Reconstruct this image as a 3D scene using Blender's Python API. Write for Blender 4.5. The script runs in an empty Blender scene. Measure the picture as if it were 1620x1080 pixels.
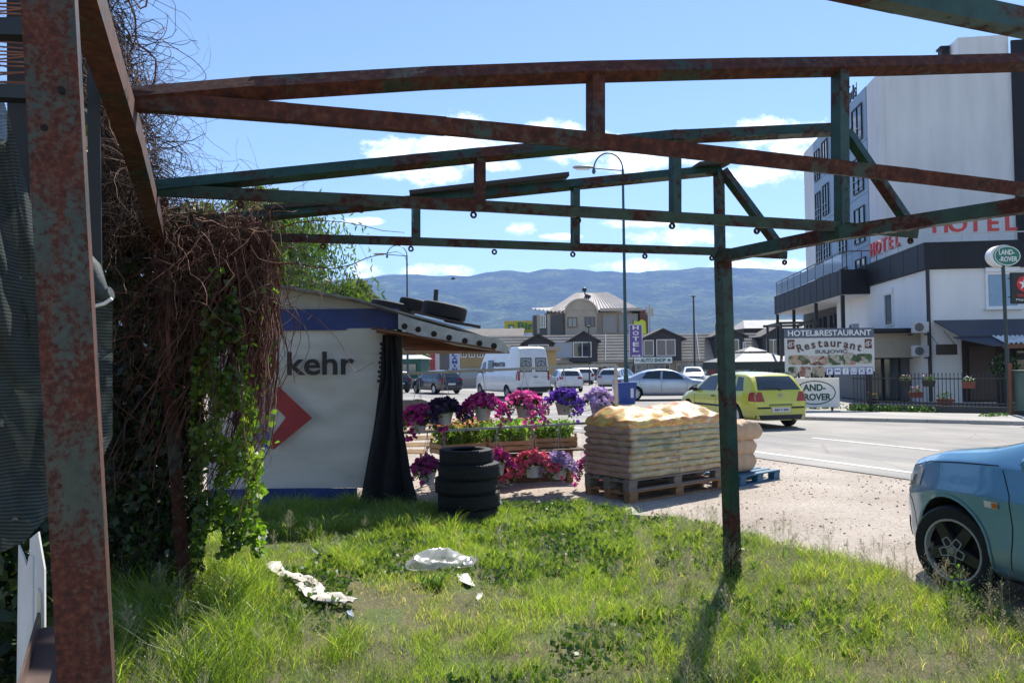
import bpy, bmesh, math, random
import numpy as np
from mathutils import Vector, Matrix
from mathutils.bvhtree import BVHTree
random.seed(7); rng = np.random.default_rng(7)
R = math.radians
sc = bpy.context.scene
col = sc.collection
V = Vector

# ------------------------------------------------------------------ camera
EYE = V((0, 0, 1.7)); FPX = 1200.0
_p = math.atan(38 / FPX); _r = 0.011
_F = V((0, math.cos(_p), math.sin(_p))); _R0 = V((1, 0, 0)); _U0 = V((0, -math.sin(_p), math.cos(_p)))
_R = _R0 * math.cos(_r) - _U0 * math.sin(_r); _U = _R0 * math.sin(_r) + _U0 * math.cos(_r)
cd = bpy.data.cameras.new('camera'); cam = bpy.data.objects.new('camera', cd); col.objects.link(cam)
cd.sensor_width = 36; cd.lens = 36 * FPX / 1620; cd.clip_start = 0.05; cd.clip_end = 20000
cam.matrix_world = Matrix(((_R.x, _U.x, -_F.x, EYE.x), (_R.y, _U.y, -_F.y, EYE.y), (_R.z, _U.z, -_F.z, EYE.z), (0, 0, 0, 1)))
sc.camera = cam

def P(px, py, d):
    """point at depth d (world Y) seen at photo pixel px, py"""
    r = _F * FPX + _R * (px - 810) + _U * (540 - py)
    return EYE + r * (d / r.y)
def G(px, py, z=0.0):
    r = _F * FPX + _R * (px - 810) + _U * (540 - py)
    t = (z - EYE.z) / r.z
    return EYE + r * t
def proj(p):
    q = V(p) - EYE; w = q.dot(_F)
    return 810 + FPX * q.dot(_R) / w, 540 - FPX * q.dot(_U) / w
def projn(a):
    q = a - np.array(EYE); w = q @ np.array(_F)
    return 810 + FPX * (q @ np.array(_R)) / w, 540 - FPX * (q @ np.array(_U)) / w, w

# ------------------------------------------------------------------ sun, sky, exposure
SUN_AZ, SUN_EL = R(22), R(52)          # azimuth to the right of +Y
SUN_STRENGTH, SKY_STRENGTH = 5.0, 0.118
sc.view_settings.view_transform = 'Standard'; sc.view_settings.look = 'None'
sc.view_settings.gamma = 1; sc.view_settings.use_curve_mapping = False
sc.view_settings.exposure = 0.72
sl = bpy.data.lights.new('sun', 'SUN'); so = bpy.data.objects.new('sun', sl); col.objects.link(so)
sl.energy = SUN_STRENGTH; sl.angle = R(0.53); sl.color = (1, .955, .88)
sdir = V((math.sin(SUN_AZ) * math.cos(SUN_EL), math.cos(SUN_AZ) * math.cos(SUN_EL), math.sin(SUN_EL)))
so.rotation_euler = sdir.to_track_quat('Z', 'Y').to_euler()

w = bpy.data.worlds.new('World'); sc.world = w; w.use_nodes = True
nt = w.node_tree; nt.nodes.clear()
def N(t, tp, **kw):
    n = t.nodes.new(tp)
    for k, v in kw.items():
        if k.startswith('i_'):
            n.inputs[k[2:].replace('_', ' ')].default_value = v
        else: setattr(n, k, v)
    return n
def math_(t, op, a, b=None, c=None, clamp=False):
    n = t.nodes.new('ShaderNodeMath'); n.operation = op; n.use_clamp = clamp
    for i, x in enumerate((a, b, c)):
        if x is None: continue
        if isinstance(x, (int, float)): n.inputs[i].default_value = x
        else: t.links.new(x, n.inputs[i])
    return n.outputs[0]
def mixc(t, f, a, b, mode='MIX'):
    n = t.nodes.new('ShaderNodeMix'); n.data_type = 'RGBA'; n.blend_type = mode
    for s, x in ((0, f), (6, a), (7, b)):
        if isinstance(x, (int, float)): n.inputs[s].default_value = x
        elif isinstance(x, tuple): n.inputs[s].default_value = (*x, 1)
        else: t.links.new(x, n.inputs[s])
    return n.outputs[2]
def ramp_(t, fac, stops):
    r = N(t, 'ShaderNodeValToRGB'); e = r.color_ramp.elements
    while len(e) < len(stops): e.new(.5)
    for k, (p, c) in enumerate(stops):
        e[k].position = p; e[k].color = (*c, 1) if len(c) == 3 else c
    t.links.new(fac, r.inputs[0]); return r.outputs[0]
sky = N(nt, 'ShaderNodeTexSky', sky_type='NISHITA', sun_disc=False, sun_elevation=SUN_EL, sun_rotation=SUN_AZ, air_density=1.0, dust_density=0.1, ozone_density=2.6, altitude=500)
tc = N(nt, 'ShaderNodeTexCoord'); sep = N(nt, 'ShaderNodeSeparateXYZ'); nt.links.new(tc.outputs['Generated'], sep.inputs[0])
dx, dy, dz = sep.outputs
ady = math_(nt, 'MAXIMUM', math_(nt, 'ABSOLUTE', dy), 0.05)
gx = math_(nt, 'DIVIDE', dx, ady); gz = math_(nt, 'DIVIDE', dz, ady)
# cumulus clouds round the horizon: centre, half width, half height as tangents of angle; the same bank goes on behind
clouds = [(625, 236, 55, 20), (690, 262, 42, 34), (735, 225, 62, 44), (655, 270, 60, 16), (850, 215, 70, 26), (930, 235, 60, 30), (1000, 250, 70, 26),
          (795, 262, 30, 10), (1230, 215, 75, 28), (1300, 245, 60, 50), (1200, 275, 60, 20), (1130, 250, 60, 14), (1075, 375, 70, 14), (1010, 352, 60, 9), (825, 361, 24, 11), (890, 374, 34, 5),
          (575, 430, 30, 16), (690, 430, 55, 12), (1010, 422, 62, 12), (570, 350, 60, 6), (1180, 420, 60, 10), (1235, 418, 50, 10), (860, 432, 30, 6)]
nz1 = N(nt, 'ShaderNodeTexNoise'); nz1.inputs['Scale'].default_value = 26; nz1.inputs['Detail'].default_value = 10; nz1.inputs['Roughness'].default_value = .66
cmb = N(nt, 'ShaderNodeCombineXYZ'); nt.links.new(gx, cmb.inputs[0]); nt.links.new(math_(nt, 'MULTIPLY', gz, 1.5), cmb.inputs[1]); nt.links.new(math_(nt, 'GREATER_THAN', dy, 0), cmb.inputs[2])
nt.links.new(cmb.outputs[0], nz1.inputs['Vector'])
nzc = math_(nt, 'SUBTRACT', nz1.outputs['Fac'], 0.5)
field = None
for (cx, cy, hw, hh) in clouds:
    q = P(cx, cy, 1.0) - EYE
    a = math_(nt, 'MULTIPLY', math_(nt, 'SUBTRACT', gx, q.x), FPX / hw)
    b = math_(nt, 'MULTIPLY', math_(nt, 'SUBTRACT', gz, q.z), FPX / hh)
    e = math_(nt, 'SUBTRACT', 1.0, math_(nt, 'MULTIPLY_ADD', a, a, math_(nt, 'MULTIPLY', b, b)))
    field = e if field is None else math_(nt, 'SMOOTH_MAX', field, e, 0.5)
field = math_(nt, 'MAXIMUM', math_(nt, 'MULTIPLY', field, 1.7), -2.6)
fld = math_(nt, 'MULTIPLY_ADD', nzc, 9.5, math_(nt, 'ADD', field, 0.75))
mr = N(nt, 'ShaderNodeMapRange', interpolation_type='SMOOTHSTEP'); mr.inputs['From Min'].default_value = 0.0; mr.inputs['From Max'].default_value = 3.2
nt.links.new(fld, mr.inputs['Value'])
cm = math_(nt, 'MULTIPLY', mr.outputs[0], math_(nt, 'GREATER_THAN', dz, 0.0))
bg = N(nt, 'ShaderNodeBackground'); bg.inputs['Strength'].default_value = 1.0
skyc = mixc(nt, 1.0, sky.outputs[0], (SKY_STRENGTH,) * 3, 'MULTIPLY')
nz2 = N(nt, 'ShaderNodeTexNoise'); nz2.inputs['Scale'].default_value = 40; nz2.inputs['Detail'].default_value = 5
nt.links.new(cmb.outputs[0], nz2.inputs['Vector'])
ccol = mixc(nt, ramp_(nt, nz2.outputs['Fac'], [(.36, (0, 0, 0)), (.6, (1, 1, 1))]), (.95, 1.0, 1.1), (1.75, 1.75, 1.75))
final = mixc(nt, math_(nt, 'MULTIPLY', cm, .93), skyc, ccol)
nt.links.new(final, bg.inputs['Color'])
wo = N(nt, 'ShaderNodeOutputWorld'); nt.links.new(bg.outputs[0], wo.inputs['Surface'])

sc.render.engine = 'CYCLES'
cy = sc.cycles
cy.use_denoising = True
cy.max_bounces = 7; cy.diffuse_bounces = 3; cy.glossy_bounces = 3; cy.transmission_bounces = 4; cy.transparent_max_bounces = 8; cy.volume_bounces = 1
cy.sample_clamp_indirect = 6; cy.caustics_reflective = False; cy.caustics_refractive = False

# ------------------------------------------------------------------ object helpers
def tag(o, label=None, cat=None, group=None, kind=None):
    if label: o['label'] = label
    if cat: o['category'] = cat
    if group: o['group'] = group
    if kind: o['kind'] = kind
    return o
def thing(name, label, cat, loc=(0, 0, 0), rz=0.0, group=None):
    o = bpy.data.objects.new(name, None); col.objects.link(o)
    o.empty_display_size = .2
    o.location = loc; o.rotation_euler = (0, 0, rz)
    return tag(o, label, cat, group)
def copy_tree(o, parent=None):
    c = o.copy(); col.objects.link(c); c.parent = parent
    for ch in [k for k in KIDS.get(o.name, [])]:
        k = copy_tree(ch, c)
        KIDS.setdefault(c.name, []).append(k)
    return c
KIDS = {}
def root_inv(o):
    while o.parent is not None: o = o.parent
    return (Matrix.Translation(o.location) @ o.rotation_euler.to_matrix().to_4x4()).inverted()
def link(name, me, parent=None):
    o = bpy.data.objects.new(name, me); col.objects.link(o)
    if parent is not None:
        o.parent = parent; KIDS.setdefault(parent.name, []).append(o)
    return o
def rot_z(a): return Matrix.Rotation(a, 3, 'Z')

class MB:
    def __init__(s): s.v = []; s.f = []; s.mi = []; s.m = 0
    def add(s, vs, fs):
        k = len(s.v); s.v += [tuple(x) for x in vs]; s.f += [tuple(i + k for i in f) for f in fs]; s.mi += [s.m] * len(fs); return s
    def box(s, c, d, rz=0.0, rot=None, bev=0.0):
        c = V(c); hx, hy, hz = d[0] / 2, d[1] / 2, d[2] / 2
        M = rot if rot is not None else rot_z(rz)
        if bev > 0:
            b = min(bev, hx * .9, hy * .9, hz * .9)
            vs = []; 
            bm = bmesh.new(); bmesh.ops.create_cube(bm, size=1)
            for q in bm.verts: q.co = V((q.co.x * d[0], q.co.y * d[1], q.co.z * d[2]))
            bmesh.ops.bevel(bm, geom=bm.edges[:], offset=b, segments=1, affect='EDGES')
            bm.verts.index_update()
            s.add([c + M @ q.co for q in bm.verts], [[q.index for q in f.verts] for f in bm.faces]); bm.free()
            return s
        vs = [c + M @ V((x, y, z)) for x in (-hx, hx) for y in (-hy, hy) for z in (-hz, hz)]
        return s.add(vs, [(0, 1, 3, 2), (4, 6, 7, 5), (0, 4, 5, 1), (2, 3, 7, 6), (0, 2, 6, 4), (1, 5, 7, 3)])
    def bar(s, a, b, w_, h_, side=(1, 0, 0)):
        """box section from a to b; w_ measured along side, h_ across"""
        a = V(a); b = V(b); t = (b - a).normalized(); sd = V(side); sd = (sd - t * sd.dot(t)).normalized(); up = t.cross(sd)
        vs = [p + sd * (x * w_ / 2) + up * (y * h_ / 2) for p in (a, b) for x, y in ((-1, -1), (1, -1), (1, 1), (-1, 1))]
        return s.add(vs, [(0, 3, 2, 1), (4, 5, 6, 7), (0, 1, 5, 4), (1, 2, 6, 5), (2, 3, 7, 6), (3, 0, 4, 7)])
    def tube(s, pts, r, n=6, cap=True):
        pts = [V(p) for p in pts]; m = len(pts)
        rr = r if hasattr(r, '__len__') else [r] * m
        vs = []; prev = None
        for i, p in enumerate(pts):
            t = (pts[min(i + 1, m - 1)] - pts[max(i - 1, 0)]).normalized()
            if prev is None:
                prev = t.orthogonal().normalized()
            sd = (prev - t * prev.dot(t)); sd = sd.normalized() if sd.length > 1e-6 else t.orthogonal().normalized()
            prev = sd; up = t.cross(sd)
            for k in range(n):
                a = 2 * math.pi * k / n
                vs.append(p + (sd * math.cos(a) + up * math.sin(a)) * rr[i])
        fs = [(i * n + k, i * n + (k + 1) % n, (i + 1) * n + (k + 1) % n, (i + 1) * n + k) for i in range(m - 1) for k in range(n)]
        if cap and n > 2: fs += [tuple(range(n - 1, -1, -1)), tuple((m - 1) * n + k for k in range(n))]
        return s.add(vs, fs)
    def lathe(s, prof, n=24, c=(0, 0, 0), M=None, cap=False):
        c = V(c); vs = []
        for (r, z) in prof:
            for k in range(n):
                a = 2 * math.pi * k / n; p = V((r * math.cos(a), r * math.sin(a), z))
                vs.append(c + (M @ p if M is not None else p))
        m = len(prof)
        fs = [(i * n + k, i * n + (k + 1) % n, (i + 1) * n + (k + 1) % n, (i + 1) * n + k) for i in range(m - 1) for k in range(n)]
        if cap: fs += [tuple(range(n - 1, -1, -1)), tuple((m - 1) * n + k for k in range(n))]
        return s.add(vs, fs)
    def prism(s, poly, ext, M=None, o=(0, 0, 0)):
        """poly in (x,z), extruded along y from 0 to ext"""
        o = V(o); n = len(poly)
        vs = [V((x, y, z)) for y in (0, ext) for x, z in poly]
        vs = [o + (M @ p if M is not None else p) for p in vs]
        return s.add(vs, [tuple(range(n)), tuple(range(2 * n - 1, n - 1, -1))] + [(k, n + k, n + (k + 1) % n, (k + 1) % n) for k in range(n)])
    def quad(s, a, b, c, d): return s.add([a, b, c, d], [(0, 1, 2, 3)])
    def grid(s, fn, nu, nv):
        vs = [fn(i / nu, j / nv) for j in range(nv + 1) for i in range(nu + 1)]
        return s.add(vs, [(j * (nu + 1) + i, j * (nu + 1) + i + 1, (j + 1) * (nu + 1) + i + 1, (j + 1) * (nu + 1) + i) for j in range(nv) for i in range(nu)])
    def build(s, name, m, parent=None, smooth=False, world=False, label=None, kind=None, fix=True):
        me = bpy.data.meshes.new(name)
        vs = s.v
        if world and parent is not None:
            iv = root_inv(parent); vs = [iv @ V(p) for p in vs]
        me.from_pydata(vs, [], s.f)
        for mm in (m if isinstance(m, (list, tuple)) else [m]): me.materials.append(mm)
        if isinstance(m, (list, tuple)): me.polygons.foreach_set('material_index', s.mi)
        if fix:
            bm = bmesh.new(); bm.from_mesh(me); bmesh.ops.recalc_face_normals(bm, faces=bm.faces[:]); bm.to_mesh(me); bm.free()
        if smooth:
            me.polygons.foreach_set('use_smooth', [True] * len(me.polygons))
            try: me.set_sharp_from_angle(angle=R(smooth if smooth is not True else 40))
            except Exception: pass
        o = link(name, me, parent)
        if label: o['label'] = label
        if kind: o['kind'] = kind
        return o

def text_mb(txt, h, width=None, depth=.01, spacing=1.0, bold=0.0):
    """lettering in the local x-z plane, centred on x, standing on z=0, facing -y"""
    cu = bpy.data.curves.new('lettering', 'FONT'); cu.body = txt; cu.size = 1; cu.align_x = 'CENTER'; cu.extrude = .001; cu.space_character = spacing; cu.offset = bold
    cu.resolution_u = 3
    o = bpy.data.objects.new('lettering', cu); col.objects.link(o)
    me = bpy.data.meshes.new_from_object(o.evaluated_get(bpy.context.evaluated_depsgraph_get()))
    n = len(me.vertices); a = np.zeros(n * 3); me.vertices.foreach_get('co', a); a = a.reshape(-1, 3)
    fs = [tuple(p.vertices) for p in me.polygons]
    bpy.data.objects.remove(o); bpy.data.curves.remove(cu); bpy.data.meshes.remove(me)
    mb = MB()
    if n == 0: return mb
    lo, hi = a.min(0), a.max(0)
    sx = (width / (hi[0] - lo[0])) if width else h / (hi[1] - lo[1]); sz = h / (hi[1] - lo[1])
    cx = (lo[0] + hi[0]) / 2
    out = np.stack([(a[:, 0] - cx) * sx, -np.sign(a[:, 2]) * depth / 2, (a[:, 1] - lo[1]) * sz], 1)
    mb.add([tuple(x) for x in out], fs)
    return mb
def xform(mb, loc, rz=0.0, rx=0.0, rot=None):
    M = rot if rot is not None else (Matrix.Rotation(rz, 3, 'Z') @ Matrix.Rotation(rx, 3, 'X'))
    L = V(loc); mb.v = [tuple(L + M @ V(p)) for p in mb.v]; return mb

def np_mesh(name, verts, faces_flat, sizes, mats, parent=None, tint=None, kind=None, smooth=False, mat_idx=None):
    me = bpy.data.meshes.new(name)
    me.vertices.add(len(verts)); me.vertices.foreach_set('co', np.asarray(verts, np.float32).ravel())
    nl = len(faces_flat); me.loops.add(nl); me.loops.foreach_set('vertex_index', np.asarray(faces_flat, np.int32))
    sizes = np.asarray(sizes, np.int32); starts = np.concatenate([[0], np.cumsum(sizes)[:-1]]).astype(np.int32)
    me.polygons.add(len(sizes)); me.polygons.foreach_set('loop_start', starts)
    try: me.polygons.foreach_set('loop_total', sizes)
    except Exception: pass
    for m in (mats if isinstance(mats, (list, tuple)) else [mats]): me.materials.append(m)
    if mat_idx is not None: me.polygons.foreach_set('material_index', np.asarray(mat_idx, np.int32))
    if tint is not None:
        at = me.attributes.new('tint', 'FLOAT', 'POINT'); at.data.foreach_set('value', np.asarray(tint, np.float32))
    me.update(calc_edges=True); me.validate()
    if smooth: me.polygons.foreach_set('use_smooth', [True] * len(me.polygons))
    o = link(name, me, parent)
    if kind: o['kind'] = kind
    return o

# ------------------------------------------------------------------ materials
MAT = {}
def base(name):
    m = bpy.data.materials.new(name); m.use_nodes = True; t = m.node_tree
    b = t.nodes['Principled BSDF']; MAT[name] = m
    return m, t, b
def noise_(t, scale, det=5, rough=.55, coord='Object', vec=None, stretch=None):
    n = N(t, 'ShaderNodeTexNoise'); n.inputs['Scale'].default_value = scale; n.inputs['Detail'].default_value = det; n.inputs['Roughness'].default_value = rough
    if vec is None:
        vec = N(t, 'ShaderNodeTexCoord').outputs[coord]
    if stretch:
        mp = N(t, 'ShaderNodeMapping'); mp.inputs['Scale'].default_value = stretch; t.links.new(vec, mp.inputs[0]); vec = mp.outputs[0]
    t.links.new(vec, n.inputs['Vector'])
    return n.outputs['Fac']
def bump_(t, b, h, strength=.3, dist=.01):
    n = N(t, 'ShaderNodeBump'); n.inputs['Strength'].default_value = strength; n.inputs['Distance'].default_value = dist
    t.links.new(h, n.inputs['Height']); t.links.new(n.outputs[0], b.inputs['Normal'])
def mat(name, c, rough=.6, metal=0.0, c2=None, sc_=6.0, bump=0.0, bsc=None, bd=.01, coat=0.0, spec=.5, lo=.35, hi=.65, stretch=None, coord='Object'):
    m, t, b = base(name)
    b.inputs['Roughness'].default_value = rough; b.inputs['Metallic'].default_value = metal
    b.inputs['Specular IOR Level'].default_value = spec
    if coat: b.inputs['Coat Weight'].default_value = coat; b.inputs['Coat Roughness'].default_value = .06
    if c2 is None: c2 = tuple(x * .8 for x in c)
    f = noise_(t, sc_, 7, stretch=stretch, coord=coord)
    t.links.new(ramp_(t, f, [(lo, c2), (hi, c)]), b.inputs['Base Color'])
    if bump: bump_(t, b, noise_(t, bsc or sc_ * 4, 6, stretch=stretch, coord=coord), bump, bd)
    return m
def leaf_mat(name, cols, trans=.45, rough=.5, gloss=.06, tmul=(1.25, 1.35, .55)):
    m = bpy.data.materials.new(name); m.use_nodes = True; t = m.node_tree; t.nodes.clear(); MAT[name] = m
    at = N(t, 'ShaderNodeAttribute', attribute_name='tint')
    k = len(cols) - 1
    c = ramp_(t, at.outputs['Fac'], [(i / k, x) for i, x in enumerate(cols)])
    d = N(t, 'ShaderNodeBsdfDiffuse'); t.links.new(c, d.inputs[0])
    tr = N(t, 'ShaderNodeBsdfTranslucent'); t.links.new(mixc(t, 1.0, c, tmul, 'MULTIPLY'), tr.inputs[0])
    mx = N(t, 'ShaderNodeMixShader'); mx.inputs[0].default_value = trans; t.links.new(d.outputs[0], mx.inputs[1]); t.links.new(tr.outputs[0], mx.inputs[2])
    gl = N(t, 'ShaderNodeBsdfGlossy'); gl.inputs['Roughness'].default_value = rough
    m2 = N(t, 'ShaderNodeMixShader'); m2.inputs[0].default_value = gloss; t.links.new(mx.outputs[0], m2.inputs[1]); t.links.new(gl.outputs[0], m2.inputs[2])
    o = N(t, 'ShaderNodeOutputMaterial'); t.links.new(m2.outputs[0], o.inputs['Surface'])
    return m
def glass_mat(name, c, rough=.04):
    m, t, b = base(name)
    b.inputs['Base Color'].default_value = (*c, 1); b.inputs['Roughness'].default_value = rough; b.inputs['Specular IOR Level'].default_value = .8
    f = noise_(t, 1.3, 3); bump_(t, b, f, .05, .02)
    return m
def paint(name, c, rough=.28, metal=.0, flake=False):
    m, t, b = base(name)
    f = noise_(t, 3.0, 8)
    sz_ = N(t, 'ShaderNodeSeparateXYZ'); t.links.new(N(t, 'ShaderNodeTexCoord').outputs['Object'], sz_.inputs[0])
    dz_ = math_(t, 'MULTIPLY', ramp_(t, sz_.outputs[2], [(.22, (1, 1, 1)), (.62, (0, 0, 0))]), ramp_(t, noise_(t, 7, 8, .7), [(.35, (.1,) * 3), (.7, (.75,) * 3)]))
    t.links.new(mixc(t, dz_, ramp_(t, f, [(.3, tuple(x * .9 for x in c)), (.7, c)]), (.27, .235, .19)), b.inputs['Base Color'])
    b.inputs['Metallic'].default_value = metal; b.inputs['Roughness'].default_value = rough
    b.inputs['Coat Weight'].default_value = 1; b.inputs['Coat Roughness'].default_value = .05
    d = noise_(t, 9, 6)
    r = N(t, 'ShaderNodeMapRange'); r.inputs[3].default_value = rough * .8; r.inputs[4].default_value = rough * 1.5; t.links.new(d, r.inputs[0]); t.links.new(r.outputs[0], b.inputs['Roughness'])
    return m
def rust_steel(name, green_bias=.0, g=(.035, .085, .06), sc_=3.0, stretch=None, zgrad=0.0, rm=1.0):
    m, t, b = base(name)
    f1 = noise_(t, sc_, 9, .62, stretch=stretch); f2 = noise_(t, sc_ * 9, 8, .6); f3 = noise_(t, sc_ * 3.1, 6, .6)
    rust = ramp_(t, f2, [(.3, (.022 * rm, .008 * rm, .006 * rm)), (.5, (.07 * rm, .017 * rm, .008 * rm)), (.72, (.14 * rm, .045 * rm, .02 * rm))])
    gr = ramp_(t, f3, [(.3, tuple(x * .42 for x in g)), (.7, tuple(x * 1.0 for x in g))])
    s = math_(t, 'MULTIPLY_ADD', math_(t, 'SUBTRACT', f2, .5), .55, f1)
    if zgrad:
        sz_ = N(t, 'ShaderNodeSeparateXYZ'); t.links.new(N(t, 'ShaderNodeTexCoord').outputs['Object'], sz_.inputs[0])
        s = math_(t, 'MULTIPLY_ADD', math_(t, 'SUBTRACT', sz_.outputs[2], 1.75), zgrad, s)
    k = ramp_(t, s, [(.44 - green_bias, (1, 1, 1)), (.56 - green_bias, (0, 0, 0))])
    cc = mixc(t, k, gr, rust)
    t.links.new(cc, b.inputs['Base Color'])
    rr = N(t, 'ShaderNodeMapRange'); t.links.new(k, rr.inputs[0]); rr.inputs[3].default_value = .42; rr.inputs[4].default_value = .85; t.links.new(rr.outputs[0], b.inputs['Roughness'])
    bump_(t, b, math_(t, 'ADD', math_(t, 'MULTIPLY', k, .5), f2), .35, .004)
    return m

rust_near = rust_steel('rusty_steel_near', -.045, g=(.038, .06, .042), sc_=8.5, stretch=(1, 1, .35), zgrad=.075, rm=1.15)
rust_far = rust_steel('rusty_green_steel', .035, g=(.022, .07, .04))
rust_dark = rust_steel('rusty_brown_steel', -.10, g=(.022, .055, .035))
white_wall = mat('white_render', (.80, .80, .80), .85, c2=(.73, .73, .73), stretch=(1, 1, .25), sc_=1.1, bump=.05, bsc=40, bd=.004)
shop_beige = mat('beige_render', (.42, .36, .25), .9, c2=(.36, .31, .22), sc_=.8)
dark_clad = mat('anthracite_cladding', (.017, .018, .022), .55, c2=(.012, .013, .016), sc_=1.5, spec=.3)
black_m = mat('black_metal', (.015, .016, .018), .45, c2=(.01, .01, .011))
glass_dark = glass_mat('dark_glass', (.02, .025, .03))
glass_shop = glass_mat('shop_glass', (.05, .06, .065), .08)
white_pl = mat('white_plastic', (.8, .8, .79), .45, c2=(.74, .74, .73))
rubber = mat('tyre_rubber', (.0095, .0095, .010), .75, c2=(.006, .006, .0065), sc_=20, bump=.2, bsc=90, bd=.003)
def flat(name, c, rough=.5, metal=0.0, c2=None): return mat(name, c, rough, metal, c2 or tuple(x * .88 for x in c), sc_=9)
# ------------------------------------------------------------------ setting: terrain, road, hills, haze
RD = V((-.441, .897, 0)).normalized(); RQ = V((.897, .441, 0)).normalized(); RA = G(1340, 736); RA.z = 0
def road_pt(off, t, z=0.0): p = RA + RQ * off + RD * t; p.z = z; return p

m_terr = mat('terrain_soil_and_grass', (.12, .13, .06), .95, c2=(.16, .13, .09), sc_=.05)
MB().grid(lambda u, v: V((-9000 + 18000 * u, -400 + 9400 * v, -.02)), 6, 6).build('ground', m_terr, kind='structure')

def dirt_mat():
    m, t, b = base('sandy_gravel')
    a = noise_(t, .6, 8); f = noise_(t, 22, 8, .7); g = noise_(t, 160, 3, .7)
    c1 = ramp_(t, a, [(.3, (.32, .26, .205)), (.5, (.43, .365, .30)), (.72, (.53, .465, .39))])
    c2 = ramp_(t, f, [(.33, (.5, .47, .45)), (.47, (1, 1, 1)), (.7, (1.2, 1.17, 1.13))])
    c3 = ramp_(t, g, [(.32, (.45, .44, .43)), (.5, (1.0, 1.0, 1.0)), (.7, (1.25, 1.24, 1.22))])
    t.links.new(mixc(t, .8, mixc(t, 1, c1, c2, 'MULTIPLY'), c3, 'MULTIPLY'), b.inputs['Base Color'])
    b.inputs['Roughness'].default_value = .95
    bump_(t, b, math_(t, 'MULTIPLY_ADD', g, .35, f), .9, .02)
    return m
m_dirt = dirt_mat()
def hump(x, y):
    return .018 * math.sin(x * 1.7 + y * .9) * math.sin(y * 1.1 - x * .6) + .01 * math.sin(x * 4.1) * math.sin(y * 3.7)
mb = MB()
def dirtp(u, v):
    p = road_pt(-16 + 15.5 * u, -26 + 90 * v)
    k = min(1, 4 * min(u, 1 - u))
    return V((p.x, p.y, .0 + max(-.012, hump(p.x, p.y) * k)))
mb.grid(dirtp, 70, 260); mb.build('gravel_verge', m_dirt, kind='structure', smooth=True)

def asphalt(name, c, dust):
    m, t, b = base(name)
    a = noise_(t, .25, 6, stretch=(1, 1, 1)); f = noise_(t, 55, 6, .7); st = noise_(t, .5, 5)
    c1 = ramp_(t, a, [(.3, tuple(x * .82 for x in c)), (.7, tuple(x * 1.15 for x in c))])
    c2 = ramp_(t, f, [(.3, (.75, .75, .75)), (.65, (1.12, 1.12, 1.12))])
    cc = mixc(t, 1, c1, c2, 'MULTIPLY')
    ob = N(t, 'ShaderNodeTexCoord').outputs['Object']; mpr = N(t, 'ShaderNodeMapping'); mpr.inputs['Rotation'].default_value = (0, 0, math.atan2(RD.x, RD.y)); t.links.new(ob, mpr.inputs[0])
    trk = noise_(t, 1.1, 5, .6, vec=mpr.outputs[0], stretch=(1.0, .03, 1)); cc = mixc(t, 1, cc, ramp_(t, trk, [(.35, (.78, .78, .79)), (.6, (1.1, 1.09, 1.07))]), 'MULTIPLY')
    vo = N(t, 'ShaderNodeTexVoronoi', feature='DISTANCE_TO_EDGE'); vo.inputs['Scale'].default_value = .35; wv = mixc(t, .06, ob, noise_(t, 1.5, 6)); t.links.new(wv, vo.inputs['Vector'])
    crk = ramp_(t, vo.outputs['Distance'], [(.0, (.55, .54, .53)), (.008, (1, 1, 1))]); cc = mixc(t, .8, cc, crk, 'MULTIPLY')
    k = ramp_(t, st, [(.45, (0, 0, 0)), (.75, (dust, dust, dust))])
    t.links.new(mixc(t, k, cc, (.42, .37, .31)), b.inputs['Base Color'])
    b.inputs['Roughness'].default_value = .8
    bump_(t, b, f, .5, .006)
    return m
m_road = asphalt('worn_asphalt', (.235, .22, .20), .45)
m_lot = asphalt('dusty_parking_asphalt', (.26, .245, .225), .5)
m_walk = asphalt('pale_pavement', (.36, .34, .31), .6)
m_line = mat('worn_white_road_paint', (.62, .61, .58), .7, c2=(.33, .31, .29), sc_=14, lo=.3, hi=.5)
ROADW = 9.2
MB().grid(lambda u, v: road_pt(-.55 + (ROADW + .7) * u, -40 + 220 * v, .012), 4, 60).build('road', m_road, kind='structure')
ln = MB().grid(lambda u, v: road_pt(.0 + .13 * u, -40 + 220 * v, .017), 1, 60)
ln.build('road_edge_line', m_line, kind='structure')
mb = MB()
for k in range(40):
    t0 = -38 + k * 5.5
    mb.quad(road_pt(3.0, t0, .017), road_pt(3.12, t0, .017), road_pt(3.12, t0 + 3, .017), road_pt(3.0, t0 + 3, .017))
mb.build('road_centre_line', m_line, kind='structure')
MB().grid(lambda u, v: road_pt(ROADW + .15 + 120 * u, -60 + 260 * v, .004), 6, 10).build('parking_lot', m_lot, kind='structure')
# pavement in front of the hotel fence with a real kerb
k0, k1 = G(1255, 664), G(1760, 676)
dirv = (k1 - k0).normalized(); nrm = V((-dirv.y, dirv.x, 0))
mb = MB(); L = (k1 - k0).length
mb.box(V(((k0 + k1) / 2 + nrm * 1.6).to_tuple()) + V((0, 0, .05)), (L + 8, 3.0, .1), math.atan2(dirv.y, dirv.x))
mb.build('pavement', m_walk, kind='structure')
mb = MB()
nk = 14
for k in range(nk):
    c = k0 + dirv * (L + 6) * ((k + .5) / nk - .1)
    mb.box((c.x, c.y, .055), ((L + 6) / nk - .02, .14, .11), math.atan2(dirv.y, dirv.x), bev=.012)
mb.build('kerb', mat('kerb_concrete', (.44, .41, .37), .9, c2=(.38, .355, .32), sc_=5), kind='structure')

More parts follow.
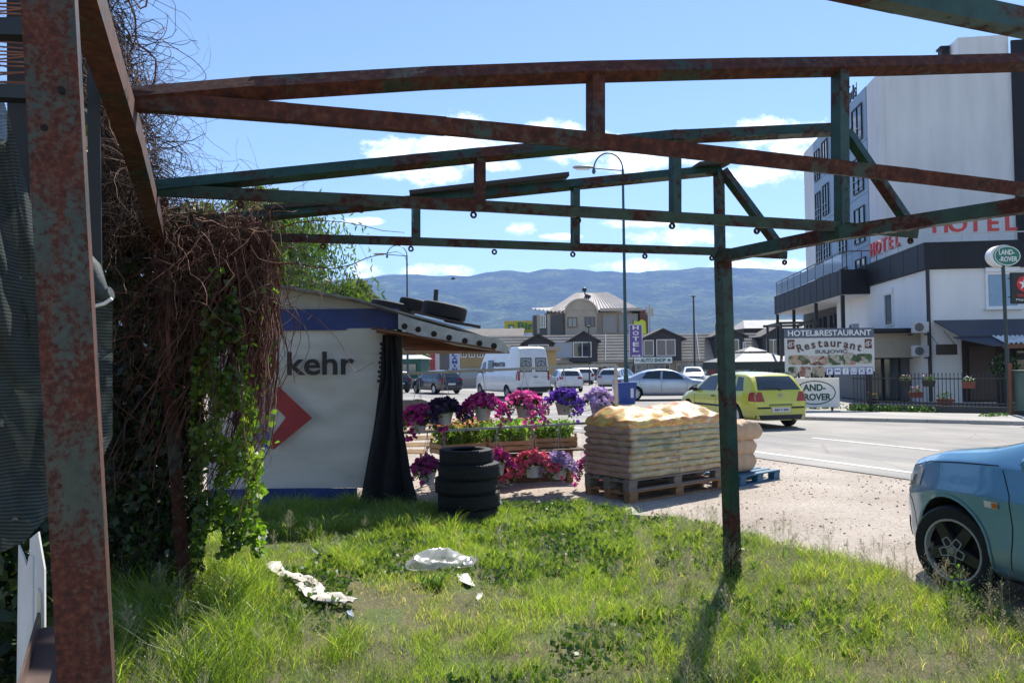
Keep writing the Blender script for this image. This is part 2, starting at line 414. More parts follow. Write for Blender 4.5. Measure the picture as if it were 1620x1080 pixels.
# hills
sky_pts = [(-900, 470), (-300, 452), (200, 450), (520, 444), (575, 440), (640, 433), (700, 436.5), (740, 437), (770, 431), (800, 427), (830, 430), (870, 427), (905, 425), (945, 429), (985, 431), (1045, 429), (1085, 425), (1110, 423), (1165, 424), (1210, 425), (1250, 429), (1300, 433), (1500, 428), (1900, 440), (2600, 450)]
hx, hz = [], []
for px, py in sky_pts:
    p = P(px, py, 5600); hx.append(p.x); hz.append(p.z)
nu, nv = 260, 70
xs = np.linspace(-8200, 8200, nu + 1); vv = np.linspace(0, 1, nv + 1)
from mathutils import noise as mn
verts = []
for v in vv:
    for x in xs:
        y = 2600 + 3000 * v if v <= .8 else 2600 + 3000 * v
        top = np.interp(x, hx, hz)
        s = v / .999
        rid = mn.fractal(V((x * .0012, y * .0008, 3.3)), .9, 2.1, 5) * 95 * (1 - abs(2 * s - 1)) * 1.4
        gul = abs(mn.noise(V((x * .0021, y * .0006, 9.1)))) * 170 * s * (1 - s)
        z = top * (s ** 1.15) + (rid - gul) * (1 - s ** 4) + mn.noise(V((x * .02, y * .02, 1))) * 9 * s + mn.noise(V((x * .006, 0, 4))) * 14 * s
        verts.append((x, y, max(z, -.4)))
faces = [(j * (nu + 1) + i, j * (nu + 1) + i + 1, (j + 1) * (nu + 1) + i + 1, (j + 1) * (nu + 1) + i) for j in range(nv) for i in range(nu)]
m, t, b = base('wooded_hillside')
f = noise_(t, .0046, 10, .72); f2 = noise_(t, .03, 6, .7)
c = ramp_(t, f, [(.38, (.012, .03, .014)), (.5, (.03, .058, .02)), (.58, (.07, .105, .03)), (.68, (.15, .175, .065))])
t.links.new(mixc(t, 1, c, ramp_(t, f2, [(.35, (.45, .45, .45)), (.6, (1.4, 1.4, 1.4))]), 'MULTIPLY'), b.inputs['Base Color']); b.inputs['Roughness'].default_value = 1
bump_(t, b, f2, 1.0, 12)
MB().add(verts, faces).build('hills', m, kind='structure', smooth=80)
# the air: one even box round everything
m = bpy.data.materials.new('haze_air'); m.use_nodes = True; t = m.node_tree; t.nodes.clear()
pv = N(t, 'ShaderNodeVolumePrincipled'); pv.inputs['Color'].default_value = (.22, .43, 1.0, 1); pv.inputs['Density'].default_value = .92e-4; pv.inputs['Anisotropy'].default_value = .05
o = N(t, 'ShaderNodeOutputMaterial'); t.links.new(pv.outputs[0], o.inputs['Volume'])
MB().box((0, 4200, 424), (18600, 9900, 850)).build('haze', m, kind='stuff')
# ------------------------------------------------------------------ hotel
A = math.atan2(.125, 1)                       # facades turned a little off the view axis
def window_unit(parent, cx, z0, w_, h_, y, frame=white_pl, gl=glass_dark, mull=1, fd=.08, ft=.06, rail=False):
    """window in the local x-z plane at local y, facing -y"""
    f = MB()
    f.box((cx - w_ / 2 + ft / 2, y, z0 + h_ / 2), (ft, fd, h_)); f.box((cx + w_ / 2 - ft / 2, y, z0 + h_ / 2), (ft, fd, h_))
    f.box((cx, y, z0 + ft / 2), (w_ - 2 * ft, fd * .97, ft)); f.box((cx, y, z0 + h_ - ft / 2), (w_ - 2 * ft, fd * .97, ft))
    for k in range(mull):
        f.box((cx - w_ / 2 + w_ * (k + 1) / (mull + 1), y, z0 + h_ / 2), (ft * .8, fd * .9, h_ - 2 * ft))
    fr = f.build('window', frame, parent)
    g = MB(); g.box((cx, y + .01, z0 + h_ / 2), (w_ - 2 * ft, .012, h_ - 2 * ft)); g.build('pane', gl, fr)
    return fr
# tower: local frame, x along the front facade, y into depth, origin at the front left corner
tw = thing('hotel_tower', 'tall pale five storey hotel tower rising behind the low white building', 'hotel', (20.65, 42, 0), -A)
TWH = 17.8; TD = 16.2; TW_ = 13.0
tower_wall = mat('tower_render', (.77, .77, .78), .85, c2=(.64, .64, .66), stretch=(1, 1, .2), sc_=.9, bump=.04, bsc=30, bd=.004)
blue_clad = mat('blue_grey_cladding', (.27, .36, .47), .5, c2=(.24, .33, .43), sc_=.8)
mb = MB(); mb.box((TW_ / 2, TD / 2, TWH / 2), (TW_, TD, TWH)); mb.build('wall', tower_wall, tw)
# fine vertical panel joints on the blind front wall
mb = MB(); mb.box((.32, -.015, TWH / 2), (.02, .03, TWH)); mb.build('facade_joint', tower_wall, tw)
mb = MB(); mb.box((6.95 + 3.0, -.06, 9.6), (6.0, .12, 19.2)); mb.build('dark_facade_strip', dark_clad, tw)
mb = MB(); mb.box((5.6, 1.6, TWH + .9), (2.6, 3.0, 1.8)); mb.build('roof_upstand', tower_wall, tw)
mb = MB(); mb.box((4.0, 1.2, TWH + .8), (.4, .5, 1.6)); mb.box((3.97, 1.2, TWH + 1.65), (.5, .6, .12)); mb.build('chimney', dark_clad, tw)
mb = MB(); mb.tube([(2.6, 3, TWH), (2.6, 3, TWH + 1.1)], .1, 10); mb.lathe([(.22, 0), (.02, .16)], 10, (2.6, 3, TWH + 1.12), cap=True); mb.build('vent_pipe', flat('zinc', (.3, .31, .33), .5, .6), tw)
# left facade: outward normal -x; use rotated helper through a child frame drawn directly in local coordinates
def side_window(parent, t0, t1, z0, h_, xo=-.05, mull=1, gl=glass_dark, fr=black_m):
    f = MB(); ft = .06
    f.box((xo, t0 + ft / 2, z0 + h_ / 2), (.1, ft, h_)); f.box((xo, t1 - ft / 2, z0 + h_ / 2), (.1, ft, h_))
    f.box((xo, (t0 + t1) / 2, z0 + ft / 2), (.097, t1 - t0 - 2 * ft, ft)); f.box((xo, (t0 + t1) / 2, z0 + h_ - ft / 2), (.097, t1 - t0 - 2 * ft, ft))
    for k in range(mull): f.box((xo, t0 + (t1 - t0) * (k + 1) / (mull + 1), z0 + h_ / 2), (.09, .05, h_ - 2 * ft))
    w_ = f.build('window', fr, parent)
    g = MB(); g.box((xo + .01, (t0 + t1) / 2, z0 + h_ / 2), (.012, t1 - t0 - 2 * ft, h_ - 2 * ft)); g.build('pane', gl, w_)
    return w_
for t0, t1 in ((1.9, 13.3),):
    k = 0
    for (a0, a1) in ((1.9, 5.05), (5.1, 9.3), (9.35, 13.3)):
        for fl in range(5):
            z0 = 2.3 + fl * 3.1; z1 = z0 + 3.06
            mb = MB(); mb.box((-.03, (a0 + a1) / 2, (z0 + z1) / 2), (.06, a1 - a0, z1 - z0)); mb.build('panel', blue_clad, tw)
for fl in range(4):
    z0 = 5.6 + fl * 3.05
    for (t0, t1, dz_) in ((2.5, 4.3, .0), (6.0, 7.4, .35), (9.6, 10.9, .0), (11.6, 12.8, .35)):
        w_ = side_window(tw, t0, t1, z0 + .15 - dz_ * .4, 2.15, xo=-.1)
        mb = MB()
        for q in (0, .45): mb.box((-.2, (t0 + t1) / 2, z0 + .45 + q), (.03, t1 - t0, .03))
        mb.build('guard_rail', flat('grey_rail', (.35, .36, .38), .4, .7), w_)
mb = text_mb('EL', .6, depth=.08); xform(mb, (0.05, 5.4, TWH + 1.05), -math.pi / 2); mb.build('lettering', black_m, tw)
mb = text_mb('uds', .85, depth=.08, bold=.01); xform(mb, (0.05, 4.6, TWH + .1), -math.pi / 2); mb.build('lettering', black_m, tw)
mb = MB(); mb.box((.09, 4.9, TWH + .06), (.04, 3.0, .05)); mb.box((.09, 3.9, TWH + .5), (.04, .04, .9)); mb.box((.09, 5.9, TWH + .5), (.04, .04, .9)); mb.build('sign_bracket', black_m, tw)

# low white building with a dark parapet band; origin at its street corner
hb = thing('hotel_restaurant_building', 'low white hotel building with black parapet band and drainpipe at its corner', 'building', (16.5, 30, 0), -A)
mb = MB(); mb.box((7.5, 6, 2.67), (15, 11.98, 5.3)); mb.build('wall', white_wall, hb)
mb = MB(); mb.box((7.45, 5.95, 5.86), (15.2, 12.2, 1.04)); mb.build('parapet', dark_clad, hb)
mb = MB()
for k in range(9): mb.box((.6 + k * 1.55, -.155, 5.86), (.012, .012, 1.02))
for k in range(8): mb.box((-.155, .5 + k * 1.5, 5.86), (.012, .012, 1.02))
mb.build('cladding_joint', black_m, hb, kind='stuff')
mb = MB(); mb.tube([(-.03, -.1, .1), (-.03, -.1, 5.35)], .07, 10); mb.build('drainpipe', black_m, hb)
wn = window_unit(hb, 2.75, 3.72, 1.25, 1.42, -.03, white_pl, flat('blue_curtain_glass', (.22, .36, .52), .15), 0, ft=.09)
mb = MB()
for k in range(9): mb.box((2.3 + k * .11, -.021, 4.4), (.03, .008, 1.2))
mb.build('curtain_fold', flat('curtain', (.36, .5, .66), .8), wn)
mb = MB(); mb.box((2.75, -.06, 5.24), (1.27, .12, .2), bev=.02); mb.build('shutter_box', white_pl, hb)
mb = MB(); mb.box((2.75, -.09, 3.69), (1.4, .18, .05)); mb.build('sill', white_pl, hb)
side_window(hb, 3.6, 4.6, 3.3, 1.45, xo=-.03, mull=0, fr=white_pl)
mb = MB(); mb.box((-.05, 4.1, 4.85), (.1, 1.05, .2)); mb.build('shutter_box', white_pl, hb)
# awning roof over the ground floor terrace
awn = flat('dark_blue_awning', (.045, .05, .07), .6)
mb = MB()
mb.add([(.2, -.02, 3.3), (7, -.02, 3.3), (7, -2.2, 2.62), (.2, -2.2, 2.62), (.2, -.02, 3.24), (7, -.02, 3.24), (7, -2.2, 2.56), (.2, -2.2, 2.56)], [(0, 1, 2, 3), (7, 6, 5, 4), (0, 3, 7, 4), (1, 5, 6, 2), (3, 2, 6, 7), (0, 4, 5, 1)])
mb.build('awning', awn, hb)
cor = mat('corrugated_white_sheet', (.78, .78, .76), .4, c2=(.6, .6, .58), sc_=3)
mb = MB()
n_ = 90
def cfn(u, v):
    x = 1.3 + 5.7 * u; y = -2.15 - .95 * v; z = 2.60 - .3 * v + .035 * math.sin(u * 5.7 / .16 * 2 * math.pi)
    return V((x, y, z))
mb.grid(cfn, 280, 1); mb.build('corrugated_roof', cor, hb)
mb = MB(); mb.box((4.2, -3.02, 2.19), (5.9, .1, .16)); mb.build('roof_beam', flat('brown_beam', (.16, .07, .035), .7), hb)
mb = MB(); mb.add([(.0, -2.1, 2.58), (1.35, -2.1, 2.58), (1.35, -3.1, 2.25), (.9, -3.1, 2.25), (.0, -2.1, 2.52), (1.35, -2.1, 2.52), (1.35, -3.1, 2.19), (.9, -3.1, 2.19)], [(0, 1, 2, 3), (7, 6, 5, 4), (0, 3, 7, 4), (1, 5, 6, 2), (3, 2, 6, 7), (0, 4, 5, 1)]); mb.build('awning_flap', awn, hb)
for x in (1.4, 4.4):
    mb = MB(); mb.box((x, -3.02, 1.05), (.09, .09, 2.1)); mb.build('roof_post', black_m, hb)
inter = flat('dark_wood_wall', (.035, .024, .018), .7)
mb = MB(); mb.box((4.3, -.03, 1.3), (6.2, .05, 2.45)); mb.build('terrace_back_wall', inter, hb)
mb = MB(); mb.box((1.9, -.07, 1.2), (.95, .05, 2.1)); mb.build('door', flat('brown_door', (.07, .04, .03), .5), hb)
for x in (3.5, 4.4):
    window_unit(hb, x, .5, .8, 1.6, -.08, black_m, glass_shop, 0)
# ground floor left side: beige wall, glazed entrance, black canopy
mb = MB(); mb.box((-.9, 3.6, 2.35), (1.75, 5.6, 1.0)); mb.build('entrance_wall', flat('beige_side_wall', (.36, .32, .25), .8), hb)
mb = MB(); mb.box((-1.0, 3.4, 2.95), (2.3, 6.6, .14)); mb.build('entrance_canopy', dark_clad, hb)
mb = MB(); mb.box((-.9, 4.2, .95), (1.7, 4.4, 1.8)); mb.build('entrance_core', flat('grey_inside', (.14, .15, .15), .7), hb)
for x in (-1.45, -.75):
    window_unit(hb, x, .05, .68, 1.8, 1.95, dark_clad, glass_shop, 0, ft=.05)
# air conditioners
def disc(cx, cz, a, b_, y0_, y1_, n=36):
    g = MB(); vs = [(cx + a * math.cos(2 * math.pi * k / n), y, cz + b_ * math.sin(2 * math.pi * k / n)) for y in (y0_, y1_) for k in range(n)]
    return g.add(vs, [tuple(range(n)), tuple(range(2 * n - 1, n - 1, -1))] + [(k, n + k, n + (k + 1) % n, (k + 1) % n) for k in range(n)])
def ac(x, y, z, rz=0.0, label=''):
    t_ = thing('air_conditioner', label, 'air conditioner', tuple((hb.matrix_basis if False else Matrix.Translation(hb.location) @ Matrix.Rotation(-A, 4, 'Z')) @ V((x, y, z))), -A + rz, 'air conditioner units on the hotel wall')
    MB().box((0, 0, .24), (.58, .28, .44), bev=.02).build('casing', flat('ac_casing', (.5, .5, .5), .5) if 'ac_casing' not in MAT else MAT['ac_casing'], t_); disc(-.08, .24, .17, .17, -.15, -.141).build('fan', black_m, t_)
    g = MB()
    for k in range(5): g.lathe([(.03 + k * .03, -.005), (.044 + k * .03, -.005), (.044 + k * .03, .005), (.03 + k * .03, .005)], 20, (-.08, -.156, .24), Matrix.Rotation(R(90), 3, 'X'))
    g.build('fan_grille', flat('grille_grey', (.2, .2, .21), .5), t_)
    MB().box((-.3, .18, -.03), (.04, .36, .05)).box((.3, .18, -.03), (.04, .36, .05)).build('bracket', black_m, t_)
ac(-.42, -.25, 2.78, label='upper white air conditioner box beside the black drainpipe')
ac(-.42, -.2, 1.85, label='lower white air conditioner box under the black canopy')
ac(-.9, 6.2, 3.05, R(-90), label='white air conditioner on the canopy below the small window')
def hbw(x, y, z): return (Matrix.Translation(hb.location) @ Matrix.Rotation(-A, 4, 'Z')) @ V((x, y, z))
t_ = thing('hanging_sign', 'small dark wooden sign board hung in front of the drainpipe', 'sign', hbw(.1, -1.3, 1.9), -A)
MB().box((0, 0, .22), (.75, .05, .4), bev=.01).build('board', inter, t_); MB().tube([(-.3, 0, .42), (-.3, .9, .95)], .012, 5).tube([(.3, 0, .42), (.3, .9, .95)], .012, 5).build('hanger', black_m, t_)
# terrace wing with glass balustrade
tr = thing('hotel_terrace_wing', 'hotel terrace wing with black fascia, white soffit and glass balustrade', 'building', (16.0, 36.7, 0), -A)
mb = MB(); mb.box((.95, 7.4, 5.57), (1.9, 14.8, 1.2)); mb.build('fascia', dark_clad, tr)
mb = MB(); mb.box((1.0, 7.4, 4.955), (1.86, 14.7, .02)); mb.build('soffit', white_wall, tr)
mb = MB()
for k in range(12): mb.box((-.006, .6 + k * 1.25, 5.57), (.012, .012, 1.18))
mb.build('cladding_joint', black_m, tr, kind='stuff')
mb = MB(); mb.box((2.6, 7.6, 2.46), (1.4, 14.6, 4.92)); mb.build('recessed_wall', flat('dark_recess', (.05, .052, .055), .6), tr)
for k in range(6): side_window(tr, 1 + k * 2.2, 2.9 + k * 2.2, .6, 3.9, xo=1.86, mull=1)
for y in (.25, 5, 10, 14.5):
    MB().box((.12, y, 2.48), (.16, .16, 4.94)).build('column', black_m, tr)
rl = flat('dark_rail', (.06, .065, .07), .35, .6)
for k in range(10):
    MB().box((.1, .1 + k * 1.6, 6.6), (.04, .04, .92)).build('balustrade_post', rl, tr)
    if k < 9: MB().box((.1, .9 + k * 1.6, 6.6), (.015, 1.5, .7)).build('balustrade_pane', glass_mat('balustrade_glass', (.16, .2, .25), .05) if k == 0 else MAT['balustrade_glass'], tr)
MB().box((.1, 7.3, 7.07), (.06, 14.6, .05)).build('handrail', rl, tr)
MB().box((.95, .1, 7.07), (1.7, .05, .05)).build('handrail', rl, tr)
for k in range(3): MB().box((.3 + k * .7, .1, 6.6), (.04, .04, .92)).build('balustrade_post', rl, tr)
# steel pergola frame left of the terrace
pg = thing('pergola', 'thin black steel pergola frame with pale slatted blind left of the billboard', 'pergola', tuple(P(1238, 640, 30).to_tuple()[:2]) + (0,), -A)
for x in (0, 1.25):
    for y in (0, 2.5): MB().box((x, y, 1.65), (.09, .09, 3.3)).build('post', black_m, pg)
MB().box((.62, 0, 3.26), (1.6, .08, .1)).box((.62, 2.5, 3.26), (1.6, .08, .1)).box((0, 1.25, 3.262), (.08, 2.42, .09)).box((1.25, 1.25, 3.262), (.08, 2.42, .09)).build('top_frame', black_m, pg)

# red HOTEL letters
red_l = flat('red_sign_letters', (.5, .04, .04), .4)
t_ = thing('hotel_roof_sign', 'big red HOTEL letters standing on the black parapet facing the street', 'sign', hbw(1.85, -.05, 6.38), -A)
for k, ch in enumerate('HOTEL'):
    m_ = text_mb(ch, .66, depth=.09, bold=.02); xform(m_, (-1.34 + k * .655, 0, .38)); m_.build('letter', red_l, t_)
MB().box((0, .06, .34), (3.6, .03, .04)).box((-1.5, .06, .17), (.03, .03, .34)).box((-.5, .06, .17), (.03, .03, .34)).box((.5, .06, .17), (.03, .03, .34)).box((1.5, .06, .17), (.03, .03, .34)).build('support_frame', flat('sign_frame_grey', (.4, .4, .4), .4, .6), t_)
t_ = thing('side_roof_sign', 'red HOTEL letters seen at a slant above the terrace balustrade', 'sign', hbw(-.1, 4.3, 6.38), -A)
for k, ch in enumerate('HOTEL'):
    m_ = text_mb(ch, .62, depth=.09, bold=.02); xform(m_, (0, 1.5 - k * .78, .3), -math.pi / 2); m_.build('letter', red_l, t_)
MB().box((.06, 0, .28), (.03, 3.9, .04)).box((.06, -1.5, .14), (.03, .03, .28)).box((.06, 0, .14), (.03, .03, .28)).box((.06, 1.5, .14), (.03, .03, .28)).build('support_frame', MAT['sign_frame_grey'], t_)
t_ = thing('green_letter_sign', 'dark sign panel with a green letter S right of the red letters', 'sign', hbw(4.35, -.05, 6.38), -A)
MB().box((0, 0, .55), (.95, .1, 1.1)).build('panel', black_m, t_)
xform(text_mb('S', .62, depth=.03, bold=.02), (-.2, -.065, .38)).build('lettering', flat('green_letter', (.02, .18, .12), .4), t_)
xform(text_mb('IT', .14, depth=.03), (-.1, -.065, .12)).build('lettering', white_pl, t_)

# ------------------------------------------------------------------ the restaurant billboard and its neighbours
bl = G(1238, 648); 
bb = thing('restaurant_billboard', 'hotel and restaurant billboard on black posts with food pictures and service icons', 'billboard', (9.35, 26.0, 0), R(.6))
def bpx(px, py, d=26.0):
    p = P(px, py, d); return p
z_t = P(1310, 519, 26).z; z_m = P(1310, 534, 26).z; z_b = P(1310, 588, 26).z
BW = 3.06
navy = flat('grey_navy_panel', (.10, .115, .17), .5)
MB().box((BW / 2, 0, (z_t + z_m) / 2), (BW, .08, z_t - z_m)).build('header_panel', navy, bb)
cream = mat('printed_cream_panel', (.66, .65, .62), .5, c2=(.6, .59, .57), sc_=3)
MB().box((BW / 2, .003, (z_m + z_b) / 2 - .003), (BW, .074, z_m - z_b - .006)).build('picture_panel', cream, bb)
xform(text_mb('HOTEL&RESTAURANT', .2, width=2.86, depth=.02, bold=.015), (BW / 2, -.048, (z_t + z_m) / 2 - .1)).build('lettering', white_pl, bb)
# the word Restaurant set on an arc
brown = flat('brown_print', (.10, .05, .045), .5)
word = 'Restaurant'; ar = MB()
for k, ch in enumerate(word):
    u = (k - 4.5) / 4.5; m_ = text_mb(ch, {'R': .27, 't': .25}.get(ch, .2), depth=.012, bold=.025)
    rr = Matrix.Rotation(-u * -.32 * -1, 3, 'Y') if False else Matrix.Rotation(u * .3, 3, 'Y')
    xform(m_, (BW / 2 + u * .98, -.042, z_m - .32 - .15 * u * u), rot=rr); ar.add(m_.v, m_.f)
ar.build('lettering', brown, bb)
xform(text_mb('SULJOVIĆ', .2, width=1.12, depth=.012, bold=.025), (BW / 2 + .05, -.046, z_m - .575)).build('lettering', flat('grey_print', (.13, .12, .13), .5), bb)
# monogram squares
for x in (.2, BW - .2):
    o_ = MB().box((x, -.04, z_m - .22), (.24, .012, .32)).build('emblem', flat('dark_red_print', (.13, .03, .025), .5) if x < 1 else MAT['dark_red_print'], bb)
    g = MB(); 
    for dx_ in (-.05, .0): g.box((x + dx_, -.05, z_m - .22), (.016, .008, .2))
    g.lathe([(.05, -.004), (.066, -.004), (.066, .004), (.05, .004)], 14, (x - .045, -.05, z_m - .24), Matrix.Rotation(R(90), 3, 'X'))
    g.lathe([(.05, -.004), (.066, -.004), (.066, .004), (.05, .004)], 14, (x + .05, -.05, z_m - .2), Matrix.Rotation(R(90), 3, 'X'))
    g.build('monogram', white_pl, o_)
def food(name, stops, scl):
    m, t, b = base(name)
    vo = N(t, 'ShaderNodeTexVoronoi'); vo.inputs['Scale'].default_value = scl; t.links.new(N(t, 'ShaderNodeTexCoord').outputs['Object'], vo.inputs['Vector'])
    sp = N(t, 'ShaderNodeSeparateColor'); t.links.new(vo.outputs['Color'], sp.inputs[0])
    f = math_(t, 'MULTIPLY_ADD', noise_(t, scl * 1.7, 6), .6, math_(t, 'MULTIPLY', sp.outputs[0], .4))
    t.links.new(ramp_(t, f, stops), b.inputs['Base Color']); b.inputs['Roughness'].default_value = .4
    return m
f_a = food('food_print_salad', [(.25, (.02, .03, .015)), (.42, (.10, .13, .05)), (.56, (.42, .37, .26)), (.75, (.5, .22, .12))], 6)
f_b = food('food_print_meat', [(.25, (.04, .02, .015)), (.4, (.25, .08, .05)), (.55, (.45, .3, .22)), (.75, (.6, .55, .48))], 6)
f_c = food('food_print_greens', [(.25, (.02, .035, .015)), (.45, (.06, .14, .035)), (.58, (.5, .47, .4)), (.75, (.35, .09, .05))], 6)
y0 = z_m - .62
for (xa, xb, za, zb_, mm) in ((.1, .80, y0 + .03, y0 - .3, f_a), (.80, 1.43, y0 - .0, y0 - .32, f_b), (1.43, 1.93, y0 + .03, y0 - .32, f_c), (1.93, 2.43, y0 + .05, y0 - .32, f_a), (2.43, 2.98, y0 + .06, y0 - .28, f_c),
                              (.08, .42, y0 - .36, y0 - .7, f_c), (.46, .86, y0 - .36, y0 - .72, f_b), (.9, 1.34, y0 - .36, y0 - .7, f_a)):
    n_ = 16; poly = []
    for k in range(n_):
        a = 2 * math.pi * k / n_; e = 7
        c_, s_ = math.cos(a), math.sin(a)
        r_ = (abs(c_) ** e + abs(s_) ** e) ** (-1 / e)
        poly.append(((xa + xb) / 2 + (xb - xa) / 2 * r_ * c_, (za + zb_) / 2 + (za - zb_) / 2 * r_ * s_))
    MB().prism(poly, .008, o=(0, -.044, 0)).build('food_picture', mm, bb)
MB().lathe([(.0, -.004), (.24, -.004), (.25, .004)], 24, (2.2, -.052, y0 - .1), Matrix.Rotation(R(90), 3, 'X') @ Matrix.Scale(.75, 3, V((0, 1, 0)))).build('plate', f_c, bb)
icb = flat('icon_blue', (.10, .13, .4), .5)
for k in range(6):
    x = 1.50 + k * .275; zc = y0 - .53
    ic = MB().box((x, -.042, zc), (.25, .01, .26)).build('service_icon', icb, bb)
    MB().box((x, -.048, zc), (.205, .008, .215)).build('icon_field', white_pl, ic)
    g = MB(); yy = -.056
    if k == 0: g = xform(text_mb('P', .15, depth=.008, bold=.02), (x, yy, zc - .075))
    elif k == 1: g.box((x, yy, zc), (.15, .006, .035)).box((x - .04, yy, zc + .035), (.05, .006, .03)).lathe([(0, -.003), (.02, -.003)], 8, (x + .05, yy, zc + .03), Matrix.Rotation(R(90), 3, 'X'))
    elif k == 2: g.box((x, yy, zc - .01), (.014, .006, .14)).box((x + .02, yy, zc + .055), (.05, .006, .014))
    elif k == 3: g.box((x, yy, zc), (.13, .005, .12)); g.build('pictogram', icb, ic); g = MB().box((x, yy - .005, zc + .005), (.1, .004, .08))
    elif k == 4: g.bar((x - .06, yy, zc - .07), (x + .06, yy, zc + .07), .02, .006, (0, 0, 1)).bar((x + .06, yy - .007, zc - .07), (x - .06, yy - .007, zc + .07), .02, .006, (0, 0, 1))
    else: g.box((x, yy, zc + .015), (.08, .006, .07)).box((x, yy, zc - .055), (.13, .006, .02))
    g.build('pictogram', icb if k != 3 else white_pl, ic)
for x in (.25, BW - .1): MB().box((x, .1, z_t / 2 - .05), (.08, .08, z_t - .1)).build('post', black_m, bb)

lb = thing('oval_emblem_board', 'white ground standing board with a green outlined oval and dark green lettering', 'sign board', (P(1291, 645, 26.6).x, 26.6, 0), R(.6))
zb0 = max(.1, P(1298, 644, 26.6).z); zb1 = P(1298, 597.5, 26.6).z
MB().box((0, 0, (zb0 + zb1) / 2), (1.66, .06, zb1 - zb0), bev=.01).build('board', white_pl, lb)
MB().box((-.6, .08, .3), (.06, .06, .6)).box((.6, .08, .3), (.06, .06, .6)).build('foot_post', black_m, lb)
gr_l = flat('dark_green_print', (.008, .07, .045), .5)
zc = (zb0 + zb1) / 2
def ring(cx, cz, a, b_, th, y, n=40):
    g = MB(); vs = []
    for k in range(n):
        q = 2 * math.pi * k / n
        for s_ in (0, 1): vs.append((cx + (a - s_ * th) * math.cos(q), y, cz + (b_ - s_ * th) * math.sin(q)))
    return g.add(vs, [(2 * k, 2 * ((k + 1) % n), 2 * ((k + 1) % n) + 1, 2 * k + 1) for k in range(n)])
ring(-.05, zc, .74, .42, .035, -.036).build('oval_outline', gr_l, lb)
xform(text_mb('LAND-', .24, width=.92, depth=.01, bold=.03), (-.12, -.036, zc + .06)).build('lettering', gr_l, lb)
xform(text_mb('-ROVER', .24, width=1.05, depth=.01, bold=.03), (.0, -.036, zc - .27)).build('lettering', gr_l, lb)

# ------------------------------------------------------------------ fence in front of the hotel
fa = V((11.9, 26.6, 0)); fb = V((15.75, 23.1, 0)); fd = (fb - fa); FL = fd.length; fd.normalize(); frz = math.atan2(fd.y, fd.x)
fe = thing('railing_fence', 'dark metal railing fence with upright bars before the hotel restaurant', 'fence', fa, frz)
iron = flat('dark_iron', (.035, .036, .04), .5, .3)
MB().box((FL / 2, 0, .12), (FL + .2, .18, .24)).build('plinth', flat('plinth_grey', (.09, .085, .08), .9), fe)
MB().box((FL / 2, 0, 1.12), (FL, .04, .04)).build('top_rail', iron, fe); MB().box((FL / 2, 0, .33), (FL, .04, .04)).build('bottom_rail', iron, fe)
nb = int(FL / .115)
barm = MB().box((0, 0, 0), (.02, .02, 1.0)).box((0, 0, .53), (.028, .028, .06)).build('bar', iron, fe); barm.location = (.05, 0, .74)
for k in range(1, nb):
    o_ = link('bar', barm.data, fe); o_.location = (.05 + k * .115, 0, .74)
def onfence(u, y, z): return fa + fd * u + V((-fd.y, fd.x, 0)) * y + V((0, 0, z))
terr = flat('terracotta_box', (.22, .07, .05), .8)
lm_plain = leaf_mat('plant_leaves', [(.02, .05, .012), (.05, .11, .02), (.1, .18, .04)])
def leaf_cloud(n, ctr, rad, size, seed=0, shape='ell', up=.3):
    g = np.random.default_rng(seed)
    p = g.normal(size=(n, 3)); p /= np.linalg.norm(p, axis=1)[:, None]; p *= (g.random(n) ** .45)[:, None]
    p = p * np.array(rad) + np.array(ctr)
    return p, g
def leaf_mesh(p, g, size, aspect=.55, up=.2, var=.5):
    n = len(p); a = g.normal(size=(n, 3)); a[:, 2] += up; a /= np.linalg.norm(a, axis=1)[:, None]
    b_ = np.cross(a, g.normal(size=(n, 3))); b_ /= np.linalg.norm(b_, axis=1)[:, None]
    s = (size * (1 - var / 2 + var * g.random(n)))[:, None]
    nr = np.cross(a, b_)
    v0 = p - a * s * .5; v1 = p + b_ * s * aspect * .5 - a * s * .05 + nr * s * .08; v2 = p + a * s * .5; v3 = p - b_ * s * aspect * .5 - a * s * .05 + nr * s * .08
    vs = np.stack([v0, v1, v2, v3], 1).reshape(-1, 3); fs = np.arange(4 * n); return vs, fs, np.full(n, 4)
def foliage(name, p, g, size, m, parent=None, aspect=.55, up=.2, kind='stuff', world=True, tint=None):
    vs, fs, sz_ = leaf_mesh(p, g, size, aspect, up)
    if parent is not None and world:
        iv = np.array(root_inv(parent)); vs = vs @ iv[:3, :3].T + iv[:3, 3]
    tt = np.repeat(g.random(len(p)) if tint is None else tint, 4)
    return np_mesh(name, vs, fs, sz_, m, parent, tint=tt, kind=kind)
blos = {}
def plain_bloom(name, c): 
    blos[name] = leaf_mat('petals_' + name, [tuple(x * .6 for x in c), c, tuple(min(1, x * 1.25 + .03) for x in c)], trans=.5, tmul=(1.15, 1.05, 1.15)); return blos[name]
pinkp = plain_bloom('pale_pink', (.65, .35, .38)); plain_bloom('orange', (.7, .25, .03)); plain_bloom('white', (.75, .72, .72))
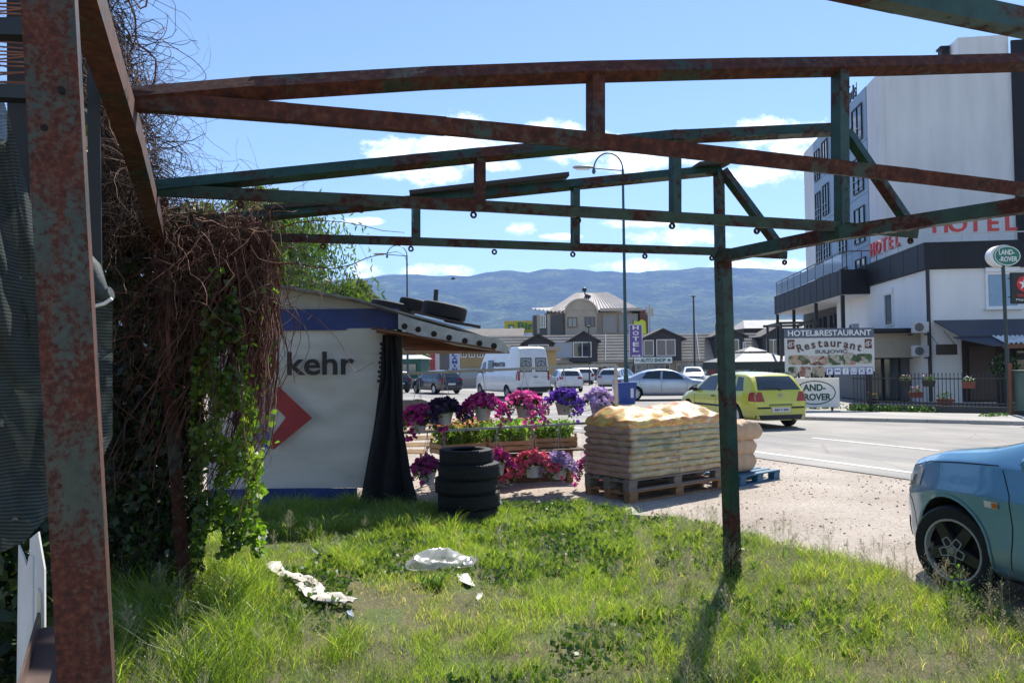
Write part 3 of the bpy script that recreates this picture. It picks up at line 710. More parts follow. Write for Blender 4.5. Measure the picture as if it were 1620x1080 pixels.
def planter(u, y, z, w_, label, bl_m, boxm, nleaf=60):
    w_ *= .75
    p0 = onfence(u, y, z)
    t_ = thing('flower_box', label, 'flower box', p0, frz, 'flower boxes at the railing')
    MB().add([(-w_ / 2, -.1, .2), (w_ / 2, -.1, .2), (w_ / 2, .1, .2), (-w_ / 2, .1, .2), (-w_ / 2 + .03, -.07, 0), (w_ / 2 - .03, -.07, 0), (w_ / 2 - .03, .07, 0), (-w_ / 2 + .03, .07, 0)], [(3, 2, 1, 0), (4, 5, 6, 7), (0, 1, 5, 4), (1, 2, 6, 5), (2, 3, 7, 6), (3, 0, 4, 7)]).build('trough', boxm, t_)
    q, g = leaf_cloud(nleaf, (0, 0, .27), (w_ / 2, .14, .12), .06, seed=int(u * 100)); foliage('plants', q, g, .07, lm_plain, t_, world=False)
    q, g = leaf_cloud(14, (0, 0, .33), (w_ / 2, .15, .1), .06, seed=int(u * 100) + 5); foliage('blossoms', q, g, .055, bl_m, t_, aspect=.9, world=False)
planter(1.75, -.16, .86, .45, 'hanging flower box with pale blossoms on the railing near the billboard', blos['pale_pink'], black_m)
planter(2.45, -.16, .86, .5, 'hanging flower box with pink blossoms on the railing by the drainpipe', blos['pale_pink'], black_m)
planter(3.6, -.16, .82, .5, 'hanging red flower box on the railing before the dark doorway', blos['white'], terr)
planter(1.8, .9, .45, .6, 'reddish flower trough standing low behind the railing', blos['pale_pink'], terr)
planter(.55, .35, .24, .5, 'flower trough on the ground behind the left end of the railing', blos['orange'], inter)
t_ = thing('terracotta_pot', 'round terracotta pot with a small plant behind the railing', 'flower pot', onfence(2.75, .6, .02), 0)
MB().lathe([(.0, 0), (.17, 0), (.25, .34), (.28, .34), (.28, .42), (.24, .42), (.22, .36), (0, .36)], 18).build('pot', terr, t_)
q, g = leaf_cloud(80, (0, 0, .52), (.25, .25, .14), .06, seed=4); foliage('plant', q, g, .08, lm_plain, t_, world=False)
t_ = thing('potted_shrub', 'leafy potted shrub with white flowers in the restaurant doorway', 'plant', hbw(1.75, -2.0, 0), 0)
MB().lathe([(.0, 0), (.2, 0), (.28, .4), (.25, .4), (0, .36)], 16).build('pot', inter, t_)
MB().tube([(0, 0, .3), (.03, .02, .9), (0, 0, 1.3)], [.03, .025, .012], 6).build('stem', inter, t_)
q, g = leaf_cloud(420, (0, 0, 1.45), (.55, .4, .55), .06, seed=9); foliage('leaves', q, g, .13, lm_plain, t_, world=False)
q, g = leaf_cloud(45, (0, 0, 1.6), (.5, .42, .35), .06, seed=19); foliage('blossoms', q, g, .11, blos['white'], t_, aspect=.9, world=False)
t_ = thing('restaurant_name_board', 'white name board with red characters under the corrugated roof', 'sign', hbw(4.2, -2.85, 1.72), -A)
MB().box((0, 0, .14), (1.5, .03, .3)).build('board', white_pl, t_)
g = MB()
for k, wd in enumerate((.1, .1, .1, .1, .1, .1)): g.box((-.6 + k * .22, -.02, .14), (.05, .008, .2)); g.box((-.54 + k * .22, -.02, .2 - .06 * (k % 2)), (.06, .008, .05))
g.build('characters', red_l, t_)

# pole with the oval sign
po = G(1597, 661); po.z = 0
t_ = thing('sign_pole', 'slim dark pole with a green oval sign with white lettering on top', 'sign', po, R(.6))
zt = P(1593, 386, po.y).z
MB().tube([(.0, 0, 0), (-.05, 0, zt - .5)], .05, 8).build('pole', flat('pole_dark_green', (.03, .045, .04), .5), t_)
MB().tube([(.03, 0, .0), (.03, -.02, 1.6)], .07, 8).build('base_tube', flat('rust_base', (.23, .09, .05), .85), t_)
oc = P(1592, 405, po.y) - po
disc(oc.x - .07, oc.z, .43, .33, -.02, .22).build('sign_casing', white_pl, t_)
disc(oc.x, oc.z, .40, .30, -.05, -.02).build('oval_face', flat('oval_green', (.012, .17, .115), .35), t_)
ring(oc.x, oc.z, .385, .285, .022, -.055).build('oval_ring', white_pl, t_)
xform(text_mb('LAND-', .15, width=.46, depth=.01, bold=.02), (oc.x - .02, -.056, oc.z + .03)).build('lettering', white_pl, t_)
xform(text_mb('-ROVER', .15, width=.54, depth=.01, bold=.02), (oc.x + .02, -.056, oc.z - .17)).build('lettering', white_pl, t_)
sc_ = P(1618, 456, po.y - .02)
t_ = thing('oil_sign', 'black oil sign with a red disc, white star and red lettering', 'sign', (sc_.x, sc_.y - .05, sc_.z - .46), R(.6))
MB().box((0, 0, .46), (.78, .1, .92), bev=.01).build('panel', black_m, t_)
disc(-.02, .58, .23, .23, -.062, -.05).build('red_disc', flat('sign_red', (.6, .02, .03), .4), t_)
st = [(-.02 + (.19 if k % 2 == 0 else .075) * math.sin(k * math.pi / 5), .58 + (.19 if k % 2 == 0 else .075) * math.cos(k * math.pi / 5)) for k in range(10)]
MB().prism(st, .006, o=(0, -.07, 0)).build('star', white_pl, t_)
xform(text_mb('T', .11, depth=.006, bold=.02), (-.02, -.074, .525)).build('lettering', MAT['sign_red'], t_)
xform(text_mb('TEXACO', .085, width=.5, depth=.006, bold=.02), (0, -.055, .2)).build('lettering', MAT['sign_red'], t_)
xform(text_mb('Major Oil', .08, width=.55, depth=.006), (0, -.055, .07)).build('lettering', white_pl, t_)
MB().box((-.42, .0, .75), (.1, .03, .03)).box((-.42, 0, .2), (.1, .03, .03)).build('bracket', black_m, t_)
t_ = thing('utility_cabinet', 'weathered green metal cabinet at the roadside beside the sign pole', 'cabinet', (po.x + .62, po.y - .25, 0), R(8))
cab = mat('cabinet_green', (.10, .17, .13), .5, c2=(.07, .12, .1), sc_=2)
MB().box((0, 0, .1), (.95, .6, .2)).build('plinth', flat('cab_plinth', (.04, .045, .04), .8), t_)
MB().box((0, 0, .78), (.9, .56, 1.16), bev=.02).build('body', cab, t_); MB().box((0, 0, 1.38), (.98, .64, .05), bev=.01).build('lid', cab, t_)
MB().box((-.21, -.286, .78), (.4, .012, 1.06)).build('door', cab, t_); MB().box((.21, -.286, .78), (.4, .012, 1.06)).build('door', cab, t_)

# ------------------------------------------------------------------ parasols
def parasol(name, px, py_t, py_e, half, d, label, c, rz=0.0):
    c0 = P(px, py_e, d); zt = P(px, py_t, d).z; ze = c0.z
    t_ = thing('parasol', label, 'parasol', (c0.x, c0.y, 0), rz, 'parasols on the restaurant terrace')
    g = MB(); h = zt - ze
    g.add([(-half, -half, ze), (half, -half, ze), (half, half, ze), (-half, half, ze), (-half * .28, -half * .28, ze + h * .62), (half * .28, -half * .28, ze + h * .62), (half * .28, half * .28, ze + h * .62), (-half * .28, half * .28, ze + h * .62)],
          [(0, 1, 5, 4), (1, 2, 6, 5), (2, 3, 7, 6), (3, 0, 4, 7)])
    g.build('canopy', c, t_, fix=False)
    g = MB(); q = half * .34; z1 = ze + h * .68
    g.add([(-q, -q, z1), (q, -q, z1), (q, q, z1), (-q, q, z1), (0, 0, zt)], [(0, 1, 4), (1, 2, 4), (2, 3, 4), (3, 0, 4)]); g.build('vent_cap', c, t_, fix=False)
    g = MB()
    for k in range(4):
        a, b_ = [(-half, -half), (half, -half), (half, half), (-half, half)][k], [(half, -half), (half, half), (-half, half), (-half, -half)][k]
        g.quad((a[0], a[1], ze), (b_[0], b_[1], ze), (b_[0], b_[1], ze - .3), (a[0], a[1], ze - .3))
    g.build('valance', flat('parasol_valance', (.03, .045, .04), .8) if 'parasol_valance' not in MAT else MAT['parasol_valance'], t_, fix=False)
    MB().tube([(0, 0, 0), (0, 0, zt)], .03, 8).build('pole', black_m, t_)
    MB().box((0, 0, .06), (.6, .6, .12)).build('base', black_m, t_)
par_c = leaf_mat('parasol_cloth', [(.3, .3, .29), (.33, .33, .31)], trans=.25, tmul=(1, 1, 1))
parasol('p', 1187, 548, 572, 1.45, 31, 'large grey square parasol with dark valance behind the yellow car', par_c, R(8))
parasol('p', 1243, 562, 578, 1.0, 34, 'smaller pale parasol partly hidden by the billboard', leaf_mat('parasol_cream', [(.62, .58, .5), (.66, .62, .55)], trans=.3, tmul=(1, 1, 1)), R(5))
# ------------------------------------------------------------------ row of shops with a dormered roof (about 110 m away)
def roof_mat(name, c, c2, course=.35, vx=0.0):
    m, t, b = base(name)
    f = noise_(t, .8, 7); f2 = noise_(t, 9, 5)
    cc = mixc(t, 1, ramp_(t, f, [(.3, c2), (.7, c)]), ramp_(t, f2, [(.3, (.8, .8, .8)), (.7, (1.1, 1.1, 1.1))]), 'MULTIPLY')
    t.links.new(cc, b.inputs['Base Color']); b.inputs['Roughness'].default_value = .8
    return m
DR = 110.0
def rx(px, d=DR): return P(px, 570, d).x
roof_g = roof_mat('weathered_roof_felt', (.42, .355, .28), (.33, .275, .215))
ro = thing('shop_row', 'long low row of shops with a weathered grey mansard roof and dark dormers', 'shops', (0, DR, 0), 0)
x0, x1 = rx(640), rx(1330)
ze = P(985, 570, DR).z; zr = P(985, 527.5, DR).z; setb = 3.2
dark_gable = flat('dark_dormer_boards', (.045, .042, .04), .8)
MB().box(((x0 + x1) / 2, 8, ze / 2), (x1 - x0, 15.6, ze)).build('wall', shop_beige, ro)
def roofquad(a, b_, name='roof', mm=roof_g):
    g = MB(); g.quad((a, -.7, ze - .1), (b_, -.7, ze - .1), (b_, setb, zr), (a, setb, zr)); g.quad((a, setb, zr), (b_, setb, zr), (b_, 16, zr + .3), (a, 16, zr + .3)); g.quad((a, -.7, ze - .3), (b_, -.7, ze - .3), (b_, -.7, ze - .1), (a, -.7, ze - .1))
    g.quad((a, -.7, ze - .3), (b_, -.7, ze - .3), (b_, .3, ze - .3), (a, .3, ze - .3))
    return g.build(name, mm, ro, fix=False)
roofquad(x0, x1)
# rows of roofing strips standing a little proud, and pale seams
g = MB()
for k in range(9):
    u = (k + .5) / 9; y = -.7 + (setb + .7) * u; z = ze - .1 + (zr - ze + .1) * u
    g.box(((x0 + x1) / 2, y - .01, z + .01), (x1 - x0, .04, .03))
g.build('roof_course', roof_mat('roof_course_dark', (.40, .34, .265), (.32, .27, .21)), ro, kind='stuff')
for px in (963, 1111, 1170, 770):
    xx = rx(px); MB().bar((xx - .6, -.78, ze - .05), (xx, setb, zr + .06), .14, .08, (1, 0, 0)).build('roof_seam', flat('pale_seam', (.48, .46, .43), .7) if 'pale_seam' not in MAT else MAT['pale_seam'], ro)
def dormer(pxl, pxr, pya, pyb, wins, lab=None):
    xl, xr = rx(pxl), rx(pxr); za = P(900, pya, DR).z; zb_ = P(900, pyb, DR).z; xm = (xl + xr) / 2
    inset = (xr - xl) * .1
    hz_ = zb_ + (za - zb_) * .12
    o_ = MB().prism([(xl + inset, ze - .15), (xr - inset, ze - .15), (xr - inset, hz_), (xm, za - .15), (xl + inset, hz_)], 4.0, o=(0, -.75, 0)).build('dormer', dark_gable, ro)
    g = MB()
    g.add([(xl, -1.35, zb_), (xm, -1.35, za), (xm, 4.5, za), (xl, 4.5, zb_), (xl, -1.35, zb_ - .2), (xm, -1.35, za - .2), (xm, 4.5, za - .2), (xl, 4.5, zb_ - .2)], [(0, 1, 2, 3), (7, 6, 5, 4), (0, 4, 5, 1), (3, 2, 6, 7), (0, 3, 7, 4)])
    g.add([(xr, -1.35, zb_), (xm, -1.35, za), (xm, 4.5, za), (xr, 4.5, zb_), (xr, -1.35, zb_ - .2), (xm, -1.35, za - .2), (xm, 4.5, za - .2), (xr, 4.5, zb_ - .2)], [(0, 3, 2, 1), (4, 5, 6, 7), (0, 1, 5, 4), (3, 7, 6, 2), (0, 4, 7, 3)])
    g.build('dormer_roof', roof_mat('dormer_roof_brown', (.085, .07, .06), (.06, .05, .045)) if 'dormer_roof_brown' not in MAT else MAT['dormer_roof_brown'], o_)
    for (a, b_, ya, yb, mu) in wins:
        xa, xb = rx(a), rx(b_); z1 = P((a + b_) / 2, ya, DR).z; z0 = P((a + b_) / 2, yb, DR).z
        w_ = (xb - xa); f = MB(); ft = .1
        f.box((xa + ft / 2, -.8, (z0 + z1) / 2), (ft, .12, z1 - z0)); f.box((xb - ft / 2, -.8, (z0 + z1) / 2), (ft, .12, z1 - z0)); f.box(((xa + xb) / 2, -.8, z0 + ft / 2), (w_ - 2 * ft, .118, ft)); f.box(((xa + xb) / 2, -.8, z1 - ft / 2), (w_ - 2 * ft, .118, ft))
        for k in range(mu): f.box((xa + w_ * (k + 1) / (mu + 1), -.8, (z0 + z1) / 2), (ft * .8, .11, z1 - z0 - 2 * ft))
        f.box(((xa + xb) / 2, -.78, (z0 + z1) / 2), (w_ - 2 * ft, .02, z1 - z0 - 2 * ft)) if False else None
        fw = f.build('window', white_pl, o_)
        fw.name = 'window'
        gp = MB().box(((xa + xb) / 2, -.785, (z0 + z1) / 2), (w_ - 2 * ft, .02, z1 - z0 - 2 * ft)); PANES.append((gp, o_))
PANES = []
dormer(824, 878, 527, 542, [(836, 868, 545, 566, 1)])
dormer(895, 950, 523.5, 540, [(906, 935, 541, 565, 1)])
dormer(1010, 1084, 521, 538, [(1017, 1033, 538, 563, 0), (1037, 1067, 537, 563, 1)])
dormer(1123, 1181, 521, 535, [(1136, 1167, 537, 563, 1), (1173, 1177, 541, 553, 0)])
dormer(1199, 1256, 520, 536, [(1210, 1232, 537, 560, 1)])
for gp, o_ in PANES: gp.build('pane', glass_dark, o_)
g = MB(); xa, xb = rx(877), rx(905)
g.box(((xa + xb) / 2, -.72, (P(890, 541, DR).z + P(890, 566, DR).z) / 2), (xb - xa, .1, P(890, 541, DR).z - P(890, 566, DR).z)); g.build('wall_panel', flat('pale_blue_panel', (.33, .37, .42), .6), ro)
# shop fronts
sg = [glass_shop, flat('shop_dark', (.04, .04, .045), .3), flat('shop_grey', (.22, .24, .26), .4), flat('shop_red', (.25, .05, .04), .5)]
zs0, zs1 = .25, P(985, 575, DR).z
pxs = list(range(880, 1330, 9)); R_ = random.Random(3)
for a in pxs:
    if R_.random() < .1: continue
    xa = rx(a) + .05; xb = rx(a + 8.4)
    f = MB(); w_ = xb - xa; h0 = R_.choice([.1, .1, .8]); 
    f.box((xa + .03, .0, (h0 + zs1) / 2), (.07, .12, zs1 - h0)); f.box((xb - .03, .0, (h0 + zs1) / 2), (.07, .12, zs1 - h0)); f.box(((xa + xb) / 2, 0, zs1 - .04), (w_ - .13, .11, .08)); f.box(((xa + xb) / 2, 0, 1.55), (w_ - .13, .1, .06)); f.box(((xa + xb) / 2, 0, h0 + .04), (w_ - .13, .11, .08))
    fr = f.build('shop_window', white_pl if R_.random() < .6 else MAT['grey_rail'], ro)
    MB().box(((xa + xb) / 2, .08, (h0 + zs1) / 2), (w_ - .1, .05, zs1 - h0 - .1)).build('pane', R_.choice([sg[0], sg[0], sg[1], sg[1], sg[2]]), fr)
for (a, b_, ya, yb, c) in ((938, 956, 582, 592, 'red'), (1120, 1150, 584, 596, 'red')):
    xa, xb = rx(a), rx(b_); MB().box(((xa + xb) / 2, -.12, (P(a, ya, DR).z + P(a, yb, DR).z) / 2), (xb - xa, .1, P(a, ya, DR).z - P(a, yb, DR).z)).build('sign_panel', sg[3], ro)
xa, xb = rx(905), rx(935); MB().box(((xa + xb) / 2, -.4, P(920, 570, DR).z), (xb - xa, .6, .7)).build('ochre_band', flat('ochre_band', (.45, .34, .16), .8), ro)
# green lettered shop sign
sp = P(1033, 574.5, DR - 1.2); 
t_ = thing('shop_sign', 'long white shop sign with green lettering under the dormer', 'sign', sp, 0)
zh = 9.5 / 1200 * DR; wd = 60 / 1200 * DR
MB().box((0, 0, zh / 2), (wd, .1, zh)).build('panel', white_pl, t_)
xform(text_mb('AUTO SHOP', zh * .62, width=wd * .66, depth=.05, bold=.03), (0, -.07, zh * .2)).build('lettering', flat('shop_green', (.01, .14, .07), .5), t_)
MB().box((-wd * .41, -.06, zh / 2), (wd * .12, .04, zh * .15)).box((wd * .42, -.06, zh / 2), (wd * .08, .04, zh * .35)).build('mark', MAT['shop_green'], t_)
MB().box((-wd * .3, .6, zh / 2), (.1, 1.1, .1)).box((wd * .3, .6, zh / 2), (.1, 1.1, .1)).build('bracket', black_m, t_)
# small hip roofed hall behind, right of the post
hd = 118.0
hh = thing('hip_roof_house', 'low house with a pale hipped roof behind the shop row beside the hotel', 'house', (P(1235, 570, hd).x, hd, 0))
wx = 118 / 1200 * hd; z0 = P(1235, 519, hd).z; z1 = P(1235, 504, hd).z
MB().box((0, 4, z0 / 2), (wx * .96, 8, z0)).build('wall', dark_gable, hh)
MB().add([(-wx / 2, -.8, z0), (wx / 2, -.8, z0), (wx / 2, 9, z0), (-wx / 2, 9, z0), (-wx / 2 + 1.2, 3.5, z1), (wx / 2 - 1.2, 3.5, z1)], [(0, 1, 5, 4), (1, 2, 5), (2, 3, 4, 5), (3, 0, 4), (3, 2, 1, 0)]).build('roof', roof_mat('pale_hip_roof', (.48, .46, .42), (.4, .38, .35)), hh)

# ------------------------------------------------------------------ building with the round gable
AD = 132.0
def ax(px): return P(px, 500, AD).x
def az(py, px=917): return P(px, py, AD).z
ab = thing('round_gable_building', 'beige building with a round arched gable and a hipped corrugated roof', 'building', (0, AD, 0))
bg_wall = mat('taupe_render', (.40, .35, .28), .85, c2=(.35, .31, .25), sc_=.5)
xl, xr = ax(862), ax(1000)
MB().box(((xl + xr) / 2, 8, az(495) / 2), (xr - xl, 15.9, az(495))).build('wall', bg_wall, ab)
# arched gable, proud of the wall
gl_, gr_ = ax(893.5), ax(943); zc_ = az(497); rad = (gr_ - gl_) / 2; cx = (gl_ + gr_) / 2; hgt = az(475) - zc_
poly = [(gl_, 0), (gr_, 0)] + [(cx + rad * math.cos(q), zc_ + hgt * math.sin(q)) for q in np.linspace(0, math.pi, 22)]
MB().prism(poly, 3.4, o=(0, -1.2, 0)).build('arched_gable', bg_wall, ab)
g = MB()
qs = np.linspace(0, math.pi, 22)
for k in range(21):
    a, b_ = qs[k], qs[k + 1]
    p = lambda q, s_, y: (cx + (rad + s_) * math.cos(q), y, zc_ + (hgt + s_) * math.sin(q))
    g.quad(p(a, .0, -1.5), p(b_, .0, -1.5), p(b_, .22, -1.5), p(a, .22, -1.5)); g.quad(p(a, .22, -1.5), p(b_, .22, -1.5), p(b_, .22, 2.4), p(a, .22, 2.4))
    g.quad(p(a, 0, -1.5), p(a, 0, -1.2), p(b_, 0, -1.2), p(b_, 0, -1.5))
g.build('arch_cornice', flat('pale_cornice', (.45, .41, .35), .7), ab, fix=False)
def far_win(parent, pa, pb, ya, yb, y, d, frame, glass, mu=1):
    xa, xb = P(pa, 500, d).x, P(pb, 500, d).x; z1 = P((pa + pb) / 2, ya, d).z; z0 = P((pa + pb) / 2, yb, d).z; w_ = xb - xa; ft = .12
    f = MB(); f.box((xa + ft / 2, y, (z0 + z1) / 2), (ft, .14, z1 - z0)); f.box((xb - ft / 2, y, (z0 + z1) / 2), (ft, .14, z1 - z0)); f.box(((xa + xb) / 2, y, z0 + ft / 2), (w_ - 2 * ft, .138, ft)); f.box(((xa + xb) / 2, y, z1 - ft / 2), (w_ - 2 * ft, .138, ft))
    for k in range(mu): f.box((xa + w_ * (k + 1) / (mu + 1), y, (z0 + z1) / 2), (.08, .12, z1 - z0 - 2 * ft))
    fw = f.build('window', frame, parent); MB().box(((xa + xb) / 2, y + .02, (z0 + z1) / 2), (w_ - 2 * ft, .02, z1 - z0 - 2 * ft)).build('pane', glass, fw)
br_fr = flat('brown_window_frame', (.09, .05, .035), .5); sky_gl = glass_mat('window_glass_grey', (.16, .17, .18), .06)
far_win(ab, 897, 912, 502.5, 518.5, -1.25, AD, br_fr, sky_gl, 1); far_win(ab, 924, 940, 502, 517, -1.25, AD, br_fr, sky_gl, 1)
# roofs
def corr(name, quadpts, m_, parent, n=46, amp=.12):
    a, b_, c_, d_ = [V(p) for p in quadpts]   # a-b eave, d-c ridge
    nr = (b_ - a).cross(d_ - a).normalized()
    g = MB(); g.grid(lambda u, v: (a.lerp(b_, u)).lerp(d_.lerp(c_, u), v) + nr * amp * math.sin(u * n * math.pi), n * 3, 1); return g.build(name, m_, parent, smooth=True, fix=False)
tile = roof_mat('sheen_lightened_tile_sheet', (.68, .62, .56), (.55, .49, .44))  # base colour raised to stand in for grazing sun sheen
yr = 8; zr_ = P(917, 463.5, AD + yr).z
eL, eR = ax(866), ax(1013); rL, rR = P(911, 465, AD + yr).x, P(963, 465, AD + yr).x; zeav = az(492)
corr('roof', [(eL, -1.3, zeav), (eR, -1.3, zeav), (rR, yr, zr_), (rL, yr, zr_)], tile, ab, 52)
g = MB(); g.add([(eR, -1.3, zeav), (eR + .5, 17, zeav), (rR, yr, zr_)], [(0, 1, 2)]); g.add([(eL, -1.3, zeav), (eL, 17, zeav), (rL, yr, zr_)], [(0, 2, 1)]); g.add([(eL, 17, zeav), (eR, 17, zeav), (rR, yr, zr_), (rL, yr, zr_)], [(0, 1, 2, 3)])
g.build('roof_hip', tile, ab, fix=False)
corr('left_roof', [(ax(839), -1.6, az(488)), (ax(895), -1.6, az(496)), (ax(905), 5, az(476)), (ax(872), 5, az(484))], tile, ab, 18)
MB().box(((ax(843) + ax(889)) / 2, 1.3, az(500) / 2 + az(500) * 0), (ax(889) - ax(843), 4.5, az(497))).build('left_wing', flat('dark_glazed_wing', (.04, .042, .05), .35), ab)
for a, b_ in ((849, 853), (865, 870)): MB().box(((ax(a) + ax(b_)) / 2, -1.0, az(497) / 2), (ax(b_) - ax(a), .2, az(498))).build('pilaster', bg_wall, ab)
far_win(ab, 851.5, 863, 499, 519, -1.02, AD, white_pl, sky_gl, 2)
MB().box(((ax(948) + ax(1014)) / 2, -1.25, az(491)), (ax(1014) - ax(948), .4, .5)).build('eave_board', MAT['pale_cornice'], ab)
far_win(ab, 953, 975, 498, 527, -.15, AD, bg_wall, glass_mat('blue_grey_glazing', (.10, .13, .16), .1), 0); far_win(ab, 979, 1009, 496, 527, -.15, AD, bg_wall, MAT['blue_grey_glazing'], 2)
brk = mat('brown_brick_side', (.17, .07, .045), .85, c2=(.11, .05, .035), sc_=3)
MB().box((ax(1017), 5.6, az(492) / 2), (ax(1023) - ax(1011), 13.5, az(492))).build('side_wall', brk, ab)
MB().tube([(ax(932), 5.5, az(474)), (ax(936), 5.5, az(462))], .55, 8).build('chimney', black_m, ab)
g = MB(); g.tube([(ax(931), 5.5, az(462)), (ax(930.5), 5.5, az(456))], .12, 6); g.lathe([(.01, -.45), (.35, -.3), (.45, 0), (.35, .3), (.01, .45)], 12, (ax(930), 5.5, az(453.5))); g.build('roof_cowl', black_m, ab)
# antenna mast at its right side
t_ = thing('antenna_mast', 'mobile phone antenna mast with three pale panels beside the brown wall', 'antenna', (P(1028, 520, 128).x, 128, 0))
MB().tube([(0, 0, 0), (0, 0, P(1028, 482, 128).z)], .16, 8).build('mast', MAT['grey_rail'], t_)
for k, (px, a, b_) in enumerate(((1022.5, 484, 495), (1029, 488, 500), (1032.5, 486, 501))):
    MB().box((P(px, 490, 128).x - t_.location.x, -.3 + .15 * k, (P(px, a, 128).z + P(px, b_, 128).z) / 2), (.32, .2, P(px, a, 128).z - P(px, b_, 128).z), bev=.04).build('antenna_panel', MAT['pale_cornice'], t_)
MB().box((0, -.1, P(1028, 497, 128).z), (1.3, .1, .1)).build('arm', MAT['grey_rail'], t_)

# ------------------------------------------------------------------ yellow sign building and grey roofed hall on the left
BD = 150.0
t_ = thing('grey_roof_hall', 'hall with a plain grey pitched roof left of the round gable building', 'building', (0, BD - 8, 0))
d_ = BD - 8; a, b_, c_, e = P(700, 541, d_), P(826, 541, d_), P(834, 517, d_), P(690, 517, d_)
MB().box(((a.x + b_.x) / 2, 5, a.z / 2), (b_.x - a.x, 9.8, a.z)).build('wall', mat('grey_beige_wall', (.34, .32, .28), .85), t_)
hall_roof = roof_mat('hall_roof_grey', (.20, .175, .15), (.15, .13, .115))
MB().add([(a.x, -.6, a.z), (b_.x, -.6, b_.z), (b_.x + .6, 5, c_.z), (a.x - .4, 5, c_.z), (a.x, 10.6, a.z), (b_.x, 10.6, b_.z)], [(0, 1, 2, 3), (3, 2, 5, 4), (1, 5, 2), (0, 3, 4)]).build('roof', hall_roof, t_)
for k in range(8): far_win(t_, 706 + k * 14, 715 + k * 14, 556, 566, -.1, d_, white_pl, sky_gl, 1)
t_ = thing('yellow_sign', 'big yellow roof sign with green lettering partly behind the round gable building', 'sign', (0, BD, 0))
a, b_ = P(798, 527, BD), P(870, 507, BD); 
MB().box(((a.x + b_.x) / 2, 0, (a.z + b_.z) / 2), (b_.x - a.x, .5, b_.z - a.z)).build('panel', flat('sign_yellow', (.62, .47, .03), .5), t_)
xform(text_mb('Bingo', (b_.z - a.z) * .8, width=(b_.x - a.x) * .66, depth=.1, bold=.03), ((a.x + b_.x) / 2 + 1.1, -.3, a.z + .2)).build('lettering', flat('bingo_green', (.03, .22, .05), .5), t_)
MB().box((P(808.5, 516, BD).x, -.3, (a.z + b_.z) / 2 - .1), (1.1, .1, 1.2), bev=.1).build('emblem', MAT['bingo_green'], t_)
MB().box((P(808.5, 516, BD).x + .1, -.38, (a.z + b_.z) / 2 - .15), (.55, .1, .6)).build('emblem_field', white_pl, t_)
MB().box(((a.x + b_.x) / 2 - 3, .6, a.z / 2), (.3, .3, a.z)).box(((a.x + b_.x) / 2 + 3, .6, a.z / 2), (.3, .3, a.z)).build('post', black_m, t_)
# yellow-green small flag sign above the hotel arrow sign
# ------------------------------------------------------------------ houses seen under the stall roof
YD = 85.0
yb = thing('ochre_workshop', 'low ochre workshop building with white framed openings seen under the stall roof', 'building', (0, YD, 0))
a, b_ = P(690, 556, YD), P(880, 556, YD)
MB().box(((a.x + b_.x) / 2, 5, a.z / 2), (b_.x - a.x, 10, a.z)).build('wall', mat('ochre_wall', (.46, .33, .15), .85, c2=(.4, .29, .14), sc_=1), yb)
MB().box(((a.x + b_.x) / 2, 4.7, a.z + .2), (b_.x - a.x + 1, 11.2, .4)).build('roof', roof_g, yb)
MB().box((P(708, 570, YD).x, -.1, 1.6), (1.6, .1, 3.0)).build('door', flat('grey_door', (.16, .16, .16), .5), yb)
for k in range(3): far_win(yb, 728 + k * 13, 738 + k * 13, 557.5, 565.5, -.08, YD, white_pl, sky_gl, 1)
MB().box((P(745, 584, YD).x, -.3, .9), (5.0, .3, 1.1)).build('counter', flat('pale_counter', (.5, .5, .5), .6), yb)
t_ = thing('vertical_shop_sign', 'tall white sign with blue vertical lettering under the stall roof', 'sign', (P(719.5, 585, 62).x, 62, 0))
zt = P(720, 557, 62).z; zb_ = P(720, 588, 62).z
MB().box((0, 0, (zt + zb_) / 2), (.85, .08, zt - zb_)).build('panel', flat('pale_blue_panel2', (.5, .56, .68), .5), t_)
for k, ch in enumerate('LAMIN'):
    xform(text_mb(ch, .27, width=.42 if ch != 'I' else .12, depth=.02, bold=.03), (0, -.06, zt - .33 - k * .305)).build('letter', flat('sign_blue', (.03, .06, .3), .5) if k == 0 else MAT['sign_blue'], t_)
MB().tube([(-.4, .05, 0), (-.4, .05, zt)], .04, 6).tube([(.4, .05, 0), (.4, .05, zt)], .04, 6).build('post', black_m, t_)
t_ = thing('red_pylon_sign', 'narrow red pylon sign left of the ochre workshop', 'sign', (P(687, 585, 66).x, 66, 0))
MB().box((-.12, 0, 1.65), (.42, .2, 3.3)).build('red_face', flat('pylon_red', (.4, .04, .05), .5), t_); MB().box((.26, 0, 1.6), (.33, .18, 3.2)).build('white_face', flat('pylon_white', (.55, .5, .52), .5), t_)
t_ = thing('green_kiosk', 'dark green kiosk with a white roof edge and large windows under the stall roof', 'kiosk', (P(640, 590, 60).x, 60, 0), R(-10))
kg = flat('kiosk_green', (.015, .10, .07), .5)
MB().box((0, 0, 1.15), (3.4, 2.4, 2.3)).build('wall', kg, t_); MB().add([(-1.9, -1.4, 2.3), (1.9, -1.4, 2.3), (1.9, 1.4, 2.3), (-1.9, 1.4, 2.3), (-1.4, 0, 2.62), (1.4, 0, 2.62)], [(0, 1, 5, 4), (1, 2, 5), (2, 3, 4, 5), (3, 0, 4), (3, 2, 1, 0)]).build('roof', flat('kiosk_roof', (.5, .52, .5), .6), t_)
for x in (-.8, .75): window_unit(t_, x, 1.0, 1.25, .95, -1.23, kg, sky_gl, 0)
# low wall behind the road on the left
MB().box((0, 0, .4), (16, .25, .8)).build('x', flat('grey_concrete', (.3, .28, .25), .9), None)
o_ = bpy.data.objects['x']; o_.name = 'low_wall'; o_.location = (P(740, 605, 58).x, 58, 0); tag(o_, 'low grey concrete wall beyond the road behind the dark hatchback', 'wall')

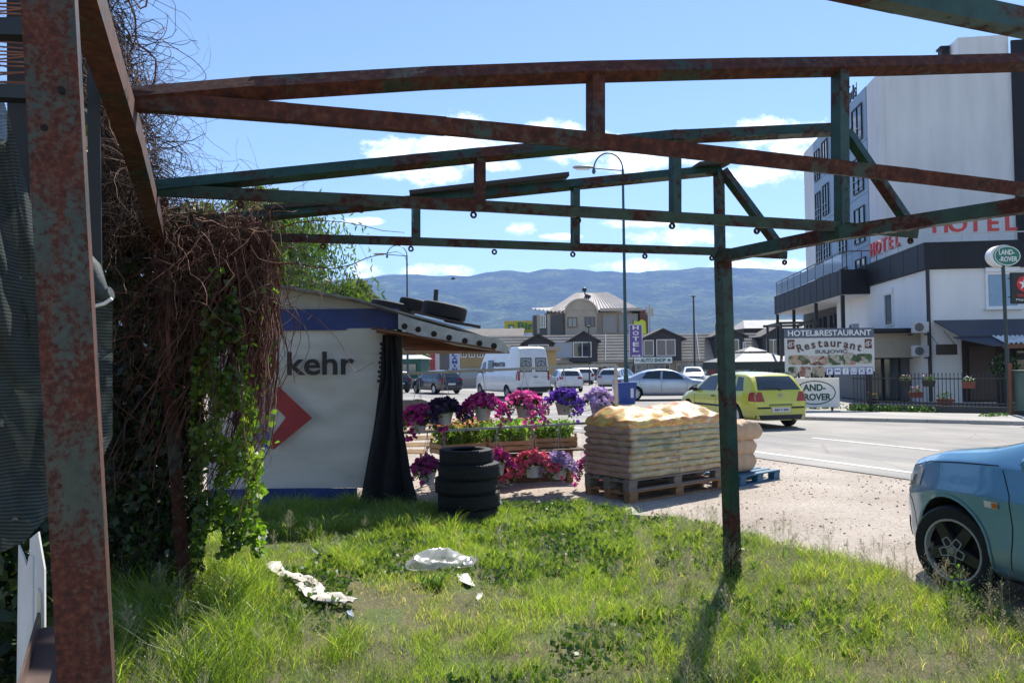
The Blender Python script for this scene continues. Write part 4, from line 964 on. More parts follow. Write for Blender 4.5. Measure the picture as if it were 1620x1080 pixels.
# ------------------------------------------------------------------ street lamps and poles
lamp_g = flat('lamp_teal_paint', (.02, .075, .085), .45)
def bishop_lamp(base_p, zt, armlen, label, s=1.0, sidesign=-1):
    t_ = thing('street_lamp', label, 'street lamp', base_p, 0, 'street lamps along the road')
    zc = zt - .75 * s
    g = MB(); g.tube([(0, 0, 0), (0, 0, 1.2)], .11 * s, 10); g.tube([(0, 0, 1.2), (0, 0, zc)], [.085 * s, .055 * s], 10); g.build('pole', lamp_g, t_)
    MB().box((0, -.1, .9), (.14, .03, .4)).build('access_door', lamp_g, t_)
    pts = [(sidesign * armlen * .42 * (1 - math.cos(q)), 0, zc + .75 * s * math.sin(q)) for q in np.linspace(0, math.pi * .98, 14)]
    MB().tube(pts, .035 * s, 7).build('arm', lamp_g, t_)
    MB().tube([(0, 0, zc - .05), (sidesign * armlen * 1.0, 0, zc + .1 * s)], .03 * s, 6).build('cross_arm', lamp_g, t_)
    e = V((sidesign * armlen * .84, 0, zc))
    g = MB(); g.lathe([(.01, -.2 * s), (.07 * s, -.16 * s), (.09 * s, -.05 * s), (.04 * s, .06 * s)], 10, e); g.build('finial', lamp_g, t_)
    h = V((sidesign * armlen * 1.15, 0, zc + .12 * s))
    g = MB(); L_ = .48 * s
    for k in range(1): g.lathe([(.001, -L_), (.1 * s, -L_ * .85), (.14 * s, -L_ * .2), (.12 * s, L_ * .5), (.06 * s, L_)], 12, h, Matrix.Rotation(R(90), 3, 'Y') @ Matrix.Scale(.62, 3, V((1, 0, 0))))
    hd_ = g.build('lamp_head', flat('lamp_head_grey', (.3, .33, .32), .4) if 'lamp_head_grey' not in MAT else MAT['lamp_head_grey'], t_, smooth=True)
    MB().box(h + V((0, 0, -.09 * s)), (.6 * s, .18 * s, .03)).build('lens', white_pl, hd_)
    return t_
b0 = G(991, 636.5); b0.z = 0
lampA = bishop_lamp(b0, P(988, 242, b0.y).z, 1.55, 'tall teal street lamp carrying the purple hotel sign', 1.0)
d2 = 56.0; b1 = P(645, 600, d2); b1.z = 0
lampB = bishop_lamp(b1, P(645, 388, d2).z, 1.75, 'distant teal street lamp rising behind the stall roof', 1.0)
# purple hotel arrow sign hung on the first lamp
sp = P(1006, 566, b0.y)
t_ = thing('purple_hotel_sign', 'purple vertical HOTEL sign with a white arrow on the lamp pole', 'sign', (sp.x, sp.y, sp.z), 0)
w_ = 21 / 1200 * b0.y; h_ = 53 / 1200 * b0.y
MB().box((0, 0, h_ / 2), (w_, .08, h_)).build('panel', flat('sign_purple', (.15, .09, .33), .5), t_)
for k, ch in enumerate('HOTEL'):
    xform(text_mb(ch, h_ * .125, width=w_ * .46, depth=.02, bold=.03), (0, -.055, h_ * (.84 - k * .165))).build('letter', white_pl, t_)
g = MB().box((-.04, -.05, h_ * .065), (w_ * .5, .012, h_ * .03)); g.add([(w_ * .2, -.05, h_ * .02), (w_ * .2, -.05, h_ * .11), (w_ * .36, -.05, h_ * .065)], [(0, 1, 2)]); g.build('arrow', white_pl, t_)
g = MB(); bb_ = .025
g.box((0, -.045, h_ - bb_ / 2), (w_, .01, bb_)).box((0, -.045, bb_ / 2), (w_, .01, bb_)).box((-w_ / 2 + bb_ / 2, -.045, h_ / 2), (bb_, .01, h_ - 2 * bb_)).box((w_ / 2 - bb_ / 2, -.045, h_ / 2), (bb_, .01, h_ - 2 * bb_)); g.build('border', white_pl, t_)
MB().box((-w_ / 2 - .06, .03, h_ * .8), (.14, .03, .03)).box((-w_ / 2 - .06, .03, h_ * .2), (.14, .03, .03)).build('bracket', black_m, t_)
# yellow-green emblem tree-like sign seen above it
t_ = thing('yellow_green_banner', 'bright yellow green banner peeping out above the purple sign', 'banner', (P(1012, 530, 90).x, 90, 0))
g = MB(); z5 = P(1012, 505, 90).z; z6 = P(1012, 528, 90).z
g.add([(-.75, 0, z6), (.8, 0, z6), (.75, .05, z5 - .25), (.3, .1, z5), (-.2, .05, z5 - .3), (-.6, 0, z5 - .1)], [(0, 1, 2, 3, 4, 5)]); g.add([(x, y + .05, z) for x, y, z in g.v[:6]], [(5, 4, 3, 2, 1, 0)]); g.build('cloth', flat('banner_yellow', (.5, .6, .03), .7), t_)
MB().tube([(-.75, .1, 0), (-.75, .1, z5)], .05, 6).build('pole', black_m, t_)
def plain_pole(px, pyb, pyt, d, r, label, cap=False):
    b_ = P(px, pyb, d); t_ = thing('pole', label, 'pole', (b_.x, d, 0))
    zt = P(px, pyt, d).z
    MB().tube([(0, 0, 0), (0, 0, zt)], [r, r * .7], 8).build('shaft', black_m, t_)
    if cap:
        g = MB(); g.lathe([(.01, .12), (.2, .08), (.22, 0), (.06, -.1)], 10, (0, 0, zt)); g.build('head', black_m, t_)
plain_pole(932.5, 600, 517, 62, .06, 'slim dark lamp post before the arched gable', True)
plain_pole(1099.5, 600, 469, 75, .11, 'tall dark pole standing in front of the shop row', True)
plain_pole(1133, 560, 512, 100, .07, 'thin short mast on the shop row left of the green post')
# blue bin at the lamp
t_ = thing('blue_bin', 'blue recycling bin with a white label at the foot of the teal lamp', 'bin', (P(990, 636, b0.y - .9).x, b0.y - .9, 0), R(5))
bl_ = flat('bin_blue', (.03, .08, .33), .45)
zb_ = 30 / 1200 * b0.y
MB().add([(-.34, -.3, 0), (.34, -.3, 0), (.34, .3, 0), (-.34, .3, 0), (-.4, -.36, zb_), (.4, -.36, zb_), (.4, .36, zb_), (-.4, .36, zb_)], [(3, 2, 1, 0), (4, 5, 6, 7), (0, 1, 5, 4), (1, 2, 6, 5), (2, 3, 7, 6), (3, 0, 4, 7)]).build('body', bl_, t_)
MB().box((0, 0, zb_ + .03), (.86, .78, .07), bev=.02).build('lid', bl_, t_); MB().box((.2, -.34, zb_ * .55), (.13, .02, .4)).build('label', white_pl, t_)

# ------------------------------------------------------------------ trees behind the stall and by the kiosk
bark = mat('bark', (.11, .08, .055), .95, c2=(.06, .045, .03), sc_=8, stretch=(4, 4, .6), bump=.6)
m_wil = leaf_mat('willow_leaves', [(.035, .07, .012), (.085, .15, .025), (.15, .23, .04)], trans=.5)
m_pale = leaf_mat('pale_tree_leaves', [(.06, .085, .03), (.12, .16, .06), (.2, .24, .11)], trans=.45)
def tree(name, label, c, h, rad, n, leaf, m, seed, lobes=9, group='trees beyond the stall', weeping=False, trunk_r=.16):
    t_ = thing(name, label, 'tree', (c[0], c[1], 0), 0, group)
    g = np.random.default_rng(seed); tr = MB()
    top = h * .45
    tr.tube([(0, 0, 0), (.05 * h * .2, 0, top * .5), (0, .05, top)], [trunk_r, trunk_r * .8, trunk_r * .6], 8)
    pts = []; 
    for k in range(lobes):
        a = g.random() * 6.283; rr = rad * (.25 + .6 * g.random()); z = h * (.42 + .48 * g.random()) if k else h * .85
        e = np.array([math.cos(a) * rr, math.sin(a) * rr, z])
        tr.tube([(0, 0, top * (.6 + .4 * g.random())), tuple(e * .55 + np.array([0, 0, h * .12])), tuple(e)], [trunk_r * .45, trunk_r * .25, .02], 5)
        nn = n // lobes
        if weeping:
            ns = nn // 16
            for s_ in range(ns):
                q = e + g.normal(size=3) * np.array([rad * .3, rad * .3, h * .05]); L_ = h * (.2 + .4 * g.random())
                k_ = np.linspace(0, 1, 16)[:, None]
                dirv_ = np.array([q[0], q[1], 0]); dirv_ /= (np.linalg.norm(dirv_) + 1e-6)
                pts.append(q + dirv_ * rad * .22 * np.sqrt(k_) - np.array([0, 0, 1]) * L_ * k_ ** 1.3 + g.normal(size=(16, 3)) * .05)
        else:
            p = g.normal(size=(nn, 3)); p /= np.linalg.norm(p, axis=1)[:, None]
            p = p * (g.random((nn, 1)) ** .4) * np.array([rad * .48, rad * .48, rad * .4]) * (.7 + .6 * g.random()) + e
            pts.append(p)
    tr.build('trunk', bark, t_, smooth=True)
    p = np.concatenate(pts); p[:, 2] = np.maximum(p[:, 2], .3)
    cl = np.clip(.5 + .25 * np.sin(p[:, 0] * 2.1 + p[:, 2] * 1.7) + g.normal(size=len(p)) * .22, 0, 1)
    foliage('crown', p, g, leaf, m, t_, aspect=.3 if weeping else .6, up=-1.5 if weeping else .2, world=False, tint=cl)
    return t_
wc = P(452, 470, 24); tree('willow_tree', 'green weeping willow tree rising behind the tarpaulin stall', (wc.x, 24), 7.0, 2.2, 27000, .23, m_wil, 21, 11, weeping=True)
wc = P(545, 470, 27); tree('young_tree', 'pale grey green leafy tree just right of the willow', (wc.x, 27), 4.9, 1.25, 8000, .17, m_pale, 5, 9)
wc = P(385, 470, 26); tree('broad_tree', 'bright green tree top showing above the dry vines', (wc.x, 26), 8.0, 2.2, 8000, .22, m_wil, 13, 10)
wc = P(664, 585, 78); tree('bushy_tree', 'bushy yellow green tree behind the kiosk under the stall roof', (wc.x, 78), 4.9, 2.3, 5200, .3, m_pale, 8, 9)
wc = P(640, 585, 100); tree('tall_tree', 'tall green tree far behind the kiosk', (wc.x, 100), 6.5, 3.0, 4000, .4, m_wil, 18, 9)
# ------------------------------------------------------------------ vehicles
def chaikin(p, n=2):
    p = np.array(p, float)
    for _ in range(n):
        q = [p[0]]
        for a, b_ in zip(p[:-1], p[1:]): q += [a * .75 + b_ * .25, a * .25 + b_ * .75]
        q.append(p[-1]); p = np.array(q)
    return p
class CarBody:
    def __init__(s, top, belt, plan, zb, roofw, bulge=.985, n=90, lowx=None, ch=2, shoulder=.05, crease=False):
        s.crease = crease
        s.top = np.array(top); s.belt = np.array(belt); s.plan = np.array(plan); s.zb = zb; s.roofw = roofw; s.bulge = bulge
        x0, x1 = s.top[0, 0], s.top[-1, 0]
        t_ = np.linspace(0, 1, n); e = .5 - .5 * np.cos(math.pi * t_); s.xs = x0 + (x1 - x0) * (.45 * e + .55 * t_)
        s.low = np.array(lowx) if lowx is not None else np.array([[x0, zb], [x1, zb]])
        s.shoulder = shoulder; s.ch = ch
        rings = [s.section(x) for x in s.xs]; m = len(rings[0])
        vs = []; fs = []
        for x, r_ in zip(s.xs, rings):
            for y, z in r_: vs.append((x, y, z))
            for y, z in r_[-2:0:-1]: vs.append((x, -y, z))
        k = 2 * m - 2
        for i in range(len(rings) - 1):
            for j in range(k): fs.append((i * k + j, (i + 1) * k + j, (i + 1) * k + (j + 1) % k, i * k + (j + 1) % k))
        fs.append(tuple(range(k))); fs.append(tuple(range(len(vs) - 1, len(vs) - k - 1, -1)))
        s.v = vs; s.f = fs
        s.bvh = BVHTree.FromPolygons([V(p) for p in vs], fs)
    def section(s, x):
        zt = np.interp(x, s.top[:, 0], s.top[:, 1]); zl = min(np.interp(x, s.belt[:, 0], s.belt[:, 1]), zt - .05); W = np.interp(x, s.plan[:, 0], s.plan[:, 1]); zb = np.interp(x, s.low[:, 0], s.low[:, 1])
        zl = max(zl, zb + .12)
        gh = max(0.0, zt - zl - .05)
        wr = W * .95 - gh * s.roofw
        pts = [(0, zb), (W * .8, zb), (W * .93, zb + .04), (W * .985, zb + .16), (W, (zb + zl) * .5 + .02), (W * s.bulge, zl - .07), (W * .965, zl), (W * .95 - .005, zl + min(.03, gh * .3 + .008))]
        if s.crease: pts[3:7] = [(W * .985, zb + .16), (W * .978, zb + (zl - zb) * .45), (W * 1.004, zl - .205), (W * 1.004, zl - .185), (W * .968, zl - .07), (W * .95, zl)]; pts[9:] = [(W * .942, zl + min(.03, gh * .3 + .008))]
        ztp = zt - min(.05, .3 * gh + .02)
        pts += [(wr + .005, max(ztp - .03, zl + .02)), (wr * .93, zt - min(.018, .1 * gh + .008)), (wr * .5, zt - .002 if gh < .1 else zt), (0, zt + (.012 if gh > .1 else .02))]
        return chaikin(pts, s.ch)
    def cast(s, p, d, off):
        d = V(d).normalized(); p = V(p)
        loc, nr, i, _ = s.bvh.ray_cast(p - d * 4, d)
        if loc is None: return None
        if nr.dot(d) > 0: nr = -nr
        return loc + nr * off
    def patch(s, corners, d, n=8, m=6, off=.004, mb=None):
        a, b_, c, e = [V(q) for q in corners]; mb = mb or MB(); grid = {}
        for j in range(m + 1):
            for i in range(n + 1):
                u, v = i / n, j / m
                q = s.cast((a.lerp(b_, u)).lerp(e.lerp(c, u), v), d, off)
                if q is not None: grid[i, j] = len(mb.v); mb.v.append(tuple(q))
        for j in range(m):
            for i in range(n):
                k = [(i, j), (i + 1, j), (i + 1, j + 1), (i, j + 1)]
                if all(q in grid for q in k): mb.f.append(tuple(grid[q] for q in k)); mb.mi.append(0)
        return mb
    def strip(s, pts, d, w_=.008, off=.002, mb=None):
        """thin line following the surface through points (cast along d)"""
        mb = mb or MB(); pp = []
        for a, b_ in zip(pts[:-1], pts[1:]):
            for k in range(6): pp.append(V(a).lerp(V(b_), k / 6))
        pp.append(V(pts[-1]))
        hit = [s.cast(p, d, off) for p in pp]; dd = V(d).normalized()
        for k in range(len(hit) - 1):
            a, b_ = hit[k], hit[k + 1]
            if a is None or b_ is None or (b_ - a).length > .3: continue
            t_ = (b_ - a).normalized(); sd = t_.cross(dd).normalized() * w_ / 2
            mb.quad(a - sd, b_ - sd, b_ + sd, a + sd)
        return mb
def boolean_cut(o, cutters):
    for c in cutters:
        md = o.modifiers.new('cut', 'BOOLEAN'); md.operation = 'DIFFERENCE'; md.object = c; md.solver = 'EXACT'
        try: md.material_mode = 'TRANSFER'
        except Exception: pass
    dg = bpy.context.evaluated_depsgraph_get(); me = bpy.data.meshes.new_from_object(o.evaluated_get(dg)); old = o.data
    o.modifiers.clear(); o.data = me
    for c in cutters: bpy.data.objects.remove(c)
    me.polygons.foreach_set('use_smooth', [True] * len(me.polygons)); me.set_sharp_from_angle(angle=R(32))
    return o
arch_in = flat('wheel_arch_liner', (.012, .012, .013), .9)
car_glass = glass_mat('car_glass', (.025, .032, .035), .03)
gap = flat('panel_gap', (.008, .008, .009), .7)
trim = flat('black_trim', (.02, .02, .021), .6)
chrome = flat('silver_rim', (.5, .5, .51), .3, .8)
tail_red = flat('tail_lamp_red', (.30, .012, .015), .2)
lamp_clear = flat('headlamp_clear', (.5, .53, .56), .12)
plate_w = flat('number_plate', (.7, .7, .7), .5)
def wheel(parent, x, y, r, w_, side, rim_r, spokes=5, rimm=None, seg=28, steer=0.0, dark=None, cover=False):
    rimm = rimm or chrome
    M = Matrix.Rotation(steer, 3, 'Z') @ Matrix.Rotation(R(-90 * side), 3, 'X')      # local z -> outward (side*y)
    c = V((x, y, r)); h = w_ / 2
    prof = [(rim_r * .97, -h * .9), (rim_r * 1.03, -h), (r * .9, -h), (r * .985, -h * .75), (r, -h * .4), (r, h * .4), (r * .985, h * .75), (r * .93, h * .97), (rim_r * 1.12, h * 1.0), (rim_r * 1.02, h * .93), (rim_r, h * .8), (rim_r * .95, -h * .3)]
    g = MB().lathe(prof, seg, c, M); wh = g.build('wheel', rubber, parent, smooth=35)
    g = MB(); g.lathe([(rim_r * 1.01, h * .82), (rim_r * .985, h * .93), (rim_r * .93, h * .9), (rim_r * .9, h * .55)], seg, c, M); g.build('rim_lip', rimm, wh, smooth=50)
    g = MB(); g.lathe([(.0, -h * .1), (rim_r * .97, -h * .1)], seg, c, M); g.build('brake_disc', trim, wh)
    sp = MB()
    for k in range(spokes):
        a = 2 * math.pi * k / spokes + .3
        ca, sa = math.cos(a), math.sin(a); tx, ty = -sa, ca
        w0, w1 = rim_r * (.2 if not cover else .34), rim_r * (.15 if not cover else .3)
        r0, r1 = rim_r * .12, rim_r * .93
        q = []
        for (rr, ww, z) in ((r0, w0, h * .72), (r1, w1, h * .78)):
            for s_ in (-1, 1): q.append((ca * rr + tx * ww * s_, sa * rr + ty * ww * s_, z))
        for (rr, ww, z) in ((r0, w0 * 1.1, h * .3), (r1, w1 * 1.2, h * .45)):
            for s_ in (-1, 1): q.append((ca * rr + tx * ww * s_, sa * rr + ty * ww * s_, z))
        sp.add([c + M @ V(p) for p in q], [(0, 1, 3, 2), (4, 6, 7, 5), (0, 2, 6, 4), (1, 5, 7, 3), (0, 4, 5, 1), (2, 3, 7, 6)])
    sp.lathe([(.0, h * .86), (rim_r * .16, h * .84), (rim_r * .2, h * .7), (rim_r * .22, h * .3)], 14, c, M)
    sp.build('spokes', dark or rimm, wh)
    return wh
def make_car(name, label, loc, rz, spec, group=None):
    t_ = thing(name, label, spec.get('cat', 'car'), loc, rz, group)
    cb = CarBody(spec['top'], spec['belt'], spec['plan'], spec['zb'], spec['roofw'], n=spec.get('n', 90), lowx=spec.get('low'), ch=spec.get('ch', 2), crease=spec.get('fine', False))
    mb = MB(); mb.v = list(cb.v); mb.f = list(cb.f); mb.mi = [0] * len(cb.f)
    body = mb.build('body', spec['paint'], t_)
    cut = []
    Wm = spec['plan'][len(spec['plan']) // 2][1]
    for x in spec['wheels']:
        for s_ in (-1, 1):
            g = MB().lathe([(.0, 0), (spec['arch'], 0), (spec['arch'], .9), (.0, .9)], 32, (x, s_ * (Wm - .3), spec['wr'] + .01), Matrix.Rotation(R(-90 * s_), 3, 'X'))
            cut.append(g.build('cutter', arch_in, None))
    for c in cut: c.parent = t_
    bpy.context.view_layer.update()
    boolean_cut(body, cut)
    KIDS[t_.name] = [k for k in KIDS.get(t_.name, []) if k == body]
    for x in spec['wheels']:
        for s_ in (-1, 1):
            st = spec.get('steer', 0) if x > 0 else 0
            wheel(t_, x, s_ * (Wm - spec.get('wheel_in', .115)), spec['wr'], spec.get('ww', .2), s_, spec['rr'], spec.get('spokes', 5), spec.get('rimm'), steer=st, dark=spec.get('spoke_m'), cover=spec.get('cover', False))
    for s_ in (-1, 1):
        for q in spec.get('side_glass', []):
            cb.patch([(x, s_ * 2, z) for x, z in q], (0, -s_, 0), 8, 5, .004).build('side_window', car_glass, t_, smooth=True)
        g = MB()
        for pts in spec.get('gaps', []): cb.strip([(x, s_ * 2, z) for x, z in pts], (0, -s_, 0), .014 if not spec.get('fine') else .009, .0015, g)
        if g.v: g.build('door_gap', gap, t_, fix=False, kind='stuff')
        if spec.get('fine'):
            for x in spec['wheels']:
                g = MB(); cb.strip([(x + (spec['arch'] + .012) * math.cos(q), s_ * 2, spec['wr'] + .01 + (spec['arch'] + .012) * math.sin(q)) for q in np.linspace(-.15, math.pi + .15, 18)], (0, -s_, 0), .022, .007, g); g.build('arch_lip', spec['paint'], t_, smooth=True, fix=False)
        for (x, z) in spec.get('handles', []):
            p = cb.cast((x, s_ * 2, z), (0, -s_, 0), .012)
            if p: MB().box(p, (.17, .03, .035), bev=.01).build('door_handle', spec.get('handle_m', spec['paint']), t_)
        if 'moulding' in spec:
            g = MB()
            for (xa, xb, z) in spec['moulding']: cb.patch([(xa, s_ * 2, z - .025), (xb, s_ * 2, z - .025), (xb, s_ * 2, z + .025), (xa, s_ * 2, z + .025)], (0, -s_, 0), 12, 1, .01, g)
            g.build('side_moulding', trim, t_)
        if 'mirror' in spec:
            x, z = spec['mirror']; p = cb.cast((x, s_ * 2, z), (0, -s_, 0), .0)
            if p: MB().box(p + V((0, s_ * .09, .04)), (.1, .17, .13), bev=.04).box(p + V((0, s_ * .02, .0)), (.05, .1, .04)).build('mirror', spec.get('mirror_m', spec['paint']), t_, smooth=True)
        for q in spec.get('tail_side', []):
            cb.patch([(x, s_ * 2, z) for x, z in q], (0, -s_, 0), 4, 4, .006).build('tail_light', tail_red, t_, smooth=True)
        for q in spec.get('tail_rear', []):
            cb.patch([(-5, s_ * y, z) for y, z in q], (1, 0, 0), 5, 4, .006).build('tail_light', tail_red, t_, smooth=True)
        for q in spec.get('head_side', []):
            cb.patch([(x, s_ * 2, z) for x, z in q], (0, -s_, 0), 8, 5, .005).build('headlight', lamp_clear, t_, smooth=True)
        for q in spec.get('head_front', []):
            cb.patch([(5, s_ * y, z) for y, z in q], (-1, 0, 0), 6, 4, .006).build('headlight', lamp_clear, t_, smooth=True)
    for nm_, q, mm, off in spec.get('rear', []):
        cb.patch([(-5, y, z) for y, z in q], (1, 0, 0), 10, 6, off).build(nm_, mm, t_, smooth=True)
    for nm_, q, mm, off in spec.get('front', []):
        cb.patch([(5, y, z) for y, z in q], (-1, 0, 0), 10, 5, off).build(nm_, mm, t_, smooth=True)
    for nm_, q, mm, off in spec.get('topg', []):
        cb.patch([(x, y, 3) for x, y in q], (0, 0, -1), 8, 8, off).build(nm_, mm, t_, smooth=True)
    return t_, cb
def rear_text(t_, cb, txt, y, z, h, w_, m_, off=.012):
    p = cb.cast((-5, y, z), (1, 0, 0), off)
    if p is None: return
    g = text_mb(txt, h, width=w_, depth=.004, bold=.01); xform(g, p, R(-90)); g.build('lettering', m_, t_)

# --- yellow hatchback
lime = paint('lime_yellow_paint', (.58, .56, .03), .3)
hatch_top = [(-2.06, .60), (-2.045, .93), (-2.0, 1.0), (-1.80, 1.25), (-1.66, 1.37), (-1.45, 1.415), (-.9, 1.44), (-.2, 1.44), (.25, 1.40), (.55, 1.27), (1.02, .99), (1.1, .955), (1.5, .90), (1.85, .80), (1.98, .70), (2.04, .58), (2.06, .48)]
hatch = dict(top=hatch_top, belt=[(-2.06, .9), (-1.6, .93), (.9, .90), (1.2, .85), (2.06, .5)], plan=[(-2.06, .70), (-2.02, .765), (-1.9, .815), (-1.6, .855), (-.8, .868), (.9, .868), (1.5, .855), (1.8, .81), (1.95, .73), (2.03, .60), (2.06, .50)],
             zb=.22, roofw=.36, paint=lime, wheels=(-1.27, 1.24), arch=.355, wr=.305, rr=.205, spokes=7, cover=True, wheel_in=.115,
             side_glass=[[(-.28, .945), (.78, .93), (.30, 1.33), (-.24, 1.36)], [(-1.16, .955), (-.36, .947), (-.31, 1.36), (-1.08, 1.35)], [(-1.62, .97), (-1.26, .958), (-1.19, 1.33), (-1.45, 1.31)]],
             gaps=[[(-.32, .30), (-.32, .93)], [(.82, .32), (.84, .9)], [(-.32, .30), (.8, .30)], [(-1.0, .4), (-1.2, .8), (-1.22, .95)]], handles=[(-.2, .80), (-1.05, .82)], handle_m=trim, mirror=(.72, .93), mirror_m=trim,
             moulding=[(-.9, .86, .55)], tail_side=[[(-2.04, .70), (-1.86, .72), (-1.88, .92), (-2.02, .94)]], tail_rear=[[(.46, .70), (.765, .70), (.765, .94), (.54, .94)]],
             rear=[('rear_window', [(-.62, .99), (.62, .99), (.5, 1.33), (-.5, 1.33)], car_glass, .006), ('rear_bumper', [(-.72, .24), (.72, .24), (.72, .36), (-.72, .36)], trim, .012), ('bumper_strip', [(-.68, .52), (-.3, .52), (-.3, .565), (-.68, .565)], trim, .012), ('bumper_strip', [(.3, .52), (.68, .52), (.68, .565), (.3, .565)], trim, .012),
                   ('plate_recess', [(-.34, .585), (.34, .585), (.34, .64), (-.34, .64)], flat('recess_olive', (.2, .23, .05), .5), .004), ('number_plate', [(-.26, .43), (.26, .43), (.26, .55), (-.26, .55)], plate_w, .018)],
             topg=[('windshield', [(.34, -.52), (.34, .52), (1.0, .66), (1.0, -.66)], car_glass, .005)], front=[('grille', [(-.42, .60), (.42, .60), (.40, .68), (-.40, .68)], trim, .006), ('bumper_grille', [(-.5, .30), (.5, .30), (.5, .42), (-.5, .42)], trim, .006)], head_front=[[(.45, .58), (.66, .58), (.66, .70), (.45, .70)]])
gr_ = G(1247, 674); hd_ = R(15)       # heading left of forward
h_ = V((-math.sin(hd_), math.cos(hd_), 0)); rt_ = V((math.cos(hd_), math.sin(hd_), 0))
gc = V((gr_.x, gr_.y, 0)) - rt_ * .75 + h_ * 1.27
golf, gcb = make_car('yellow_hatchback', 'lime yellow hatchback driving off on the road behind the pallet', (gc.x, gc.y, .012), math.atan2(h_.y, h_.x), hatch)
rear_text(golf, gcb, '444-T-444', 0, .46, .06, .4, trim, .022)
g = MB(); p = gcb.cast((-5, 0, .86), (1, 0, 0), .012); g.lathe([(.045, -.006), (.058, -.006), (.058, .006), (.045, .006)], 18, p, Matrix.Rotation(R(90), 3, 'Y'))
for a, b_ in (((-.03, .03), (-.008, -.005)), ((-.008, -.005), (.0, .02)), ((.03, .03), (.008, -.005)), ((-.03, .0), (-.012, -.04)), ((.03, .0), (.012, -.04))):
    g.bar(p + V((-.004, a[0], a[1])), p + V((-.004, b_[0], b_[1])), .008, .006, (1, 0, 0))
g.build('badge', chrome, golf)
p = gcb.cast((-5, .0, 1.0), (1, 0, 0), .02); g = MB().bar(p, p + V((.03, .42, .05)), .02, .02, (1, 0, 0)).bar(p + V((0, 0, -.03)), p + V((.0, 0, .03)), .06, .04, (0, 1, 0)); g.build('rear_wiper', trim, golf)
MB().tube([(-.9, 0, 1.44), (-1.05, 0, 1.62)], .006, 5).build('aerial', trim, golf)
MB().box((-1.98, -.35, .25), (.2, .07, .06)).build('exhaust', black_m, golf)

# --- white delivery van
vtop = [(-2.95, .62), (-2.93, 1.0), (-2.90, 2.3), (-2.86, 2.52), (-2.6, 2.62), (.6, 2.62), (1.15, 2.52), (1.45, 2.25), (2.0, 1.45), (2.15, 1.30), (2.6, 1.10), (2.82, .92), (2.86, .6)]
van = dict(cat='van', top=vtop, belt=[(-2.95, 1.25), (1.6, 1.25), (2.1, 1.22), (2.86, .8)], plan=[(-2.95, .88), (-2.9, .93), (-2.6, .965), (0, .967), (1.6, .965), (2.3, .92), (2.7, .80), (2.86, .62)], zb=.32, roofw=.12, paint=paint('white_van_paint', (.72, .73, .75), .35),
           wheels=(-1.75, 1.78), arch=.40, wr=.34, rr=.2, spokes=6, cover=True, rimm=flat('steel_rim', (.3, .3, .31), .45, .5),
           side_glass=[[(1.02, 1.3), (1.75, 1.3), (1.45, 1.86), (1.05, 1.92)], [(-.02, 1.35), (.78, 1.35), (.8, 1.98), (.02, 1.98)]], gaps=[[(.93, .5), (.93, 1.95)], [(1.85, .55), (1.85, 1.2)], [(-.15, .6), (-.15, 2.1)], [(-2.6, 1.1), (.85, 1.1)]], handles=[(1.05, 1.12)], mirror=(1.72, 1.35), mirror_m=trim,
           tail_side=[[(-2.93, .95), (-2.84, .95), (-2.84, 1.4), (-2.93, 1.4)]], tail_rear=[[(.76, .95), (.87, .95), (.87, 1.42), (.76, 1.42)]],
           rear=[('rear_bumper', [(-.9, .36), (.9, .36), (.9, .62), (-.9, .62)], trim, .05), ('number_plate', [(-.62, .78), (-.1, .78), (-.1, .90), (-.62, .90)], plate_w, .01)],
           topg=[('windshield', [(1.47, -.7), (1.47, .7), (1.98, .78), (1.98, -.78)], car_glass, .006)], front=[('grille', [(-.5, .82), (.5, .82), (.45, 1.0), (-.45, 1.0)], trim, .006)], head_front=[[(.55, .8), (.78, .8), (.75, 1.0), (.55, 1.0)]])
vr = G(815, 629.5); hv = R(25)
h_ = V((-math.sin(hv), math.cos(hv), 0)); rt_ = V((math.cos(hv), math.sin(hv), 0))
vr = P(845, 620, 37.5); vr.z = 0
vc = vr + h_ * 2.95
vano, vcb = make_car('delivery_van', 'white high roof delivery van heading away on the road behind the hanging flowers', (vc.x, vc.y, .012), math.atan2(h_.y, h_.x), van)
g = MB(); vcb.strip([(-5, 0, .64), (-5, 0, 2.5)], (1, 0, 0), .02, .004, g); g.build('door_gap', gap, vano, fix=False)
frm = flat('van_rubber_seal', (.03, .03, .032), .7); etched = flat('grey_van_window', (.34, .37, .38), .25)
for s_ in (-1, 1):
    cs = [(-5, s_ * .1, 1.36), (-5, s_ * .76, 1.36), (-5, s_ * .70, 2.06), (-5, s_ * .1, 2.06)]
    wf = vcb.patch(cs, (1, 0, 0), 8, 8, .006).build('rear_window', frm, vano)
    cs = [(-5, s_ * .145, 1.41), (-5, s_ * .71, 1.41), (-5, s_ * .66, 2.01), (-5, s_ * .145, 2.01)]
    vcb.patch(cs, (1, 0, 0), 8, 8, .012).build('pane', etched, wf)
    p = vcb.cast((-5, s_ * .42, 1.7), (1, 0, 0), .018); g = MB().lathe([(.2, -.003), (.23, -.003), (.23, .003), (.2, .003)], 24, p, Matrix.Rotation(R(90), 3, 'Y'))
    for k in range(3):
        a = R(90 + 120 * k); g.bar(p, p + V((0, .2 * math.cos(a), .2 * math.sin(a))), .035, .006, (0, -math.sin(a), math.cos(a)))
    g.build('star_emblem', frm, wf)
MB().box(vcb.cast((-5, -.1, 1.12), (1, 0, 0), .02), (.03, .2, .04)).build('door_handle', trim, vano)
for s_ in (1,):
    p = vcb.cast((-.65, 2, 1.62), (0, -1, 0), .012); g = text_mb('SPRINTER', .24, width=1.6, depth=.006, bold=.02); xform(g, p, R(180), R(0)); g.build('lettering', trim, vano)
# white number characters would be too small to read; the plate stays blank

